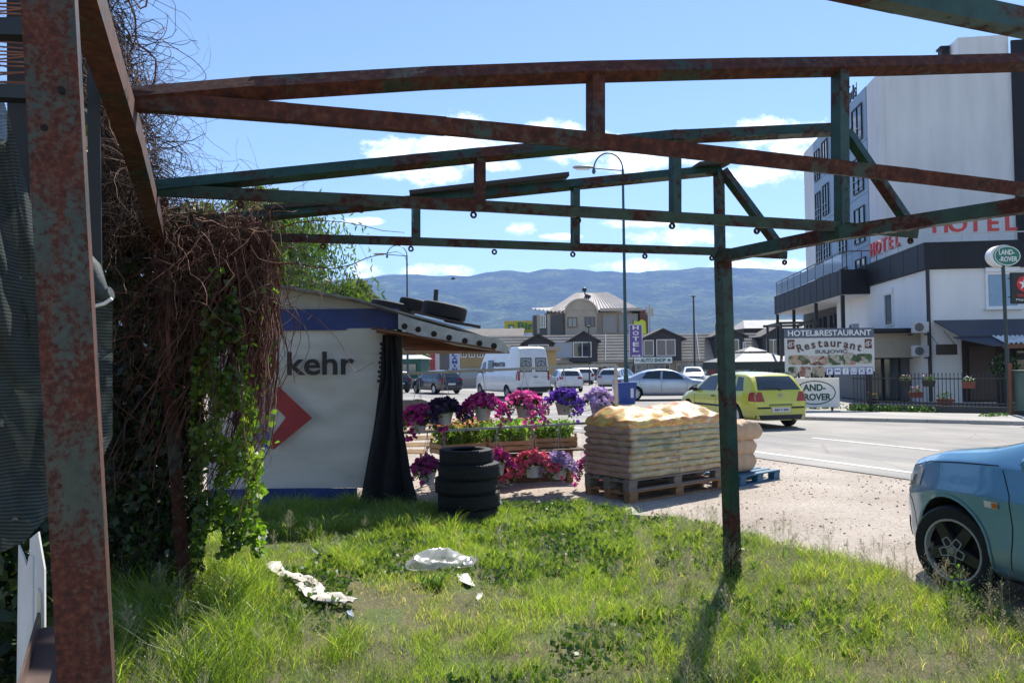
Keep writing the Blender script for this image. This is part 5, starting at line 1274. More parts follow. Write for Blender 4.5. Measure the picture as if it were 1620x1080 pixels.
# --- dark hatchback far ahead
navyp = paint('dark_navy_paint', (.012, .018, .035), .25)
import copy
dk = copy.deepcopy({k: v for k, v in hatch.items() if k in ('top', 'belt', 'plan', 'zb', 'roofw', 'wheels', 'arch', 'wr', 'rr', 'spokes', 'cover', 'wheel_in', 'side_glass', 'gaps', 'handles', 'mirror', 'tail_side')})
def variant(paint_, base_=hatch, **kw):
    d = dict(base_); d['paint'] = paint_; d['n'] = 60; d['handle_m'] = paint_; d['mirror_m'] = paint_; d.pop('moulding', None); d.update(kw); return d
def put(name, label, px, py, d, head, spec, group=None, back=2.06):
    h_ = V((-math.sin(R(head)), math.cos(R(head)), 0)); q = P(px, py, d); q.z = .012; c_ = q + h_ * back
    return make_car(name, label, (c_.x, c_.y, .012), math.atan2(h_.y, h_.x), spec, group)
rearstd = [('rear_window', [(-.6, 1.0), (.6, 1.0), (.48, 1.32), (-.48, 1.32)], car_glass, .006), ('number_plate', [(-.26, .55), (.26, .55), (.26, .66), (-.26, .66)], plate_w, .012), ('rear_bumper', [(-.7, .24), (.7, .24), (.7, .36), (-.7, .36)], trim, .01)]
put('dark_hatchback', 'dark navy hatchback with red tail lamps driving away beyond the black tyres', 715, 620, 46.0, 33, variant(navyp, rear=rearstd, tail_rear=[[(.46, .80), (.70, .80), (.70, .98), (.46, .98)]]))
put('black_saloon', 'black car half hidden by the black stall curtain on the road', 634, 620, 49.0, 30, variant(paint('black_paint', (.014, .014, .018), .25), rear=rearstd, tail_rear=[[(.46, .80), (.70, .80), (.70, .95), (.46, .95)]]))
# --- silver saloon, side on
saloon_top = [(-2.38, .62), (-2.36, .95), (-2.3, 1.02), (-1.75, 1.09), (-1.55, 1.13), (-1.1, 1.32), (-.7, 1.42), (-.2, 1.46), (.25, 1.43), (.6, 1.32), (1.15, 1.03), (1.25, .99), (1.8, .92), (2.15, .82), (2.32, .66), (2.38, .5)]
saloon = dict(top=saloon_top, belt=[(-2.38, .92), (-1.6, .98), (.9, .94), (1.3, .89), (2.38, .55)], plan=[(-2.38, .66), (-2.3, .76), (-2.05, .85), (-1.5, .9), (0, .91), (1.4, .9), (1.95, .85), (2.22, .74), (2.38, .5)], zb=.2, roofw=.42, paint=paint('silver_blue_paint', (.42, .48, .58), .28, .5), wheels=(-1.42, 1.38), arch=.37, wr=.325, rr=.235, spokes=10,
              side_glass=[[(-.15, .99), (.9, .97), (.45, 1.33), (-.1, 1.38)], [(-1.1, 1.02), (-.25, .995), (-.2, 1.38), (-.85, 1.32)]], gaps=[[(-.2, .3), (-.2, .98)], [(.95, .33), (.97, .94)], [(-1.05, .4), (-1.2, .8), (-1.2, 1.0)]], handles=[(-.1, .86), (-1.05, .88)], mirror=(.82, .99), tail_side=[[(-2.3, .78), (-2.0, .8), (-2.05, .94), (-2.28, .95)]], head_side=[[(1.85, .7), (2.18, .66), (2.1, .78), (1.85, .84)]],
              rear=[('rear_window', [(-.6, 1.12), (.6, 1.12), (.5, 1.33), (-.5, 1.33)], car_glass, .006), ('number_plate', [(-.26, .55), (.26, .55), (.26, .66), (-.26, .66)], plate_w, .012)], topg=[('windshield', [(.66, -.55), (.66, .55), (1.12, .66), (1.12, -.66)], car_glass, .005)], n=70)
c_ = P(1050, 634, 36.0); make_car('silver_saloon', 'silver blue saloon standing side on behind the blue bin', (c_.x, 36.0, .008), R(-4), saloon)
# --- parked cars beyond
wp = paint('white_car_paint', (.68, .69, .71), .3)
put('white_hatchback', 'white hatchback parked between the van and the slim lamp post', 903, 617, 47, 5, variant(wp, rear=rearstd, tail_rear=[[(.46, .80), (.70, .80), (.70, .95), (.46, .95)]]))
put('white_car', 'small white car farther back beside the white hatchback', 927, 606, 64, 12, variant(wp, rear=rearstd))
put('pale_hatchback', 'pale silver hatchback just left of the blue bin', 962, 614, 50, -28, variant(paint('pale_silver_paint', (.55, .58, .62), .3, .3), rear=rearstd, tail_rear=[[(.46, .80), (.70, .80), (.70, .95), (.46, .95)]]))
put('green_car', 'dark green car in the parking row behind the slim lamp post', 938, 603, 70, 8, variant(paint('dark_green_paint', (.02, .05, .04), .3), rear=rearstd))
put('dark_roof_car', 'pale car with a dark windscreen parked behind the silver saloon', 1094, 606, 62, 180 - 10, variant(wp), back=2.06)

# --- blue car close at the right edge
teal = paint('sky_blue_metallic', (.13, .32, .47), .3, .35)
itop = [(-1.98, .60), (-1.96, .95), (-1.9, 1.02), (-1.72, 1.24), (-1.5, 1.38), (-1.1, 1.43), (-.5, 1.445), (-.05, 1.41), (.28, 1.30), (.86, 1.13), (.98, 1.10), (1.4, 1.04), (1.74, .95), (1.90, .83), (2.01, .66), (2.06, .52)]
iplan = [(-1.98, .62), (-1.9, .74), (-1.7, .815), (-1.2, .842), (0, .846), (1.0, .845), (1.35, .838), (1.6, .805), (1.78, .745), (1.92, .65), (2.01, .52), (2.06, .36)]
ib = dict(top=itop, belt=[(-1.98, .95), (-1.4, .98), (.5, .965), (1.0, .955), (1.4, .925), (1.75, .845), (2.06, .58)], plan=iplan, zb=.19, low=[(-1.98, .26), (-1.5, .2), (1.5, .2), (1.9, .2), (2.06, .27)], roofw=.40, paint=teal, wheels=(-1.2, 1.24), arch=.372, wr=.322, rr=.228, spokes=5, ww=.215, steer=R(14), fine=True, n=150, ch=3,
          wheel_in=.10, rimm=flat('machined_rim', (.42, .42, .42), .4, .25), spoke_m=flat('gunmetal_spokes', (.05, .05, .052), .4, .6),
          side_glass=[[(-.2, .99), (.64, 1.01), (.23, 1.28), (-.14, 1.35)], [(-1.15, 1.03), (-.28, .995), (-.22, 1.35), (-.95, 1.33)]], gaps=[[(.70, .26), (.66, .6), (.67, .80), (.76, .96)], [(-.25, .26), (-.25, .97)], [(-.25, .25), (.70, .25)], [(.8, .985), (1.15, .965), (1.5, .93), (1.86, .835)], [(1.66, .40), (1.72, .60), (1.80, .72)]],
          handles=[(-.15, .84), (-1.0, .86)], mirror=(.42, 1.0), tail_side=[[(-1.93, .75), (-1.7, .76), (-1.74, .95), (-1.9, .96)]], head_side=[[(1.58, .74), (2.02, .63), (2.0, .77), (1.56, .86)]],
          rear=rearstd, topg=[('windshield', [(.33, -.52), (.33, .52), (.85, .64), (.85, -.64)], car_glass, .005)], front=[('bumper_grille', [(-.66, .29), (.66, .29), (.64, .44), (-.64, .44)], trim, .006), ('upper_grille', [(-.3, .60), (.3, .60), (.32, .72), (-.32, .72)], trim, .006)], head_front=[[(.46, .62), (.72, .64), (.70, .80), (.46, .76)]])
hI = V((-.16, .987, 0)).normalized(); lI = V((-hI.y, hI.x, 0))
wc = P(1519, 864, 5.6); wc.z = 0
ic = wc - lI * (.846 - .10) - hI * 1.24
blue, icb_ = make_car('blue_hatchback', 'sky blue hatchback parked at the right edge with a five spoke dark wheel', (ic.x, ic.y, .0), math.atan2(hI.y, hI.x), ib)
icb_.patch([(1.66, 2, .735), (1.95, 2, .67), (1.93, 2, .755), (1.64, 2, .815)], (0, -1, 0), 8, 4, .009).build('lamp_reflector', flat('lamp_reflector', (.22, .23, .24), .15, .6), blue, smooth=True)
icb_.patch([(1.70, 2, .755), (1.80, 2, .735), (1.79, 2, .785), (1.69, 2, .80)], (0, -1, 0), 4, 3, .013).build('lamp_bulb', flat('lamp_bulb_white', (.75, .76, .76), .1), blue, smooth=True)
# side repeater lamp, lower sill
g = icb_.patch([(.76, 2, .70), (.88, 2, .70), (.88, 2, .745), (.76, 2, .745)], (0, -1, 0), 4, 3, .006); sr = g.build('side_repeater', flat('repeater_white', (.7, .68, .62), .25), blue, smooth=True)
icb_.patch([(.76, 2, .705), (.81, 2, .705), (.81, 2, .74), (.76, 2, .74)], (0, -1, 0), 3, 3, .01).build('amber_bulb', flat('amber', (.6, .15, .02), .3), sr, smooth=True)
g = icb_.patch([(-.95, 2, .205), (.82, 2, .205), (.82, 2, .245), (-.95, 2, .245)], (0, -1, 0), 14, 2, .012); g.build('sill_trim', trim, blue, smooth=True)
# five framed ports on the wheel hub
stm = Matrix.Rotation(R(14), 3, 'Z') @ Matrix.Rotation(R(-90), 3, 'X'); cw = V((1.24, .846 - .10, .322)); hh_ = .1075
g = MB()
for k in range(5):
    a = 2 * math.pi * k / 5 + .3; ca, sa = math.cos(a), math.sin(a); tx, ty = -sa, ca
    q = [(.035, -.022), (.055, -.03), (.095, -.024), (.095, .024), (.055, .03), (.035, .022)]
    P3 = [cw + stm @ V((ca * r_ + tx * s_, sa * r_ + ty * s_, hh_ * .83)) for r_, s_ in q]
    for i in range(6): g.bar(P3[i], P3[(i + 1) % 6], .007, .006, stm @ V((0, 0, 1)))
g.build('hub_accent', MAT['machined_rim'], blue)
MB().lathe([(0, hh_ * .9), (.028, hh_ * .88), (.03, hh_ * .7)], 16, cw, stm).build('hub_cap', flat('hub_grey', (.3, .3, .29), .4, .6), blue)
# ------------------------------------------------------------------ old steel shed frame
pb = G(1160, 917)
sf = thing('shed_frame', 'rusty green steel frame of an old shed with gable trusses over the grass', 'shed frame', (pb.x, pb.y, 0))
UDIR = V((-.42, .907, 0)).normalized(); VDIR = V((.907, .42, 0)).normalized()
def member(name, pts, w_, h_, m, side=VDIR, par=None):
    g = MB()
    for k in range(len(pts) - 1):
        a, b_ = V(pts[k]), V(pts[k + 1]); e = (b_ - a).normalized() * (.012 if k < len(pts) - 2 else 0)
        g.bar(a, b_ + e, w_ - .0006 * k, h_ - .0006 * k, side)
    return g.build(name, m, par or sf, world=True)
UP = (0, 0, 1)
T = .072
def chord(L, A, px, t=None):
    """point on segment L-A seen at px"""
    lo, hi = -.3, 1.3
    for _ in range(50):
        m_ = (lo + hi) / 2
        if proj(L.lerp(A, m_))[0] < px: lo = m_
        else: hi = m_
    return L.lerp(A, lo)
# truss 1 (nearest), 2, 3
def dlin(pxs, p0, d0, p1, d1):
    """depth along a straight member: 1/d is linear in px"""
    return [1 / (1 / d0 + (1 / d1 - 1 / d0) * (x - p0) / (p1 - p0)) for x in pxs]
def line3(pts2, p0, d0, p1, d1): return [P(x, y, d) for (x, y), d in zip(pts2, dlin([q[0] for q in pts2], p0, d0, p1, d1))]
t1 = (205, 3.0, 1690, 4.1); t2 = (245, 4.4, 1330, 4.95); t3 = (300, 5.45, 1138, 5.85)
def L1(x, y): return line3([(x, y)], *t1)[0]
def L2(x, y): return line3([(x, y)], *t2)[0]
def L3(x, y): return line3([(x, y)], *t3)[0]
member('top_chord', [L1(205, 158), L1(400, 141), L1(680, 124), L1(942, 114), L1(1180, 108.5), L1(1440, 104), L1(1700, 97)], T, T, rust_dark)
member('bottom_chord', [L1(207, 160), L1(450, 179), L1(700, 200), L1(942, 223), L1(1190, 250), L1(1440, 278), L1(1760, 317)], T, T, rust_dark)
member('strut', [L1(942, 120), L1(942, 216)], T * .9, T * .9, rust_dark); member('strut', [L1(1329, 112), L1(1329, 262)], T * .85, T * .85, rust_far)
member('strut', [L1(1690, 104), L1(1690, 306)], T * .85, T * .85, rust_far)
member('top_chord', [L2(243, 298), L2(758, 246), L2(1068, 217), L2(1330, 205)], T * .95, T * .95, rust_far)
member('bottom_chord', [L2(245, 301), L2(758, 326), L2(1068, 344), L2(1330, 359), L2(1448, 369)], T * .95, T * .95, rust_far)
member('strut', [L2(759, 252), L2(759, 320)], T * .8, T * .8, rust_far); member('strut', [L2(1068, 223), L2(1068, 340)], T * .8, T * .8, rust_far); member('strut', [L2(1331, 200), L2(1332, 362)], T * .95, T * .95, rust_far)
member('brace', [L2(1338, 208), L2(1446, 366)], T * .8, T * .8, rust_far)
member('top_chord', [L3(300, 352), L3(657, 318), L3(909, 292), L3(1140, 269)], T * .9, T * .9, rust_far)
member('bottom_chord', [L3(300, 372), L3(657, 382), L3(909, 391), L3(1138, 398), L3(1243, 404)], T * .85, T * .85, rust_far)
member('strut', [L3(658, 330), L3(658, 378)], T * .75, T * .75, rust_far); member('strut', [L3(910, 298), L3(910, 388)], T * .75, T * .75, rust_far); member('strut', [L3(1137, 270), L3(1139, 396)], T * .85, T * .85, rust_far)
member('brace', [L3(1143, 270), L3(1240, 400)], T * .85, T * .85, rust_far)
# roof laths left lying on the rear truss
lath = flat('grey_lath', (.06, .05, .045), .9)
member('roof_lath', [L3(648, 313) + V((0, 0, .03)), L3(898, 284) + V((0, 0, .03))], .14, .03, lath, UDIR)
member('roof_lath', [L3(1100, 267) + V((0, 0, .02)), L3(1152, 263) + V((0, 0, .02))], .2, .025, lath, UDIR)
member('roof_lath', [L3(420, 336) + V((0, 0, .03)), L3(600, 322) + V((0, 0, .03))], .1, .03, lath, UDIR)
# longitudinal beam under the ridge, eave beam on the left, nearest cross beam
member('ridge_beam', [P(1138, 407, 5.85), P(1330, 369, 4.93), P(1640, 322, 4.25), P(1900, 282, 3.8), V((4.3, 2.95, 2.56))], .085, .085, rust_far, (0, 0, 1))
member('eave_beam', [P(97, -119, 1.75), P(152, 50, 2.3), P(207, 215, 3.2), P(245, 350, 4.9), P(251, 380, 5.5)], .085, .10, rust_dark, VDIR)
member('front_bottom_chord', [P(100, -230, 1.72), P(1150, -62, 1.98), P(1420, -4, 2.12), P(1640, 41, 2.28), P(1900, 95, 2.42), V((4.25, 3.02, 2.6))], T * .95, T * .8, rust_far, UP)
member('brace', [L1(1700, 102), L1(1880, 325)], T * .8, T * .8, rust_far); member('bottom_chord', [L1(1755, 317.5), L1(1890, 332)], T, T, rust_far)
# posts
g = MB(); g.bar((4.3, 2.95, -.05), (4.3, 2.95, 2.58), .09, .09, VDIR); g.build('post', rust_far, sf, world=True)
g = MB(); g.bar(pb + V((0, 0, -.05)), P(1143, 398, 5.85), .095, .095, VDIR); g.build('post', rust_far, sf, world=True)
q0 = G(297, 976); g = MB(); g.bar(q0 + V((0, 0, -.05)), P(247, 352, q0.y), .085, .085, VDIR); g.build('post', rust_dark, sf, world=True)
g = MB(); a = P(178, 1788, 1.75); b_ = P(73, -128, 1.75); g.bar(a, b_, .106, .115, VDIR); g.build('post', rust_near, sf, world=True, label='wide near post with flaking green paint over rust')
hole = flat('bolt_hole', (.006, .005, .005), .9)
nearN = -UDIR
for px, py in ((97, 142), (70, 202)):
    c_ = P(px, py, 1.75 - .062); MB().lathe([(0, .0), (.008, .0), (.008, -.01)], 12, c_, (nearN).to_track_quat('Z', 'Y').to_matrix()).build('bolt_hole', hole, sf, world=True)
# thinner members behind the near post
member('side_post', [P(30, -80, 2.75), P(33, 420, 2.75)], .07, .06, black_m); member('side_post', [P(146, -40, 2.75), P(152, 470, 2.75)], .04, .04, black_m)
member('side_rail', [P(-60, 45, 2.2), P(60, 48, 2.2)], .05, .05, black_m, UP)
member('side_rail', [P(-60, 145, 2.2), P(60, 150, 2.2)], .04, .05, black_m, UP)
# rings welded under the chords
def ring_at(p):
    g = MB(); n1, n2, R1, r1 = 14, 6, .016, .007
    ax_ = UDIR; e1 = UP; e1 = V(UP); e2 = ax_.cross(e1); vs = []
    c_ = V(p) - e1 * .055
    for i in range(n1):
        a = 2 * math.pi * i / n1; d_ = e1 * math.cos(a) + e2 * math.sin(a)
        for j in range(n2):
            b2 = 2 * math.pi * j / n2; vs.append(c_ + d_ * (R1 + r1 * math.cos(b2)) + ax_ * (r1 * 1.6 * math.sin(b2)))
    fs = [(i * n2 + j, ((i + 1) % n1) * n2 + j, ((i + 1) % n1) * n2 + (j + 1) % n2, i * n2 + (j + 1) % n2) for i in range(n1) for j in range(n2)]
    g.add(vs, fs); g.build('hook_ring', rust_dark, sf, smooth=True, world=True)
for fn, pts in ((L2, [(261, 306), (380, 309), (571, 317), (749, 326), (914, 335), (1063, 344), (1197, 352), (1440, 368)]), (L3, [(511, 378), (650, 382), (782, 387), (906, 391), (1020, 394), (1126, 397), (1241, 404)])):
    for x, y in pts: ring_at(fn(x, y))
# ------------------------------------------------------------------ shade net, planks at the far left
def net_mat():
    m, t, b = base('shade_net'); tcn = N(t, 'ShaderNodeTexCoord')
    wv = N(t, 'ShaderNodeTexWave', wave_type='BANDS', bands_direction='Z'); wv.inputs['Scale'].default_value = 30; wv.inputs['Distortion'].default_value = .8; wv.inputs['Detail'].default_value = 2; wv.inputs['Detail Scale'].default_value = .5
    t.links.new(tcn.outputs['Object'], wv.inputs['Vector'])
    f = noise_(t, 60, 4)
    c = mixc(t, math_(t, 'MULTIPLY', wv.outputs['Fac'], math_(t, 'ADD', f, .3)), (.03, .038, .035), (.10, .115, .108))
    t.links.new(c, b.inputs['Base Color']); b.inputs['Roughness'].default_value = .75; b.inputs['Specular IOR Level'].default_value = .15
    bump_(t, b, wv.outputs['Fac'], .2, .003)
    tr = N(t, 'ShaderNodeBsdfTransparent'); tl = N(t, 'ShaderNodeBsdfTranslucent'); t.links.new(c, tl.inputs[0])
    m1 = N(t, 'ShaderNodeMixShader'); m1.inputs[0].default_value = .18; t.links.new(b.outputs[0], m1.inputs[1]); t.links.new(tl.outputs[0], m1.inputs[2])
    ms = N(t, 'ShaderNodeMixShader'); ms.inputs[0].default_value = .10; t.links.new(m1.outputs[0], ms.inputs[1]); t.links.new(tr.outputs[0], ms.inputs[2])
    t.links.new(ms.outputs[0], t.nodes['Material Output'].inputs['Surface']); return m
m_net = net_mat(); net_plain = mat('rolled_net', (.05, .065, .062), .7, c2=(.02, .028, .027), sc_=30, bump=.4, bsc=90, bd=.003)
nt_ = thing('shade_net', 'torn dark green shade netting sagging in folds behind the near rusty post', 'netting', P(60, 900, 2.0).xy.to_3d())
def netf(u, v):
    # u across (from outside the frame to just past the post), v from top to bottom
    px = -130 + 308 * u
    top = np.interp(px, [-130, 0, 20, 48, 110, 150, 176], [20, 140, 205, 320, 410, 452, 465]); bot = np.interp(px, [-130, 0, 40, 80, 130, 150, 162, 178], [905, 875, 855, 812, 770, 745, 725, 690])
    py = top + (bot - top) * v
    d = 2.05 + .45 * u + .035 * math.sin(v * 8 + u * 5) * (.4 + v) + .02 * math.sin(v * 13 - u * 16) + .02 * math.sin(u * 19 + v * 6) + .05 * abs(mn.noise(V((u * 4 + v * 2, v * 3.2 - u * 2, 4)))) - .035 * abs(mn.noise(V((u * 9 - v * 5, v * 5, 7))))
    return P(px, py, d)
g = MB().grid(netf, 90, 90); g.build('net_sheet', m_net, nt_, smooth=True, world=True, fix=False)
g = MB(); tp = [P(x, y, 2.38) for x, y in ((118, 405), (138, 430), (152, 455), (166, 466), (176, 463))]; g.tube(tp, [.04, .045, .034, .022, .02], 9); g.build('rolled_fold', net_plain, nt_, smooth=True, world=True)
g = MB(); tp = [P(x, y, 2.37) for x, y in ((132, 476), (150, 484), (165, 480), (177, 472))]; g.tube(tp, .006, 6); g.build('white_cord', white_pl, nt_, smooth=True, world=True)
def plank(label, pts, d0, d1, th, m, name='plank'):
    """flat board from a photo outline list, laid on a slanted plane"""
    ys = [p[1] for p in pts]; y0_, y1_ = min(ys), max(ys)
    q = [P(x, y, d0 + (d1 - d0) * (y - y0_) / (y1_ - y0_)) for x, y in pts]
    nrm_ = V((.25, -1, .1)).normalized()
    n = len(q); b0_ = q[-1].copy(); b0_.z = 0
    t_ = thing(name, label, 'plank', b0_)
    g = MB(); g.add(q + [p - nrm_ * th for p in q], [tuple(range(n)), tuple(range(2 * n - 1, n - 1, -1))] + [(k, n + k, n + (k + 1) % n, (k + 1) % n) for k in range(n)])
    g.build('board', m, t_, world=True); return t_
wb = mat('peeling_white_board', (.72, .71, .68), .7, c2=(.55, .53, .5), sc_=5, stretch=(3, 3, .4), bump=.2)
plank('broken white board with a splintered top leaning left of the rusty post', [(29, 862), (37, 880), (42, 895), (46, 878), (52, 880), (51, 1400), (22, 1400)], 2.0, 1.9, .012, wb)
plank('taller white board with a slanting top just behind the broken one', [(47, 852), (60, 841), (70, 900), (72, 1400), (44, 1400)], 2.12, 2.05, .014, wb)
plank('narrow cream board leaning between the white boards and the post', [(59, 930), (64, 940), (66, 1040), (60, 1400), (46, 1400)], 1.94, 1.88, .02, mat('cream_board', (.62, .56, .42), .7))
t_ = thing('steel_channel', 'brown steel channel lying at a slant against the foot of the rusty post', 'steel channel', P(70, 1400, 1.7).xy.to_3d())
a, b_ = P(92, 990, 1.95), P(30, 1250, 1.5); g = MB(); sd = V((.95, .3, 0)); g.bar(a, b_, .09, .006, sd); g.bar(a + sd * .042 + V((0, 0, .02)), b_ + sd * .042 + V((0, 0, .02)), .006, .045, sd); g.bar(a - sd * .042 + V((0, 0, .02)), b_ - sd * .042 + V((0, 0, .02)), .006, .045, sd)
g.build('profile', mat('brown_painted_steel', (.16, .11, .09), .5, c2=(.1, .06, .045)), t_, world=True)

# ------------------------------------------------------------------ the tarpaulin market stall
SD = 9.25
s0 = P(620, 800, SD); s0.z = 0
st = thing('market_stall', 'market stall walled with a grey truck tarpaulin under a sloping tin roof', 'market stall', s0)
tarp = mat('grey_truck_tarpaulin', (.56, .565, .54), .55, c2=(.40, .41, .39), sc_=2.2, stretch=(.5, 1, 1.6), bump=.12, bsc=5, bd=.02)
t_ = tarp.node_tree; tl_ = N(t_, 'ShaderNodeBsdfTranslucent'); tl_.inputs[0].default_value = (.5, .5, .45, 1); mx_ = N(t_, 'ShaderNodeMixShader'); mx_.inputs[0].default_value = .16
t_.links.new(t_.nodes['Principled BSDF'].outputs[0], mx_.inputs[1]); t_.links.new(tl_.outputs[0], mx_.inputs[2]); t_.links.new(mx_.outputs[0], t_.nodes['Material Output'].inputs['Surface'])
tblue = mat('blue_tarpaulin', (.03, .055, .21), .5, c2=(.02, .04, .15), sc_=3)
zA = P(520, 520, SD).z; zB = P(560, 772, SD).z; xL = P(330, 600, SD).x
def tarpf(u, v, za=zA, zb=zB, xr0=612, xr1=588):
    xr = P(np.interp(v, [0, 1], [xr0, xr1]), 600, SD).x; x = xL + (xr - xL) * u; z = za + (zb - za) * v
    y = SD + .03 * math.sin(x * 2.2 + z * 1.3) + .02 * math.sin(z * 7 + math.sin(x * 3) * 1.5) + .012 * math.sin(x * 9 + z * 4) + .03 * math.exp(-((z - 1.25 + .1 * math.sin(x * 5)) / .12) ** 2) * math.sin(x * 6)
    return V((x, y, z))
MB().grid(tarpf, 60, 50).build('tarpaulin_wall', tarp, st, smooth=True, world=True, fix=False)
x1 = P(632, 500, SD).x
def bandf(u, v): x = xL + (x1 - xL) * u; return V((x, SD - .03 + .012 * math.sin(x * 3), P(520, 489, SD).z + (zA - .02 - P(520, 489, SD).z) * v))
MB().grid(bandf, 40, 4).build('blue_top_band', tblue, st, smooth=True, world=True, fix=False)
def bandg(u, v): x = xL + (P(566, 780, SD).x - xL) * u; return V((x, SD + .015 * math.sin(x * 4) - .015, zB + .01 + (.0 - zB) * v))
MB().grid(bandg, 30, 4).build('blue_bottom_band', tblue, st, smooth=True, world=True, fix=False)
# strip between band and roof edge
a, b_, c_, e = P(330, 430, SD), P(632, 489.5, SD), P(632, 489, SD), P(330, 489.5, SD)
g = MB(); g.add([P(330, 431, SD), P(443, 457, SD), P(560, 478, SD), P(632, 491, SD), P(560, 490, SD), P(443, 490, SD), P(330, 490, SD)], [(0, 1, 5, 6), (1, 2, 4, 5), (2, 3, 4)]); g.build('gable_sheet', mat('weathered_light_sheet', (.5, .49, .46), .7, c2=(.36, .35, .33), sc_=2), st, world=True)
# lettering and emblem printed on the tarpaulin
dkl = flat('tarp_print_black', (.025, .025, .03), .6)
xa, xb = P(457, 580, SD).x, P(563, 580, SD).x; zbse = P(520, 593, SD).z; hk = P(520, 556, SD).z - zbse
g = text_mb('kehr', hk, width=xb - xa, depth=.004, bold=.02); xform(g, ((xa + xb) / 2, SD - .075, zbse)); g.build('lettering', dkl, st, world=True)
xa2 = P(455, 580, SD).x; g = text_mb('Ver', hk, depth=.004, bold=.02); xform(g, (xa - .43, SD - .075, zbse)); g.build('lettering', dkl, st, world=True)
def ppoly(pts, dz_, name, m):
    q = [P(x, y, SD - dz_) for x, y in pts]; n = len(q); MB().add(q + [p + V((0, .004, 0)) for p in q], [tuple(range(n)), tuple(range(2 * n - 1, n - 1, -1))] + [(k, n + k, n + (k + 1) % n, (k + 1) % n) for k in range(n)]).build(name, m, st, world=True)
ppoly([(440, 610), (494, 661), (433, 711), (428, 709), (430, 690), (452, 660), (432, 640)], .075, 'red_emblem', flat('tarp_print_red', (.34, .03, .035), .55))
ppoly([(420, 610), (432, 640), (408, 660), (428, 690), (424, 711), (364, 661)], .075, 'blue_emblem', flat('tarp_print_blue', (.08, .17, .36), .55))
# roof: sheets, fascia with bolt holes, boards underneath
tin = mat('aged_tin', (.27, .25, .23), .75, .0, c2=(.15, .14, .13), sc_=5, bump=.15)
def roofpt(px, py, d): return P(px, py, d)
fr = [(330, 425), (443, 453), (560, 474), (640, 497), (720, 519), (795, 545)]
g = MB(); back = 2.2
top = [P(x, y, SD - .25) for x, y in fr]
n = len(top); 
bk = [p + V((.1, back, -.20 * min(1, max(0, (p.z - 1.95) / .35)))) for p in top]
g.add(top + bk, [(k, k + 1, n + k + 1, n + k) for k in range(n - 1)]); g.add([p + V((0, 0, .025)) for p in top + bk], [(k, n + k, n + k + 1, k + 1) for k in range(n - 1)]); g.quad(*[top[0], top[0] + V((0, 0, .025)), top[-1] + V((0, 0, .025)), top[-1]]) if False else None
for k in range(n - 1): g.quad(top[k], top[k] + V((0, 0, .025)), top[k + 1] + V((0, 0, .025)), top[k + 1])
g.quad(top[-1], top[-1] + V((0, 0, .025)), bk[-1] + V((0, 0, .025)), bk[-1])
g.build('roof_sheet', tin, st, world=True, fix=False)
FD = SD - .27
g = MB()
fu = [P(x, y, FD) for x, y in ((630, 496), (660, 506), (720, 522), (775, 533), (793, 537), (806, 551))]; fl = [P(x, y, FD) for x, y in ((630, 520), (660, 530), (720, 546), (775, 554.5), (790, 555), (802, 559))]
m_ = len(fu); g.add(fu + fl + [p + V((0, .03, 0)) for p in fu + fl], [(k, m_ + k, m_ + k + 1, k + 1) for k in range(m_ - 1)] + [(2 * m_ + k, 2 * m_ + k + 1, 3 * m_ + k + 1, 3 * m_ + k) for k in range(m_ - 1)] + [(k, k + 1, 2 * m_ + k + 1, 2 * m_ + k) for k in range(m_ - 1)] + [(m_ + k, 3 * m_ + k, 3 * m_ + k + 1, m_ + k + 1) for k in range(m_ - 1)] + [(m_ - 1, 2 * m_ - 1, 4 * m_ - 1, 3 * m_ - 1), (0, 2 * m_, 3 * m_, m_)])
g.build('fascia', mat('galvanised_fascia', (.52, .53, .52), .45, .35, c2=(.36, .36, .35), sc_=6), st, world=True)
for x, y in ((640, 516), (661.5, 521), (686.5, 528), (710.5, 534), (735.5, 539), (758.5, 543), (781.5, 547)):
    MB().lathe([(0, .004), (.02, .004), (.024, 0), (.036, -.001)], 14, P(x, y, FD - .004), Matrix.Rotation(R(90), 3, 'X')).build('bolt_hole', flat('rust_hole', (.03, .022, .018), .9) if 'rust_hole' not in MAT else MAT['rust_hole'], st, world=True)
brd = mat('reddish_roof_board', (.24, .10, .05), .8, c2=(.12, .05, .028), sc_=6, stretch=(.6, 5, 5))
for k in range(9):
    dd = SD - .2 + .23 * k
    f_ = k / 8; p0 = P(590, 519, SD - .2) + V((.012 * k, .25 * k, -.20 * f_)); p1 = P(784, 552, SD - .2) + V((.012 * k, .25 * k, .02 * f_))
    MB().bar(p0, p1, .205, .022, (0, 1, .1)).build('board', brd, st, world=True)
for x in (604, 632): 
    MB().bar((P(x, 520, SD + .05).x, SD + .08, 0), P(x, 495, SD + .08), .06, .06).build('post', black_m, st, world=True)
bp_ = P(330, 600, SD + back).x
MB().bar(P(590, 557, SD + 2.05), P(806, 556.5, SD + 2.05), .05, .045).build('back_beam', mat('pale_beam', (.42, .36, .28), .8), st, world=True)
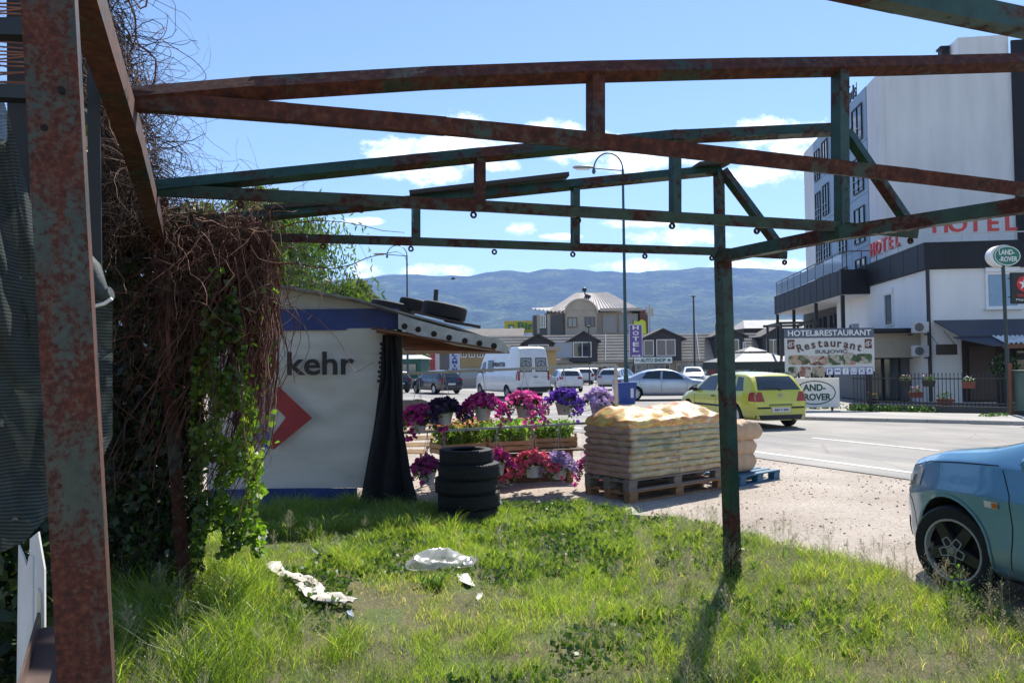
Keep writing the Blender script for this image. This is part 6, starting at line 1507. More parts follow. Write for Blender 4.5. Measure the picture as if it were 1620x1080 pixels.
# black curtain gathered at the corner
cl = mat('black_cloth', (.012, .012, .014), .9, c2=(.007, .007, .008))
def curt(u, v):
    z = P(600, 530, SD).z * (1 - v) + .0 * v
    pl = np.interp(v, [0, .25, .6, .9, 1], [606, 603, 588, 573, 566]); pr = np.interp(v, [0, .2, .5, .8, 1], [627, 630, 637, 650, 664])
    px = pl + (pr - pl) * u
    p = P(px, 600, SD - .12)
    return V((p.x, SD - .13 + .05 * math.sin(u * 17 + v * 2.0 + 2.2 * mn.noise(V((u * 3, v * 2.2, 6)))) * (.4 + .6 * v) + .05 * mn.noise(V((u * 5, v * 3, 2))) - .10 * v + .05 * u, z))
MB().grid(curt, 60, 40).build('black_curtain', cl, st, smooth=True, world=True, fix=False)
for k in range(9):
    z = P(600, 545, SD).z - k * .055; p = P(603 - k * .6, 540, SD - .2); MB().lathe([(.002, -.02), (.02, -.005), (.015, .015), (.002, .02)], 8, (p.x + .012 * (k % 2), SD - .2, z)).build('knot', cl, st, world=True)

# ------------------------------------------------------------------ tyres
def tyre_prof(ro, w_, rim, dg=.004):
    h = w_ / 2
    pr = [(rim, -h * .8), (rim + .012, -h * .95), (ro * .80, -h), (ro * .90, -h * .96), (ro * .965, -h * .84), (ro * .99, -h * .70)]
    for k in range(4):
        z = -h * .62 + k * h * .33; pr += [(ro, z), (ro, z + h * .22), (ro - dg, z + h * .235), (ro - dg, z + h * .315)]
    pr += [(ro * .99, h * .70), (ro * .965, h * .84), (ro * .90, h * .96), (ro * .80, h), (rim + .012, h * .95), (rim, h * .8), (rim + .03, h * .5), (ro - .04, h * .4), (ro - .04, -h * .4), (rim + .03, -h * .5), (rim, -h * .8)]
    return pr
tb = G(740, 822); 
def tyre(label, loc, ro, w_, rim, M=None, group='stacked black tyres'):
    t_ = thing('tyre', label, 'tyre', loc, 0, group)
    g = MB(); pr = tyre_prof(ro, w_, rim); g.lathe(pr, 40, (0, 0, 0) if M is not None else (0, 0, w_ / 2), M); g.build('tread', rubber, t_, smooth=30)
    if M is None:
        g = MB(); n_t = 60
        for k in range(n_t):
            a = 2 * math.pi * k / n_t
            for sgn in (-1, 1): g.box(V((math.cos(a) * ro * .972, math.sin(a) * ro * .972, w_ / 2 + sgn * w_ * .40)), (.012, ro * .05, w_ * .13), rot=Matrix.Rotation(a, 3, 'Z') @ Matrix.Rotation(sgn * .5, 3, 'Y'))
        g.build('tread_block', rubber, t_, kind='stuff')
    return t_
z = 0.0
for k, (ro, w_, ox, oy, lab) in enumerate(((.335, .185, .0, .0, 'lowest black tyre of the stack standing in the grass edge'), (.345, .19, .015, .01, 'second black tyre from the ground in the stack'), (.34, .19, -.02, 0, 'third black tyre, in the middle of the stack'), (.345, .19, .022, .0, 'fourth black tyre, widest one near the top of the stack'), (.30, .175, -.01, .01, 'topmost and narrowest black tyre of the stack'))):
    w_ *= .87; tyre(lab, (tb.x + ox, tb.y + oy, z), ro, w_, ro * .63); z += w_ - .006
roofz = lambda px, py, d: P(px, py, d)
c_ = P(703, 506, SD + .35); MI = Matrix.Rotation(R(12), 3, 'Y')
tyre('big black tyre lying on the tin roof of the stall', (c_.x, c_.y, c_.z + .11), .285, .19, .17, MI, 'tyres weighing down the roof')
c_ = P(655, 492, SD + .9); tyre('small black tyre behind the big one on the stall roof', (c_.x, c_.y, c_.z + .08), .2, .16, .12, Matrix.Rotation(R(12), 3, 'Y'), 'tyres weighing down the roof')
c_ = P(622, 489, SD + .9); tyre('flat black tyre at the upper left of the stall roof', (c_.x, c_.y, c_.z + .03), .3, .12, .17, Matrix.Rotation(R(11), 3, 'Y'), 'tyres weighing down the roof')
t_ = thing('pipe_stub', 'short dark pipe stub standing up behind the roof tyres', 'pipe', P(688, 478, SD + 1.0)); MB().tube([(0, 0, -.1), (.02, 0, .17)], .032, 10).build('pipe', black_m, t_)
t_ = thing('roof_plank', 'short weathered plank on the stall roof right of the big tyre', 'plank', P(735, 514, SD + .2)); MB().bar((-.25, 0, .06), (.2, 0, -.03), .1, .035, (0, 1, 0)).build('board', lath, t_)
t_ = thing('roof_plank', 'thin grey board under the big tyre on the stall roof', 'plank', P(690, 505, SD + .1)); MB().bar((-.3, 0, .1), (.35, .02, -.06), .12, .025, (0, 1, 0)).build('board', lath, t_)

# ------------------------------------------------------------------ flower rack and hanging pots
rkL = P(610, 592, 9.9); rkR = P(974, 577, 10.4); lwL = P(610, 686, 9.9); lwR = P(974, 666.5, 10.4)
galv = flat('galvanised_tube', (.36, .35, .33), .45, .5)
rk = thing('flower_rack', 'metal tube rack with two rails holding the hanging flower pots', 'rack', (rkR.x, rkR.y, 0))
MB().bar(rkL, rkR, .035, .045, UP).build('top_rail', galv, rk, world=True); MB().bar(lwL, lwR, .03, .035, UP).build('lower_rail', galv, rk, world=True)
MB().bar((rkR.x, rkR.y, 0), rkR, .045, .045).build('post', flat('pale_rack_post', (.5, .48, .45), .5), rk, world=True)
p = rkL.lerp(rkR, .2); 
for px in (700,): 
    q = chord(lwL, lwR, 702); MB().bar((q.x, q.y + .03, 0), (q.x, q.y + .03, q.z + .05), .035, .035).build('post', galv, rk, world=True)
MB().bar((rkL.x, rkL.y, 0), rkL, .045, .045).build('post', galv, rk, world=True)
potm = mat('dusty_white_pot', (.60, .58, .55), .5, c2=(.5, .47, .43), sc_=9)
cord = flat('white_cord', (.6, .58, .55), .7)
lpet = leaf_mat('petunia_leaves', [(.03, .06, .015), (.07, .13, .03), (.13, .2, .05)])
bcol = dict(magenta=(.66, .025, .34), purple=(.035, .012, .09), violet=(.16, .05, .45), lilac=(.6, .45, .7), pink=(.8, .10, .40), coral=(.78, .13, .2), darkmag=(.42, .015, .2))
for k_, c_ in bcol.items(): plain_bloom(k_, c_)
def bloom_mesh(p, nrm_, size, g):
    n = len(p); K = 10
    nrm_ = nrm_ / np.linalg.norm(nrm_, axis=1)[:, None]
    t1_ = np.cross(nrm_, g.normal(size=(n, 3))); t1_ /= np.linalg.norm(t1_, axis=1)[:, None]; t2_ = np.cross(nrm_, t1_)
    s = size * (.75 + .5 * g.random(n)); vs = np.zeros((n, K + 1, 3)); vs[:, K] = p - nrm_ * (s * .28)[:, None]
    for k in range(K):
        a = 2 * math.pi * k / K; r_ = (.5 if k % 2 == 0 else .40) * s
        vs[:, k] = p + t1_ * (r_ * math.cos(a))[:, None] + t2_ * (r_ * math.sin(a))[:, None] + nrm_ * ((.02 if k % 2 else -.05) * s)[:, None]
    fs = np.array([[k, (k + 1) % K, K] for k in range(K)]).ravel()
    ff = (np.arange(n)[:, None] * (K + 1) + fs[None]).ravel()
    return vs.reshape(-1, 3), ff, np.full(n * K, 3), K + 1
def hang_pot(label, px, pyrim, d, colr, rail, seed, spread=.24, nb_=110, drop=.12, mixc_=None, potr=.118, droop=.15, ground=False, h_=.16):
    c_ = P(px, pyrim, d); t_ = thing('hanging_flower_pot', label, 'flower pot', (c_.x, c_.y, c_.z - h_), 0, 'hanging petunia pots on the rack')
    MB().lathe([(0, 0), (potr * .68, 0), (potr * .96, h_ * .9), (potr, h_ * .9), (potr * 1.03, h_), (potr * .95, h_), (potr * .9, h_ * .85), (0, h_ * .85)], 22).build('pot', potm, t_, smooth=40)
    if not ground:
        top = V((c_.x, rail[0].lerp(rail[1], .5).y, 0)); q = chord(rail[0], rail[1], px); tp = V((q.x - c_.x, q.y - c_.y, q.z - c_.z + h_))
        g = MB()
        for k in range(3):
            a = k * 2.094 + seed; g.tube([(potr * math.cos(a), potr * math.sin(a), h_ * .95), tuple(tp - V((0, 0, .04)))], .0035, 4, cap=False)
        g.tube([tuple(tp - V((0, 0, .06))), tuple(tp + V((0, 0, .015)))], .009, 5); g.build('hanger_cord', cord, t_)
    g = np.random.default_rng(seed)
    def cloud(n, grow):
        a = g.random(n) * 2 * math.pi; rr = spread * np.sqrt(g.random(n)) * grow * (1 + .35 * np.sin(a * 3 + seed)); 
        z = h_ + .165 * (1 - np.clip(rr / spread, 0, 1) ** 2) * g.random(n) ** .7 - droop * np.clip(rr / spread - .6, 0, 1) ** 1.2 * g.random(n) * 2.0 + .03
        return np.stack([rr * np.cos(a), rr * np.sin(a) * .9, z], 1)
    q = cloud(int(nb_ * 3.2), 1.0); q[:, 2] -= .03; foliage('leaves', q, g, .05, lpet, t_, aspect=.6, world=False)
    groups = [(colr, 1.5)] if not mixc_ else [(colr, .95), (mixc_, .55)]; spread *= 1.1
    for cc, fr_ in groups:
        q = cloud(int(nb_ * fr_), 1.05); q[:, 2] += .022; nn = q - np.array([0, 0, h_ * .6]); nn /= np.linalg.norm(nn, axis=1)[:, None]; nn = nn + g.normal(size=nn.shape) * .5 + np.array([0, -.45, .25])
        vs, ff, sz_, kk = bloom_mesh(q, nn, .068, g)
        np_mesh('blossoms', vs, ff, sz_, blos[cc], t_, tint=np.repeat(np.clip(g.normal(.5, .22, len(q)), 0, 1), kk), kind='stuff')
    return t_
UPR = (rkL, rkR); LWR = (lwL, lwR)
hang_pot('hanging pot of dark magenta petunias nearest the black curtain, upper rail', 662, 664, 9.9, 'magenta', UPR, 1, .25, 150, mixc_='darkmag', droop=.3)
hang_pot('hanging pot of nearly black purple petunias', 703, 652, 9.95, 'purple', UPR, 2, .25, 190, droop=.18)
hang_pot('hanging pot of deep magenta petunias between the black purple and the pink one', 764, 645, 10.05, 'magenta', UPR, 3, .27, 170, mixc_='darkmag', droop=.15)
hang_pot('hanging pot of bright pink petunias trailing far down on its right side', 829, 641, 10.15, 'pink', UPR, 4, .27, 170, droop=.32)
hang_pot('hanging pot of violet blue petunias', 892, 637, 10.25, 'violet', UPR, 5, .25, 160, droop=.2)
hang_pot('hanging pot of pale lilac petunias by the rack post', 946, 637, 10.3, 'lilac', UPR, 6, .23, 150, droop=.12)
hang_pot('low hanging pot of dark magenta petunias left of the tyre stack', 676, 745, 9.9, 'darkmag', LWR, 7, .22, 140, droop=.12)
hang_pot('low hanging pot of magenta petunias half behind the tyre stack', 786, 731, 10.0, 'magenta', LWR, 8, .2, 130, mixc_='coral', droop=.2)
hang_pot('low hanging pot of coral red petunias beside the tyre stack', 843, 735, 10.1, 'coral', LWR, 9, .26, 170, droop=.18)
hang_pot('low hanging pot of lilac petunias beside the coral one', 884, 738, 10.15, 'lilac', LWR, 10, .21, 140, droop=.14)
hang_pot('low hanging pot of magenta petunias next to the sack pallet', 937, 736, 10.25, 'magenta', LWR, 11, .17, 120, mixc_='pink', droop=.28)
pg_ = G(800, 779); t_ = hang_pot('pot of coral petunias standing on the ground behind the tyre stack', 797, 762, pg_.y + .55, 'coral', None, 12, .22, 120, droop=.1, ground=True); t_.location.z = 0
t_ = thing('cloth_bundle', 'pale sacking bundle behind the magenta pot by the curtain', 'bundle', P(655, 650, 10.6)); g = MB(); g.lathe([(.01, .16), (.14, .15), (.25, .08), (.27, 0), (.2, -.06), (.01, -.08)], 18); g.v = [(x * 1.1 + .02 * math.sin(z * 40 + x * 20), y * .7, z + .02 * math.sin(x * 25)) for x, y, z in g.v]; g.build('cloth', mat('pale_sacking', (.55, .47, .36), .9), t_, smooth=True)

# crates of seedlings on a low table of pallets
wood = mat('crate_wood', (.50, .33, .17), .75, c2=(.36, .22, .11), sc_=5, stretch=(1.2, 6, 6), bump=.15)
dwood = mat('old_dark_wood', (.13, .085, .05), .85, c2=(.08, .05, .03), sc_=5, stretch=(1, 5, 5))
seedl = leaf_mat('seedling_leaves', [(.09, .16, .03), (.2, .33, .06), (.34, .46, .13)], trans=.55)
tz = .50
def crate(label, c_, rz, L_=.66, W_=.44, H_=.16, tilt=None):
    t_ = thing('plant_crate', label, 'crate', c_, rz, 'wooden seedling crates')
    k0 = None
    for s_ in (-1, 1):
        for z_ in (.035, .105):
            for (c2, d2) in (((0, s_ * W_ / 2, z_ + .005), (L_, .012, .058)), ((s_ * L_ / 2, 0, z_ + .005), (.012, W_ - .014, .0578))):
                MB().box(c2, d2, bev=.003).build('slat', wood, t_)
        for s2 in (-1, 1): MB().box((s_ * (L_ / 2 - .02), s2 * (W_ / 2 - .02), H_ / 2 + .015), (.028, .027, H_ + .05)).build('corner_post', wood, t_)
    for k in range(4): MB().box((0, -W_ / 2 + .05 + k * (W_ - .1) / 3, .006), (L_ - .02, .075, .01)).build('bottom_slat', wood, t_)
    return t_
def seed(label, c_, rz, L_, W_, n, hgt, sd_, size=.07, flower=None):
    g = np.random.default_rng(sd_); q = np.stack([(g.random(n) - .5) * L_, (g.random(n) - .5) * W_, hgt * (.25 + .75 * g.random(n))], 1)
    o_ = foliage('seedlings', q, g, size, seedl, None, aspect=.6, up=.8); tag(o_, label, 'seedlings', None, 'stuff'); o_.location = V(c_) + V((0, 0, .04)); o_.rotation_euler = (0, 0, rz)
    if flower:
        q = np.stack([(g.random(n // 6) - .5) * L_, (g.random(n // 6) - .5) * W_, hgt * (.8 + .4 * g.random(n // 6))], 1)
        vs, ff, sz_, kk = bloom_mesh(q, np.tile([0, -.3, 1.], (len(q), 1)) + g.normal(size=(len(q), 3)) * .3, .05, g)
        f_ = np_mesh('blossoms', vs, ff, sz_, blos[flower], o_, tint=np.repeat(g.random(len(q)), kk), kind='stuff')
cr = [(724, 712, 10.6, 'crate of mixed orange flowering seedlings left of the table post', 'orange', .3), (800, 706, 10.9, 'crate of young green lettuce like seedlings at the table front', None, .16), (872, 699, 11.3, 'rightmost crate of green seedlings on the table', None, .1), (752, 697, 11.6, 'crate of red flowering seedlings in the back row', 'coral', .2), (824, 692, 11.9, 'crate of tall green seedlings in the back row', None, .15)]
for k, (px, py, d, lab, fl_, rz) in enumerate(cr):
    c_ = P(px, py, d); c_.z = tz; crate(lab, c_, rz + .2); seed('green seedlings filling the ' + lab.split(' of')[0] + (' with ' + fl_ + ' blossoms' if fl_ else f' seen {["left", "front", "right", "back left", "back right"][k]} on the table'), c_, rz + .2, .62, .40, 800, .33, 40 + k, .08, fl_)
tbp = P(806, 715, 11.2)
t_ = thing('display_table', 'low dark wooden table under the seedling crates', 'table', (tbp.x, tbp.y, 0), .2)
for k in range(6): MB().box((0, -.42 + k * .17, tz - .015), (2.0, .14, .025)).build('tabletop_board', dwood, t_)
for x in (-.8, .8):
    for y in (-.38, .38): MB().box((x, y, tz / 2 - .015), (.09, .09, tz - .03)).build('leg', mat('table_leg_wood', (.25, .15, .08), .8) if 'table_leg_wood' not in MAT else MAT['table_leg_wood'], t_)
MB().box((0, -.36, .24), (1.62, .02, .42)).build('apron', dwood, t_)
# tilted slatted crate lids left of the table
t_ = thing('slatted_rack', 'tilted wooden slatted panel leaning behind the left pots', 'slatted panel', P(668, 700, 10.9).xy.to_3d())
a = P(632, 664, 11.2); b_ = P(704, 660, 11.2); c2 = P(672, 714, 10.6); d2 = P(630, 714, 10.6)
for k in range(6):
    u = k / 5; p0 = a.lerp(d2, u); p1 = b_.lerp(c2, u) + V((.05, 0, 0)) * (1 - u); MB().bar(p0, p1, .085, .012, (d2 - a).normalized()).build('slat', wood, t_, world=True)
MB().bar(b_ + V((0, .02, -.01)), c2 + V((0, .02, -.01)), .03, .03).build('frame_bar', wood, t_, world=True); MB().bar(a + V((0, .02, -.01)), d2 + V((0, .02, -.01)), .03, .03).build('frame_bar', wood, t_, world=True)
MB().bar(b_ + V((-.06, .04, -.01)), V((b_.x - .06, b_.y + .1, 0)), .03, .03).build('leg', wood, t_, world=True); MB().bar(c2 + V((-.06, .04, -.01)), V((c2.x - .06, c2.y + .1, 0)), .03, .03).build('leg', wood, t_, world=True)

# ------------------------------------------------------------------ pallets and sacks
pl0 = G(997, 797); pl1 = G(1148, 772); pl0.z = pl1.z = 0
pd = (pl1 - pl0).normalized(); pn = V((-pd.y, pd.x, 0)); PL = (pl1 - pl0).length; PW = .82; prz = math.atan2(pd.y, pd.x)
pwood = mat('pallet_wood', (.33, .18, .085), .85, c2=(.22, .11, .05), sc_=4, stretch=(1.2, 6, 6)); pgrey = mat('grey_pallet_wood', (.23, .19, .155), .85, c2=(.15, .12, .1), sc_=4, stretch=(1.2, 6, 6))
def pallet(label, c_, rz, L_, W_, m, group='wooden pallets under the sacks'):
    t_ = thing('pallet', label, 'pallet', c_, rz, group)
    for y in (-W_ / 2 + .06, 0, W_ / 2 - .06):
        MB().box((0, y, .011), (L_, .1, .022)).build('bottom_board', m, t_)
        for x in (-L_ / 2 + .075, 0, L_ / 2 - .075): MB().box((x, y, .061), (.145, .1, .076)).build('block', m, t_)
    for x in (-L_ / 2 + .075, 0, L_ / 2 - .075): MB().box((x, 0, .11), (.14, W_, .02)).build('stringer_board', m, t_)
    for k in range(5): MB().box((0, -W_ / 2 + .06 + k * (W_ - .12) / 4, .131), (L_, .11, .021)).build('deck_board', m, t_)
    return t_
pc = pl0 + pd * PL / 2 + pn * PW / 2
pallet('reddish brown pallet on the ground at the bottom of the wrapped sack load', pc, prz, PL, PW, pwood)
pallet('greyer upper pallet directly under the wrapped sacks', pc + V((.0, 0, .143)) - pd * .03, prz, PL - .04, PW, pgrey)
base_z = .288
wl = thing('sack_load', 'shrink wrapped load of yellow and olive potting soil sacks on two pallets', 'sack load', pc + V((0, 0, base_z)), prz)
def sack_mat(name, front, side_):
    m, t, b = base(name); 
    f = noise_(t, 3.2, 6, stretch=(1, 1, 3)); f2 = noise_(t, 9, 5, stretch=(1, 1, 4))
    c = ramp_(t, f, [(.28, front[0]), (.42, front[1]), (.55, front[2]), (.68, front[3])])
    c = mixc(t, 1, c, ramp_(t, N(t, 'ShaderNodeObjectInfo').outputs['Random'], [(0, (.72, .78, .7)), (.35, (1.1, 1.05, .85)), (.7, (.95, .85, .78)), (1, (1.15, 1.12, 1.0))]), 'MULTIPLY')
    if side_:
        sx_ = N(t, 'ShaderNodeSeparateXYZ'); t.links.new(N(t, 'ShaderNodeTexCoord').outputs['Object'], sx_.inputs[0])
        c = mixc(t, ramp_(t, math_(t, 'ADD', sx_.outputs[0], PL * .5), [(.0, (1, 1, 1)), (.07, (0, 0, 0))]), c, mixc(t, f, side_[0], side_[1]))
    t.links.new(mixc(t, 1, c, ramp_(t, f2, [(.35, (.7, .7, .7)), (.65, (1.15, 1.15, 1.15))]), 'MULTIPLY'), b.inputs['Base Color'])
    b.inputs['Roughness'].default_value = .38; b.inputs['Coat Weight'].default_value = .3; b.inputs['Coat Roughness'].default_value = .25
    bump_(t, b, noise_(t, 9, 5), .4, .025); return m
s_ol = sack_mat('olive_sack_print', [(.15, .17, .06), (.33, .31, .15), (.5, .42, .22), (.36, .2, .09)], ((.2, .08, .045), (.46, .27, .17)))
s_ye = sack_mat('yellow_sack_print', [(.5, .3, .05), (.6, .46, .14), (.6, .25, .03), (.66, .6, .45)], None)
s_br = sack_mat('brown_sack_print', [(.2, .11, .06), (.36, .24, .14), (.45, .33, .2), (.28, .15, .07)], None)
def sack_mesh(L_, W_, H_, seed_, nx=34, ny=22, wr=.010, dome=0.0, ee=40):
    """pillow shaped sack: flat middle, pinched edge, wrinkles"""
    vs, fs = [], []
    R_ = random.Random(seed_); ph = [R_.random() * 6 for _ in range(6)]
    def h(u, v):
        ex = 1 - abs(2 * u - 1) ** ee; ey = 1 - abs(2 * v - 1) ** ee
        return H_ / 2 * max(0, ex) ** .5 * max(0, ey) ** .5
    for s_ in (-1, 1):
        for j in range(ny + 1):
            for i in range(nx + 1):
                u, v = .5 - .5 * math.cos(math.pi * i / nx), .5 - .5 * math.cos(math.pi * j / ny)
                x = (u - .5) * L_; y = (v - .5) * W_
                z = s_ * h(u, v) + wr * math.sin(x * 17 + ph[0] + y * 9) * math.sin(y * 13 + ph[1]) * (1 if s_ > 0 else .4) + wr * .6 * math.sin(x * 41 + ph[2]) * math.sin(y * 23 + x * 11)
                if dome and s_ > 0:
                    vb = 1 - abs(2 * v - 1.15) ** 2.2 if abs(2 * v - 1.15) < 1 else 0
                    env = max(0, 1 - (2 * u - 1) ** 6) * max(0, 1 - abs(2 * v - 1) ** 5)
                    z += dome * vb * (1 - (2 * u - 1) ** 4) * (.8 + .25 * mn.noise(V((x * 2.2, y * 2.0, seed_)))) + env * (.05 * (.45 - 1.5 * abs(mn.noise(V((x * 2.6 + y * 1.6, y * 3.2 - x, seed_ + 3))))) + .014 * (.5 - 2 * abs(mn.noise(V((x * 9 - y * 5, y * 5 + x * 3, seed_ + 5))))))
                k = 1 + .02 * math.sin(x * 11 + ph[3]) + .015 * math.sin(x * 27 + ph[4])
                vs.append((x + .012 * math.sin(y * 15 + ph[5]), y * k, z))
    m_ = (nx + 1) * (ny + 1)
    for s_, o_ in ((0, 0), (1, m_)):
        for j in range(ny):
            for i in range(nx):
                q = (o_ + j * (nx + 1) + i, o_ + j * (nx + 1) + i + 1, o_ + (j + 1) * (nx + 1) + i + 1, o_ + (j + 1) * (nx + 1) + i)
                fs.append(q if s_ else q[::-1])
    bd = [j * (nx + 1) for j in range(ny + 1)]
    for i in range(nx):
        for j in (0, ny):
            a, b_ = j * (nx + 1) + i, j * (nx + 1) + i + 1; fs.append((a, b_, m_ + b_, m_ + a) if j == 0 else (b_, a, m_ + a, m_ + b_))
    for j in range(ny):
        for i in (0, nx):
            a, b_ = j * (nx + 1) + i, (j + 1) * (nx + 1) + i; fs.append((a, b_, m_ + b_, m_ + a) if i else (b_, a, m_ + a, m_ + b_))
    return vs, fs
NL = 9; ztop = P(1000, 668, pl0.y).z - base_z; hl = (ztop) / NL
R_ = random.Random(5)
for k in range(NL):
    last = k == NL - 1
    for (x, y, L_, W_) in ((-PL * .245 + .005, 0, PL * .52, PW * 1.02), (PL * .245, 0, PL * .51, PW * 1.0)):
        g = MB(); vs, fs = sack_mesh(L_, W_, hl * (1.06 if not last else 1.45), k * 7 + int(x * 10), wr=.006 if not last else .012, dome=.17 if last else 0)
        a = R_.uniform(-.02, .02); ox, oy = R_.uniform(-.012, .012), R_.uniform(-.018, .012)
        rm = rot_z(a); g.add([tuple(V((x + ox, y + oy, hl * (k + .5))) + rm @ V(q)) for q in vs], fs)
        g.build('sack', s_ye if last else (s_br if (x < 0 and False) else s_ol), wl, smooth=60, label='top sack with glossy orange and yellow film' if last else None)
# stretch film round the load
film = bpy.data.materials.new('clear_stretch_film'); film.use_nodes = True; t = film.node_tree; t.nodes.clear()
tr = N(t, 'ShaderNodeBsdfTransparent'); gl_s = N(t, 'ShaderNodeBsdfGlossy'); gl_s.inputs['Roughness'].default_value = .22; df = N(t, 'ShaderNodeBsdfDiffuse'); df.inputs[0].default_value = (.7, .7, .68, 1)
nz = noise_(t, 5, 6, stretch=(3, 3, .8)); bm_ = N(t, 'ShaderNodeBump'); bm_.inputs['Strength'].default_value = .5; bm_.inputs['Distance'].default_value = .02; t.links.new(nz, bm_.inputs['Height']); t.links.new(bm_.outputs[0], gl_s.inputs['Normal'])
m1 = N(t, 'ShaderNodeMixShader'); m1.inputs[0].default_value = .5; t.links.new(gl_s.outputs[0], m1.inputs[1]); t.links.new(df.outputs[0], m1.inputs[2])
m2 = N(t, 'ShaderNodeMixShader'); t.links.new(ramp_(t, nz, [(.35, (.03,) * 3), (.7, (.16,) * 3)]), m2.inputs[0]); t.links.new(tr.outputs[0], m2.inputs[1]); t.links.new(m1.outputs[0], m2.inputs[2])
o = N(t, 'ShaderNodeOutputMaterial'); t.links.new(m2.outputs[0], o.inputs['Surface']); MAT['film'] = film
def filmf(u, v):
    a = u * 4; L2_, W2_ = PL * .515, PW * .535
    cs = [(-L2_, -W2_), (L2_, -W2_), (L2_, W2_), (-L2_, W2_), (-L2_, -W2_)]; i = min(3, int(a)); f_ = a - i
    x = cs[i][0] * (1 - f_) + cs[i + 1][0] * f_; y = cs[i][1] * (1 - f_) + cs[i + 1][1] * f_
    w_ = .006 * math.sin(u * 90 + v * 7) + .004 * math.sin(v * 50)
    return V((x * (1 + w_), y * (1 + w_), .01 + ztop * .9 * v))
MB().grid(filmf, 80, 16).build('stretch_film', film, wl, smooth=True, fix=False)
g = MB()
def tail(u, v): return V((-PL * .5 + .02 + .22 * u + .03 * math.sin(v * 9), -PW * .56 - .05 * math.sin(u * 3.1) - .03 * math.sin(v * 8 + u * 4), ztop * (.83 - .42 * v - .12 * u * v)))
MB().grid(tail, 16, 16).build('loose_film', film, wl, smooth=True, fix=False)
# orange plastic scrap under the load
t_ = thing('plastic_scrap', 'small orange plastic piece at the left foot of the pallets', 'scrap', G(945, 768)); MB().add([(-.09, -.05, 0), (.09, -.04, 0), (.1, .05, .02), (-.06, .06, 0), (-.05, -.03, .09), (.04, -.02, .1), (.05, .03, .08), (-.03, .04, .11)], [(3, 2, 1, 0), (4, 5, 6, 7), (0, 1, 5, 4), (1, 2, 6, 5), (2, 3, 7, 6), (3, 0, 4, 7)]).build('piece', flat('orange_plastic', (.62, .22, .02), .5), t_)
# brown paper sacks on a blue pallet behind the green post
bpal = flat('blue_pallet_paint', (.03, .12, .2), .6)
b0_ = G(1135, 768); c_ = P(1168, 757, 11.1); c_.z = 0
pallet('blue painted pallet under the brown paper sacks', c_, prz + .05, 1.0, .75, bpal)
kraft = mat('brown_kraft_sack', (.52, .36, .23), .8, c2=(.42, .28, .17), sc_=6, bump=.4, bsc=16, bd=.02)
def kraft_sack(label, px, z0, rz, L_, W_, H_, seed_, gath=False):
    q = P(px, 700, 11.0); t_ = thing('paper_sack', label, 'sack', (q.x, q.y, z0), rz, 'brown sacks on the blue pallet')
    g = MB(); vs, fs = sack_mesh(L_, W_, H_, seed_, wr=.016, ee=9); vs = [(x, y, z + H_ / 2) for x, y, z in vs]; g.add(vs, fs); g.build('bag', kraft, t_, smooth=60)
    if gath:
        g = MB(); 
        for k in range(9):
            a = 2 * math.pi * k / 9; g.add([(L_ * .46, 0, H_ * .5), (L_ * .5 + .06, .045 * math.cos(a), H_ * .5 + .045 * math.sin(a)), (L_ * .5 + .12, .11 * math.cos(a + .2), H_ * .5 + .11 * math.sin(a + .2)), (L_ * .5 + .06, .045 * math.cos(a + .6), H_ * .5 + .045 * math.sin(a + .6))], [(0, 1, 3), (1, 2, 3)])
        g.build('tied_neck', kraft, t_, fix=False)
kraft_sack('topmost brown paper sack on the blue pallet', 1166, .595, prz - .1, .62, .42, .27, 3); kraft_sack('middle brown paper sack on the blue pallet', 1160, .375, prz + .1, .56, .42, .25, 5)
kraft_sack('lowest brown sack with a tied gathered neck on the blue pallet', 1160, .150, prz + .0, .52, .42, .27, 8, True)
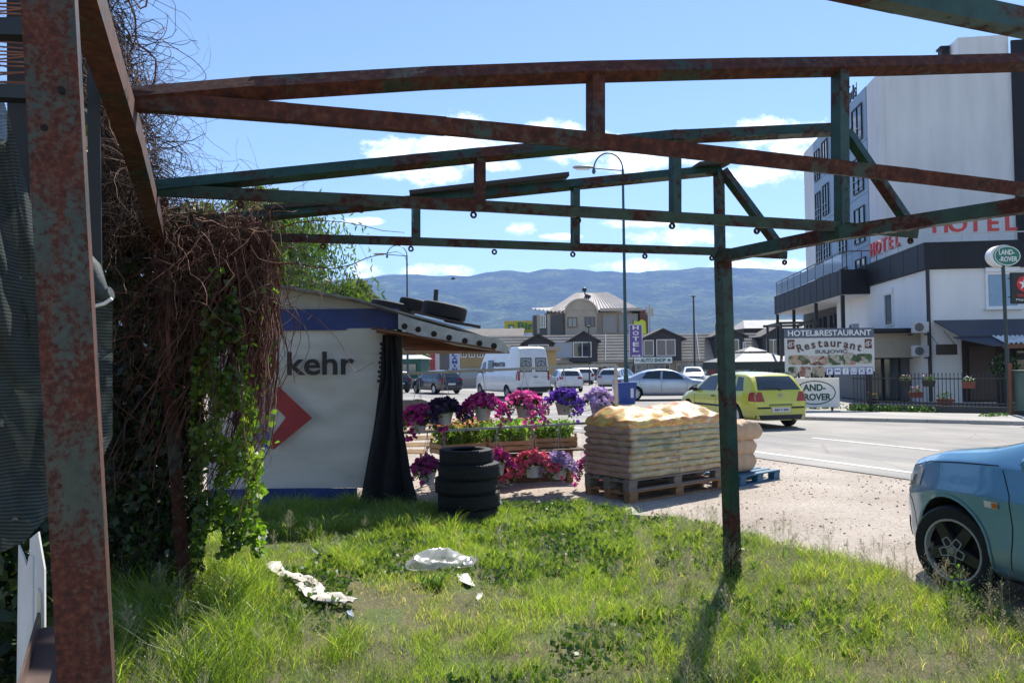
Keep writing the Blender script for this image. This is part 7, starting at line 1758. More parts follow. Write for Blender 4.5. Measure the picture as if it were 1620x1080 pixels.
# ------------------------------------------------------------------ dry vine and leaves on the left
twig = mat('dry_vine_twig', (.26, .11, .07), .9, c2=(.10, .04, .026), sc_=9); twig_d = mat('shade_toned_dry_twig', (.075, .042, .032), .95, c2=(.02, .012, .01), sc_=9)  # twig_d is the twig colour darkened to stand in for shade
twig2 = mat('pale_dry_twig', (.28, .17, .11), .9, c2=(.13, .065, .04), sc_=9)
def strands(name, starts, n_seg, step, rad, m, parent, g, grav=.55, wob=.5, curl=.35, d0=None, lim=None):
    """vectorised random walks -> 3 sided tubes"""
    n = len(starts); p = np.zeros((n, n_seg + 1, 3)); p[:, 0] = starts
    d = g.normal(size=(n, 3)) if d0 is None else d0 + g.normal(size=(n, 3)) * .35
    d /= np.linalg.norm(d, axis=1)[:, None]; ax = g.normal(size=(n, 3)); ax /= np.linalg.norm(ax, axis=1)[:, None]; st_ = step * (.6 + .8 * g.random(n))[:, None]
    for k in range(n_seg):
        d = d + np.cross(ax, d) * curl + g.normal(size=(n, 3)) * wob * .35 + np.array([0, 0, -grav * .4]); d /= np.linalg.norm(d, axis=1)[:, None]
        p[:, k + 1] = p[:, k] + d * st_
    p[:, :, 2] = np.maximum(p[:, :, 2], .01)
    if lim is not None:
        f = p.reshape(-1, 3); px, py, w0 = projn(f); ex = np.maximum(0, px - lim(py) - np.repeat(g.normal(-6, 9, n) + 26 * (g.random(n) < .05), n_seg + 1)); f[:, 0] -= 1.6 * ex * w0 / FPX; p = f.reshape(p.shape)
    t = np.gradient(p, axis=1); t /= (np.linalg.norm(t, axis=2)[:, :, None] + 1e-9)
    u = np.cross(t, np.array([.3, .5, .81])); u /= (np.linalg.norm(u, axis=2)[:, :, None] + 1e-9); w_ = np.cross(t, u)
    r_ = rad * (.5 + g.random(n) ** 2 * 1.2)[:, None, None] * np.linspace(1.1, .5, n_seg + 1)[None, :, None]
    vs = np.stack([p + (u * math.cos(a) + w_ * math.sin(a)) * r_ for a in (0, 2.094, 4.189)], 2)   # n, seg+1, 3, 3
    idx = np.arange(n * (n_seg + 1) * 3).reshape(n, n_seg + 1, 3); a, b_ = idx[:, :-1], idx[:, 1:]
    fs = np.stack([a, np.roll(a, -1, 2), np.roll(b_, -1, 2), b_], -1).reshape(-1, 4)
    v = vs.reshape(-1, 3)
    iv = np.array(root_inv(parent)); v = v @ iv[:3, :3].T + iv[:3, 3]
    return np_mesh(name, v, fs.ravel(), np.full(len(fs), 4), m, parent, kind='stuff', smooth=True)
def pxcloud(n, g, xs_, ys_, ds_, ypow=1.0):
    """n points scattered over a photo window between two depths"""
    px = xs_[0] + (xs_[1] - xs_[0]) * g.random(n); py = ys_[0] + (ys_[1] - ys_[0]) * g.random(n) ** ypow; d = ds_[0] + (ds_[1] - ds_[0]) * g.random(n)
    rx_ = np.outer(px - 810, np.array(_R)) + np.outer(540 - py, np.array(_U)) + FPX * np.array(_F)
    return np.array(EYE) + rx_ * (d / rx_[:, 1])[:, None]
g = np.random.default_rng(11)
vlim = lambda py: np.interp(py, [335, 420, 520, 620, 700, 780, 860], [446, 442, 438, 434, 428, 402, 385])
vn = thing('dry_vine', 'tangle of dry brown vine stems hanging from the left end of the frame', 'vine', G(345, 905))
S1 = pxcloud(800, g, (280, 418), (338, 385), (5.3, 5.8)); strands('stem', S1, 13, .07, .0036, twig, vn, g, lim=vlim, grav=.95, wob=.55, curl=.25, d0=np.array([0, -.15, -.75]))
S2 = pxcloud(800, g, (255, 428), (335, 480), (5.2, 5.8)); strands('stem', S2[:560], 13, .05, .0032, twig2, vn, g, lim=vlim, grav=.35, wob=.8, curl=.5)
S3 = pxcloud(380, g, (365, 432), (340, 430), (5.4, 5.75)); strands('stem', S3, 22, .068, .0044, twig, vn, g, lim=vlim, grav=1.25, wob=.5, curl=.22, d0=np.array([0, 0, -1.]))
S4 = pxcloud(160, g, (255, 320), (430, 640), (5.25, 5.7)); strands('stem', S4, 14, .07, .003, twig, vn, g, lim=vlim, grav=.5, wob=.7, curl=.3)
S6 = pxcloud(60, g, (290, 440), (335, 352), (5.3, 5.8)); strands('stem', S6, 9, .06, .0026, twig2, vn, g, grav=-.2, wob=.8, curl=.5, d0=np.array([.3, 0, .6]))
S7 = pxcloud(26, g, (420, 450), (345, 500), (5.3, 5.8)); strands('stem', S7, 13, .07, .0024, twig2, vn, g, grav=.25, wob=.6, curl=.3, d0=np.array([1., 0, .1]))
MB().tube([G(285, 940), P(272, 700, 5.3), P(265, 520, 5.2), P(268, 430, 5.25), P(300, 360, 5.5)], [.02, .018, .016, .014, .01], 6).build('main_stem', twig, vn, smooth=True, world=True)
MB().tube([G(400, 900), P(392, 700, 5.6), P(380, 520, 5.6), P(392, 400, 5.6)], [.016, .015, .012, .008], 6).build('main_stem', twig, vn, smooth=True, world=True)
vl = leaf_mat('vine_leaves', [(.035, .08, .012), (.10, .19, .02), (.18, .30, .03), (.27, .39, .05)], trans=.6)
vd = leaf_mat('shade_toned_ivy_leaves', [(.011, .022, .009), (.022, .044, .015), (.045, .08, .026)], trans=.25, gloss=.045, rough=.45)  # leaf colours darkened to carry the deep shade of this corner
def lv(name, n, xs_, ys_, ds_, size, m, th, cond=None, parent=None):
    q = pxcloud(n, g, xs_, ys_, ds_)
    if cond is not None:
        px, py, _ = projn(q); q = q[cond(px, py)]
    q = q[q[:, 2] > .03]
    cl = np.clip(.5 + .3 * np.sin(q[:, 0] * 5 + q[:, 2] * 4) + g.normal(size=len(q)) * .25, 0, 1)
    return foliage(name, q, g, size, m, parent, aspect=.85, up=.15, tint=cl)
vm_ = leaf_mat('glint_toned_creeper_leaves', [(.02, .045, .01), (.045, .09, .018), (.08, .15, .03)], trans=.4)  # in-between leaf tone standing in for lit glints among the dark leaves
gv = thing('green_creeper', 'bright green creeper leaves climbing through the dry vine stems', 'creeper', G(365, 900))
band = lambda px, py: (np.abs(px - np.interp(py, [420, 600, 750, 880], [350, 350, 340, 355])) < np.interp(py, [420, 560, 700, 800, 880], [16, 40, 72, 78, 62])) & (np.sin(px * .11 + py * .05) + np.sin(py * .061 - px * .03) > -.75)
lv('leaves', 5200, (302, 420), (425, 880), (5.08, 5.5), .05, vl, None, band, gv)
lv('leaves', 1300, (195, 312), (540, 900), (5.22, 5.6), .055, vm_, None, lambda px, py: px > np.interp(py, [540, 900], [240, 190]), gv)
lv('leaves', 420, (300, 440), (440, 760), (5.1, 5.5), .055, vl, None, lambda px, py: g.random(len(px)) < .35, gv)
ih = thing('ivy_thicket', 'ivy thicket with shade in its dark green, behind the leaning rusty post, plus fill leaves added behind the net', 'ivy', G(215, 960))
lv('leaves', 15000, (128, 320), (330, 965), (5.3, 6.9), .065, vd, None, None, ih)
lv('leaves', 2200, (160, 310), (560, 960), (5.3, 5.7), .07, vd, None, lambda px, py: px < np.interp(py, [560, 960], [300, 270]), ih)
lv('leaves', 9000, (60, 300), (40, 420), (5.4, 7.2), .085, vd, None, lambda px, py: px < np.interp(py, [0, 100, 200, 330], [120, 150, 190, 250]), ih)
lv('leaves', 9000, (-120, 135), (170, 640), (3.0, 4.4), .08, vd, None, lambda px, py: (py > 230) | (px > 30), ih)  # fill leaves added behind the net to shut out bright sky
lv('leaves', 9000, (-80, 135), (600, 1100), (2.7, 4.2), .06, vd, None, None, ih)  # fill leaves added to darken the gap below the net
S = pxcloud(260, g, (120, 290), (330, 900), (4.9, 5.6)); strands('stem', S, 12, .06, .003, twig_d, ih, g, grav=.6, wob=.6, curl=.3)
MB().tube([G(215, 960), P(210, 600, 5.7), P(190, 300, 5.7), P(170, 60, 5.8)], [.05, .045, .035, .02], 7).build('trunk', twig, ih, smooth=True, world=True)
uv = thing('leafless_vine', 'leafless vine rising above the eave beam against the sky at the upper left', 'vine', G(190, 960) + V((.1, .2, 0)))
rt = lambda py: np.interp(py, [0, 60, 120, 200, 270, 330], [196, 214, 226, 238, 252, 268])
q = pxcloud(2600, g, (100, 275), (-40, 345), (4.9, 6.0)); px, py, _ = projn(q); q = q[px < rt(py) - 12]
strands('stem', q, 11, .055, .0030, twig_d, uv, g, grav=.45, wob=.75, curl=.4)
q = pxcloud(900, g, (120, 275), (100, 345), (4.8, 5.6)); px, py, _ = projn(q); q = q[px < rt(py)]
strands('stem', q, 12, .055, .0026, twig2, uv, g, grav=.5, wob=.7, curl=.4)
q = pxcloud(46, g, (195, 268), (60, 330), (5.0, 5.6)); strands('stem', q, 13, .06, .0022, twig2, uv, g, grav=.15, wob=.5, curl=.35, d0=np.array([.9, 0, .15]))
for pts in ([(193, -20), (208, 12), (214, 30), (215, 60), (206, 85), (196, 110)], [(196, 5), (210, -2), (222, 14), (231, 10), (234, -6)], [(164, 8), (176, 25), (188, 45), (193, 75), (205, 95)], [(213, 68), (235, 82), (247, 95), (246, 120), (241, 140)]):
    MB().tube([P(x, y, 5.2 + .02 * k) for k, (x, y) in enumerate(pts)], .007, 5).build('twisted_stem', twig, uv, smooth=True, world=True)
# reed mat / twigs at the top left corner
rm_ = thing('reed_screen', 'reed screen with sky showing through at the top left corner', 'reed screen', P(10, 700, 2.6).xy.to_3d())
for k in range(34):
    y = -60 + k * 6.4 + random.uniform(-1.5, 1.5)
    MB().tube([P(-90, y + random.uniform(-4, 4), 2.6), P(-20, y + random.uniform(-3, 3), 2.62), P(48, y + random.uniform(-6, 6), 2.6)], .0032, 4).build('reed', twig, rm_, world=True)
# long thin shoot over the stall
t_ = thing('bare_shoot', 'thin bare shoot reaching from the vine over the stall roof toward the lamp', 'twig', P(440, 420, 5.6).xy.to_3d())
MB().tube([P(x, y, 5.6) for x, y in ((425, 418), (470, 417), (500, 423), (528, 425), (556, 419), (580, 408), (604, 402), (628, 398))], [.006, .0055, .005, .0045, .004, .0035, .003, .002], 5).build('shoot', twig, t_, smooth=True, world=True)
MB().tube([P(x, y, 5.6) for x, y in ((440, 362), (470, 352), (505, 349), (540, 351), (570, 356), (605, 365), (640, 368))], [.005, .0045, .004, .0035, .003, .0025, .002], 5).build('shoot', twig, t_, smooth=True, world=True)
for (a, b_, c_) in (((500, 349), (512, 360), (518, 372)), ((530, 351), (534, 362), (540, 370)), ((470, 352), (480, 362), (476, 374)), ((628, 398), (640, 404), (646, 420))):
    MB().tube([P(*a, 5.6), P(*b_, 5.6), P(*c_, 5.6)], .002, 4).build('side_shoot', twig, t_, world=True)

# ------------------------------------------------------------------ grass plot
edge = [G(*q) for q in ((170, 1300), (150, 890), (300, 850), (400, 812), (560, 806), (690, 810), (800, 802), (905, 800), (1000, 817), (1090, 832), (1160, 846), (1240, 868), (1330, 890), (1420, 912), (1470, 940), (1540, 962), (1640, 1005))] 
xs_e = [p.x for p in edge]; 
poly = [(p.x, p.y) for p in edge] + [(4.2, 2.2), (3.6, .6), (-2.5, .6)]
poly[0] = (-3.4, 1.2); poly[1] = (edge[1].x - 1.5, edge[1].y + 1.2)
def inside(px, py, poly):
    c = np.zeros(len(px), bool); n = len(poly); j = n - 1
    for i in range(n):
        xi, yi = poly[i]; xj, yj = poly[j]
        k = ((yi > py) != (yj > py)) & (px < (xj - xi) * (py - yi) / (yj - yi + 1e-12) + xi); c ^= k; j = i
    return c
m, t, b = base('grassy_soil')
f = noise_(t, 1.6, 8); f2 = noise_(t, 40, 6, .7)
t.links.new(mixc(t, 1, ramp_(t, f, [(.35, (.10, .10, .045)), (.5, (.15, .13, .065)), (.6, (.11, .14, .045))]), ramp_(t, f2, [(.3, (.6, .6, .6)), (.65, (1.2, 1.2, 1.2))]), 'MULTIPLY'), b.inputs['Base Color']); b.inputs['Roughness'].default_value = 1; bump_(t, b, f2, .8, .02)
bm = bmesh.new(); gp = []
rr_ = random.Random(2)
pts_ = []
for i in range(len(poly)):
    a, b_ = V((*poly[i], 0)), V((*poly[(i + 1) % len(poly)], 0)); n = max(1, int((b_ - a).length / .12))
    for k in range(n): q = a.lerp(b_, k / n); pts_.append((q.x + rr_.uniform(-.07, .07), q.y + rr_.uniform(-.07, .07)))
vs = [bm.verts.new((x, y, .033)) for x, y in pts_]; bm.faces.new(vs); bmesh.ops.triangulate(bm, faces=bm.faces[:])
me = bpy.data.meshes.new('grass_soil'); bm.to_mesh(me); bm.free(); me.materials.append(m); o = link('grass_soil', me); o['kind'] = 'structure'
gm = leaf_mat('grass_blades', [(.36, .29, .17), (.12, .18, .035), (.20, .30, .05), (.29, .40, .065), (.40, .48, .13), (.62, .56, .35)], trans=.6, gloss=.05, rough=.4, tmul=(1.5, 1.55, .5))
def vnoise(x, y, s, seed=0):
    return np.array([mn.noise(V((a * s, b2 * s, seed))) for a, b2 in zip(x, y)])
N0 = 400000
gx_ = g.uniform(-4.2, 4.6, N0); gy_ = g.uniform(1.9, 9.6, N0)
# keep more far away in proportion to what the picture shows
keep = inside(gx_, gy_, poly)
stray = (~keep) & (g.random(N0) < .03) & inside(gx_ , gy_ - .35 * g.random(N0), poly)
keep |= stray
gx_, gy_ = gx_[keep], gy_[keep]
pos = np.stack([gx_, gy_, np.zeros(len(gx_))], 1); px, py, dep = projn(pos)
n1 = vnoise(gx_, gy_, 1.3, 1); n2 = vnoise(gx_, gy_, 4.5, 5)
bare = np.clip(1.25 - np.sqrt(((px - 640) / 190) ** 2 + ((py - 965) / 62) ** 2), 0, 1) + .7 * np.clip(1 - np.sqrt(((px - 1060) / 120) ** 2 + ((py - 905) / 24) ** 2), 0, 1) + .5 * np.clip(1 - np.sqrt(((px - 860) / 160) ** 2 + ((py - 1010) / 40) ** 2), 0, 1)
bare += np.clip((py - 860) / 100, 0, 1) * np.clip((px - 1230) / 150, 0, 1) * .15
dens = np.clip(.8 + 1.0 * n1 + .8 * n2 - bare * .55, .3, 1)
dens = np.where(dep < 1.8, 0, dens)
k = (g.random(len(px)) < dens * .93) & (px > 150) & (px < 1720) & (py < 1150)
gx_, gy_, px, py, dep, n1, n2, bare = [a[k] for a in (gx_, gy_, px, py, dep, n1, n2, bare)]
tall = np.interp(px, [160, 330, 480, 620, 900, 1250, 1620], [.32, .27, .17, .095, .095, .11, .135])
tall = np.where((py < 860) & (px < 720), np.maximum(tall, .17), tall)
tall = np.where(np.abs((px - 500) * .45 + 905 - py + 25) + .3 * np.abs(px - 490) < 58, .06, tall)
tall *= np.clip(1 + 1.1 * n2 + .5 * n1, .5, 1.9) * (1 - .45 * np.clip(bare, 0, 1))
def blades(name, x, y, h, wd, tint, m, lean, seed_):
    gg = np.random.default_rng(seed_); n = len(x); ang = gg.random(n) * 6.283; ln = lean * (.3 + gg.random(n)) * h
    dx_, dy_ = np.cos(ang), np.sin(ang); fa_ = gg.random(n) * 6.283; sx_, sy_ = np.cos(fa_), np.sin(fa_)
    vs = []
    for (u, ww) in ((0, .8), (.35, 1.0), (.7, .7), (1, 0)):
        cx_ = x + dx_ * ln * u ** 2; cy_ = y + dy_ * ln * u ** 2; cz = .03 + h * (u - .25 * lean * u ** 2)
        if ww > 0:
            for s_ in (-1, 1): vs.append(np.stack([cx_ + s_ * sx_ * wd * ww / 2, cy_ + s_ * sy_ * wd * ww / 2, cz], 1))
        else: vs.append(np.stack([cx_, cy_, cz], 1))
    v = np.stack(vs, 1).reshape(-1, 3); b0 = np.arange(n)[:, None] * 7
    q = np.array([[0, 1, 3, 2], [2, 3, 5, 4]]); f4 = (b0[:, :, None] + q[None]).reshape(n, -1); f3 = b0 + np.array([[4, 5, 6]])
    ff = np.concatenate([f4, f3], 1).ravel(); sz = np.tile([4, 4, 3], n)
    return np_mesh(name, v, ff, sz, m, None, tint=np.repeat(tint, 7), kind='stuff')
nb = len(gx_)
h = tall * (.45 + .75 * g.random(nb)); wd = np.interp(h, [.03, .4], [.0028, .0052]) * (.7 + .6 * g.random(nb)) * np.interp(dep, [2, 9], [.75, 1.3])
dry = np.clip(.14 + .7 * np.clip(bare, 0, 1) + .12 * (px > 1000) + .10 * n1, .03, .85)
tint = np.clip(.42 + .25 * n1 + g.normal(0, .13, nb), .2, .8); isd = g.random(nb) < dry * .55
tint = np.where(isd, np.where(g.random(nb) < .5, 0.02, .98), tint)
o = blades('grass', gx_, gy_, h, wd, tint, gm, .75, 3); 
# clover and low broad weeds
nc = 26000
cx_ = g.uniform(-2.6, 4.2, nc); cy_ = g.uniform(3.0, 9.2, nc); kk = inside(cx_, cy_, poly); cx_, cy_ = cx_[kk], cy_[kk]
n1c = vnoise(cx_, cy_, .9, 7); px2, py2, _ = projn(np.stack([cx_, cy_, cx_ * 0], 1)); kk = (n1c + .45 * ((px2 > 520) & (px2 < 1000) & (py2 < 925)) > .12) & (px2 > 420); cx_, cy_ = cx_[kk], cy_[kk]
q = np.stack([cx_, cy_, .03 + .07 * g.random(len(cx_))], 1)
wl_ = leaf_mat('weed_leaves', [(.035, .075, .015), (.07, .14, .025), (.12, .2, .04)], trans=.4)
foliage('ground_weeds', q, g, .042, wl_, None, aspect=.95, up=1.6)
# feathery seed heads
def panicles(name, n, sel, m, hr, seed_):
    gg = np.random.default_rng(seed_); x = gg.uniform(-3.2, 4.4, n * 6); y = gg.uniform(2.0, 8.8, n * 6); k = inside(x, y, poly); x, y = x[k], y[k]
    px_, py_, _ = projn(np.stack([x, y, x * 0], 1)); k = sel(px_, py_, gg); x, y = x[k][:n], y[k][:n]; n = len(x)
    h_ = hr[0] + (hr[1] - hr[0]) * gg.random(n); V_, F_, S_ = [], [], []; base_ = 0
    ang = gg.random(n) * 6.28; ln = h_ * .22 * gg.random(n)
    tx, ty = np.cos(ang) * ln, np.sin(ang) * ln
    for s_ in (0, 1):
        wv_ = .0011; d_ = np.array([1, 0, 0]) if s_ == 0 else np.array([0, 1, 0])
        a = np.stack([x, y, x * 0 + .03], 1); c2 = np.stack([x + tx, y + ty, h_], 1)
        v = np.stack([a - d_ * wv_, a + d_ * wv_, c2 + d_ * wv_ * .5, c2 - d_ * wv_ * .5], 1).reshape(-1, 3)
        V_.append(v); F_.append(base_ + np.arange(4 * n)); S_.append(np.full(n, 4)); base_ += 4 * n
    K = 34
    u = gg.random((n, K)); zz = 1 - .42 * u; r_ = .075 * u ** .8 * (h_[:, None] / .35) * (.5 + .7 * gg.random((n, K))); aa = gg.random((n, K)) * 6.28
    c2 = np.stack([x[:, None] + tx[:, None] * zz + r_ * np.cos(aa), y[:, None] + ty[:, None] * zz + r_ * np.sin(aa), h_[:, None] * zz + r_ * .5], -1).reshape(-1, 3)
    vs, fs, sz = leaf_mesh(c2, gg, .011, .4, .6); V_.append(vs); F_.append(base_ + fs); S_.append(sz); base_ += len(vs)
    # fine branches
    o2 = np.stack([x[:, None] + tx[:, None] * (zz - .06), y[:, None] + ty[:, None] * (zz - .06), h_[:, None] * (zz - .07)], -1).reshape(-1, 3)
    w2 = np.array([.0006, .0004, 0]); v = np.stack([o2 - w2, o2 + w2, c2 + w2, c2 - w2], 1).reshape(-1, 3); V_.append(v); F_.append(base_ + np.arange(len(v))); S_.append(np.full(len(c2), 4))
    v = np.concatenate(V_)
    return np_mesh(name, v, np.concatenate(F_), np.concatenate(S_), m, None, tint=gg.random(len(v)), kind='stuff')
pm = leaf_mat('grass_seed_heads', [(.28, .27, .16), (.42, .40, .27), (.5, .45, .34)], trans=.4, tmul=(1.1, 1.05, .8))
panicles('seeding_grass', 520, lambda px_, py_, gg: (gg.random(len(px_)) < np.interp(px_, [150, 400, 620, 980, 1050, 1620], [.35, .12, .03, .15, .7, .8])) & (py_ > 850) & (py_ < 1250), pm, (.2, .4), 5)
panicles('tall_seeding_grass', 70, lambda px_, py_, gg: (px_ > 165) & (px_ < 320) & (py_ > 980) & (py_ < 1300), pm, (.38, .6), 6)
panicles('tall_seeding_grass', 40, lambda px_, py_, gg: (py_ > 800) & (py_ < 870) & (px_ > 1040) & (px_ < 1250), pm, (.25, .4), 9)
# pebbles on the gravel
npb = 14000; x = g.uniform(-2.5, 9, npb); y = g.uniform(5, 16, npb); k = ~inside(x, y, poly); x, y = x[k], y[k]
off = (x - RA.x) * RQ.x + (y - RA.y) * RQ.y; k = off < -.3; x, y = x[k], y[k]; n = len(x)
s = (.004 + .015 * g.random(n) ** 5); oc = np.array([[1, 0, 0], [0, 1, 0], [-1, 0, 0], [0, -1, 0], [0, 0, .7], [0, 0, -.5]]); fo = np.array([[0, 1, 4], [1, 2, 4], [2, 3, 4], [3, 0, 4], [1, 0, 5], [2, 1, 5], [3, 2, 5], [0, 3, 5]])
v = np.stack([x, y, x * 0 + .006], 1)[:, None] + oc[None] * s[:, None, None] * (.6 + .8 * g.random((n, 6, 1)))
ff = (np.arange(n)[:, None, None] * 6 + fo[None]).ravel()
pbm = leaf_mat('pebble_stone', [(.26, .22, .19), (.42, .36, .3), (.58, .52, .46)], trans=0.0, gloss=.02)
np_mesh('pebbles', v.reshape(-1, 3), ff, np.full(n * 8, 3), pbm, None, tint=np.repeat(g.random(n), 6), kind='stuff')
# ------------------------------------------------------------------ litter in the grass
def blob(mb, c_, d_, seed_, n=12, amp=.2, M=None):
    R_ = random.Random(seed_)
    bm2 = bmesh.new(); bmesh.ops.create_icosphere(bm2, subdivisions=3, radius=1)
    bm2.verts.index_update(); vs = []
    for q in bm2.verts:
        p = q.co.copy(); k = 1 + amp * mn.noise(p * 1.7 + V((seed_, 0, 0))) + amp * .8 * abs(mn.noise(p * 4.1 + V((0, seed_, 0)))); vs.append(V(c_) + V((p.x * k * d_[0], p.y * k * d_[1], max(-.2, p.z) * k * d_[2])))
    mb.add(vs, [[a.index for a in f_.verts] for f_ in bm2.faces]); bm2.free(); return mb
c_ = G(695, 903)
t_ = thing('plastic_bag', 'crumpled translucent white plastic bag lying in the grass', 'plastic bag', (c_.x, c_.y, .05), .2)
bagm = leaf_mat('thin_white_plastic', [(.66, .66, .65), (.76, .76, .75)], trans=.55, gloss=.15, rough=.2, tmul=(1, 1, 1))
def bagf(u, v):
    a, b2 = u - .5, v - .5; e = max(0, 1 - (2 * a) ** 2 * (1 - .3 * math.sin(v * 7)) - (2 * b2) ** 2)
    f1 = abs(mn.noise(V((u * 2.6 + v, v * 2.2, 2)))); f2 = abs(mn.noise(V((u * 5 - v * 3, v * 5 + u * 2, 5))))
    return V((a * .46 * (1 + .25 * math.sin(v * 5)), b2 * .4, .02 + e ** .6 * (.035 + .085 * (1 - 1.7 * f1)) + .012 * (1 - 3 * f2) * e ** .4))
tb_ = bagm.node_tree; so_ = tb_.nodes['Material Output'].inputs['Surface'].links[0].from_socket; trp = N(tb_, 'ShaderNodeBsdfTransparent'); mb_ = N(tb_, 'ShaderNodeMixShader'); mb_.inputs[0].default_value = .3; tb_.links.new(so_, mb_.inputs[1]); tb_.links.new(trp.outputs[0], mb_.inputs[2]); tb_.links.new(mb_.outputs[0], tb_.nodes['Material Output'].inputs['Surface'])
MB().grid(bagf, 44, 40).build('film', bagm, t_, smooth=True, fix=False)
MB().grid(lambda u, v: V((.19 + .1 * u + .02 * math.sin(v * 6), -.06 - .14 * v, .02 + .10 * (1 - v) * abs(mn.noise(V((u * 5, v * 5, 8)))) + .02)), 12, 12).build('handle_flap', bagm, t_, smooth=True, fix=False)
sp_ = mat('dirty_white_sheet', (.66, .62, .55), .8, c2=(.42, .37, .29), sc_=7, bump=.3)
def litter(label, name, cat, pts, z_, th, m):
    q = [G(x, y) for x, y in pts]; c0_ = sum(q, V((0, 0, 0))) / len(q); t_ = thing(name, label, cat, (c0_.x, c0_.y, 0)); n = len(q)
    zs = [z_ + .02 * math.sin(i * 2.3) for i in range(n)]
    MB().add([V((p.x, p.y, zs[i] + th)) for i, p in enumerate(q)] + [V((p.x, p.y, zs[i])) for i, p in enumerate(q)], [tuple(range(n)), tuple(range(2 * n - 1, n - 1, -1))] + [(k, n + k, n + (k + 1) % n, (k + 1) % n) for k in range(n)]).build('piece', m, t_, world=True)
def sheet(label, p0, p1, wd_, seed_, name='torn_sheet'):
    a, b2 = G(*p0), G(*p1); L_ = (b2 - a).length; dr = (b2 - a).normalized(); sd_ = V((-dr.y, dr.x, 0)); t_ = thing(name, label, 'sheet', (a.x, a.y, 0))
    def f_(u, v):
        w0 = wd_ * (.75 + .35 * mn.noise(V((u * 4, seed_, 0)))) * (1 - .5 * max(0, u - .75) * 4 * .6); e = .02 * mn.noise(V((u * 5, v * 3, seed_)))
        z = .085 + .03 * mn.noise(V((u * 3.5, v * 1.5, seed_))) + .02 * abs(mn.noise(V((u * 6, v * 2, seed_ + 2)))) + .004 * mn.noise(V((u * 20, v * 6, seed_)))
        return a + dr * (L_ * u + e) + sd_ * (w0 * (v - .5) + .05 * math.sin(u * 5 + seed_)) + V((0, 0, z))
    g2 = MB().grid(f_, 44, 12); n0 = len(g2.v); g2.add([(x, y, z - .008) for x, y, z in g2.v], [tuple(i for i in reversed(q)) for q in g2.f])
    g2.build('sheet', sp_, t_, smooth=50, world=True, fix=False)
sheet('upper piece of the long torn whitish sheet half buried in the tall grass', (432, 905), (492, 944), .15, 3)
sheet('lower longer piece of the torn whitish sheet lying in the grass', (472, 940), (553, 972), .22, 8)
litter('small pale paper scrap below the plastic bag', 'paper_scrap', 'scrap', [(722, 918), (740, 920), (752, 934), (742, 938), (727, 930)], .05, .004, cream)
litter('pale stone slab at the grass edge beside the pallets', 'stone_slab', 'stone', [(984, 815), (1000, 813), (1014, 822), (1012, 826), (992, 824)], .03, .04, mat('pale_stone', (.5, .46, .4), .9))
litter('blue grey plastic scrap near the broken board', 'plastic_scrap', 'scrap', [(548, 980), (556, 978), (560, 985), (551, 988)], .04, .02, flat('blue_grey_scrap', (.4, .46, .55), .4))
litter('tiny white scrap at the bare patch', 'paper_scrap', 'scrap', [(756, 945), (764, 947), (762, 958), (753, 956)], .03, .004, cream)
t_ = thing('white_bundle', 'crumpled pale plastic at the right foot of the tyre stack', 'plastic bag', G(785, 808)); blob(MB(), (0, 0, .05), (.07, .07, .1), 4).build('film', bagm, t_, smooth=True)
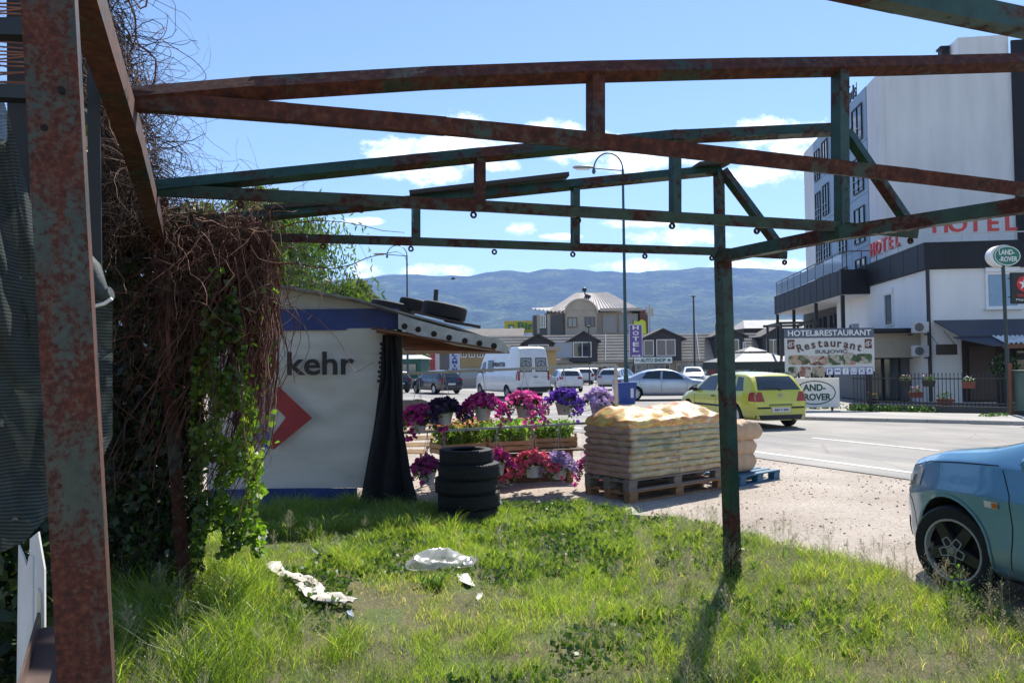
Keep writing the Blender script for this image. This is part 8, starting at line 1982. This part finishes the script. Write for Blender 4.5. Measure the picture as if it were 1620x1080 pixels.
# upright leafy weed at the blue car
def weed(label, px, py, nst, hs, seed_, cat='weed'):
    c_ = G(px, py); t_ = thing('leafy_weed', label, cat, (c_.x, c_.y, 0)); R_ = random.Random(seed_)
    for k in range(nst):
        hh = hs * R_.uniform(.6, 1); bx, by = R_.uniform(-.1, .1), R_.uniform(-.07, .07); lx, ly = R_.uniform(-.06, .06), R_.uniform(-.05, .05)
        sp3 = [V((bx, by, 0)), V((bx + lx * .4, by + ly * .4, hh * .5)), V((bx + lx, by + ly, hh))]
        MB().tube(sp3, [.005, .004, .002], 5).build('stem', wl_ if False else MAT_stem, t_)
        g2 = MB(); nl = 15
        for i in range(nl):
            u = (i + 1) / nl; c2 = sp3[0].lerp(sp3[1], u * 2) if u < .5 else sp3[1].lerp(sp3[2], u * 2 - 1)
            a = i * 2.4 + k; L_ = .085 * (1.15 - .5 * u); d_ = V((math.cos(a), math.sin(a), .9 + .5 * u)).normalized(); s_ = V((-math.sin(a), math.cos(a), 0)); nn = d_.cross(s_)
            g2.add([c2, c2 + d_ * L_ * .45 + s_ * L_ * .15 + nn * .004, c2 + d_ * L_ - V((0, 0, .01)), c2 + d_ * L_ * .45 - s_ * L_ * .15 + nn * .004, c2 + d_ * L_ * .5], [(0, 1, 4), (1, 2, 4), (2, 3, 4), (3, 0, 4)])
        o2 = g2.build('leaves', weedm, t_, kind='stuff', fix=False); at = o2.data.attributes.new('tint', 'FLOAT', 'POINT'); at.data.foreach_set('value', np.random.default_rng(seed_ + k).random(len(o2.data.vertices)).astype(np.float32))
MAT_stem = flat('green_stem', (.08, .14, .03), .6); weedm = leaf_mat('weed_plant_leaves', [(.06, .13, .02), (.12, .22, .035), (.17, .28, .06)], trans=.45)
weed('upright leafy weed with several stems in front of the blue car wheel', 1530, 985, 5, .34, 3)
weed('small leafy weed at the edge of the gravel left of the blue car', 1330, 935, 4, .12, 8)
weed('low leafy weed under the crumpled plastic bag', 690, 938, 6, .13, 12)
weed('dark leafy weed at the foot of the green post', 1175, 925, 4, .22, 15)
# a bird over the stall
t_ = thing('bird', 'small dark bird gliding in front of the hills', 'bird', P(717, 441, 40))
bd = flat('bird_dark', (.02, .02, .025), .8)
MB().lathe([(.001, -.14), (.035, -.08), (.045, 0), (.03, .08), (.018, .12), (.001, .16)], 8, (0, 0, 0), Matrix.Rotation(R(80), 3, 'Y')).build('body', bd, t_, smooth=True)
for s_ in (-1, 1): MB().add([(-.04, 0, 0), (.07, 0, 0), (.03, s_ * .18, .07), (-.09, s_ * .36, .03), (-.06, s_ * .15, .06), (-.04, 0, -.006), (.07, 0, -.006), (.03, s_ * .18, .064)], [(0, 1, 2, 4), (4, 2, 3), (5, 7, 6), (0, 5, 6, 1)]).build('wing', bd, t_)
# the verge strip of weeds along the hotel fence and a few tufts
def strip_weeds(a, b_, n, hgt, sd_):
    gg = np.random.default_rng(sd_); u = gg.random(n); q = np.outer(1 - u, np.array(a)) + np.outer(u, np.array(b_)) + gg.normal(size=(n, 3)) * np.array([.12, .12, 0]); q[:, 2] = hgt * gg.random(n)
    return foliage('verge_weeds', q, gg, .1, wl_, None, aspect=.5, up=.8)
n_ = V((-fd.y, fd.x, 0)) * -.3
strip_weeds(fa + n_, fa + fd * 2.6 + n_, 700, .22, 1)
strip_weeds(G(1560, 664), G(1592, 662), 260, .16, 2)
strip_weeds(G(1250, 648), G(1330, 646), 300, .2, 3)
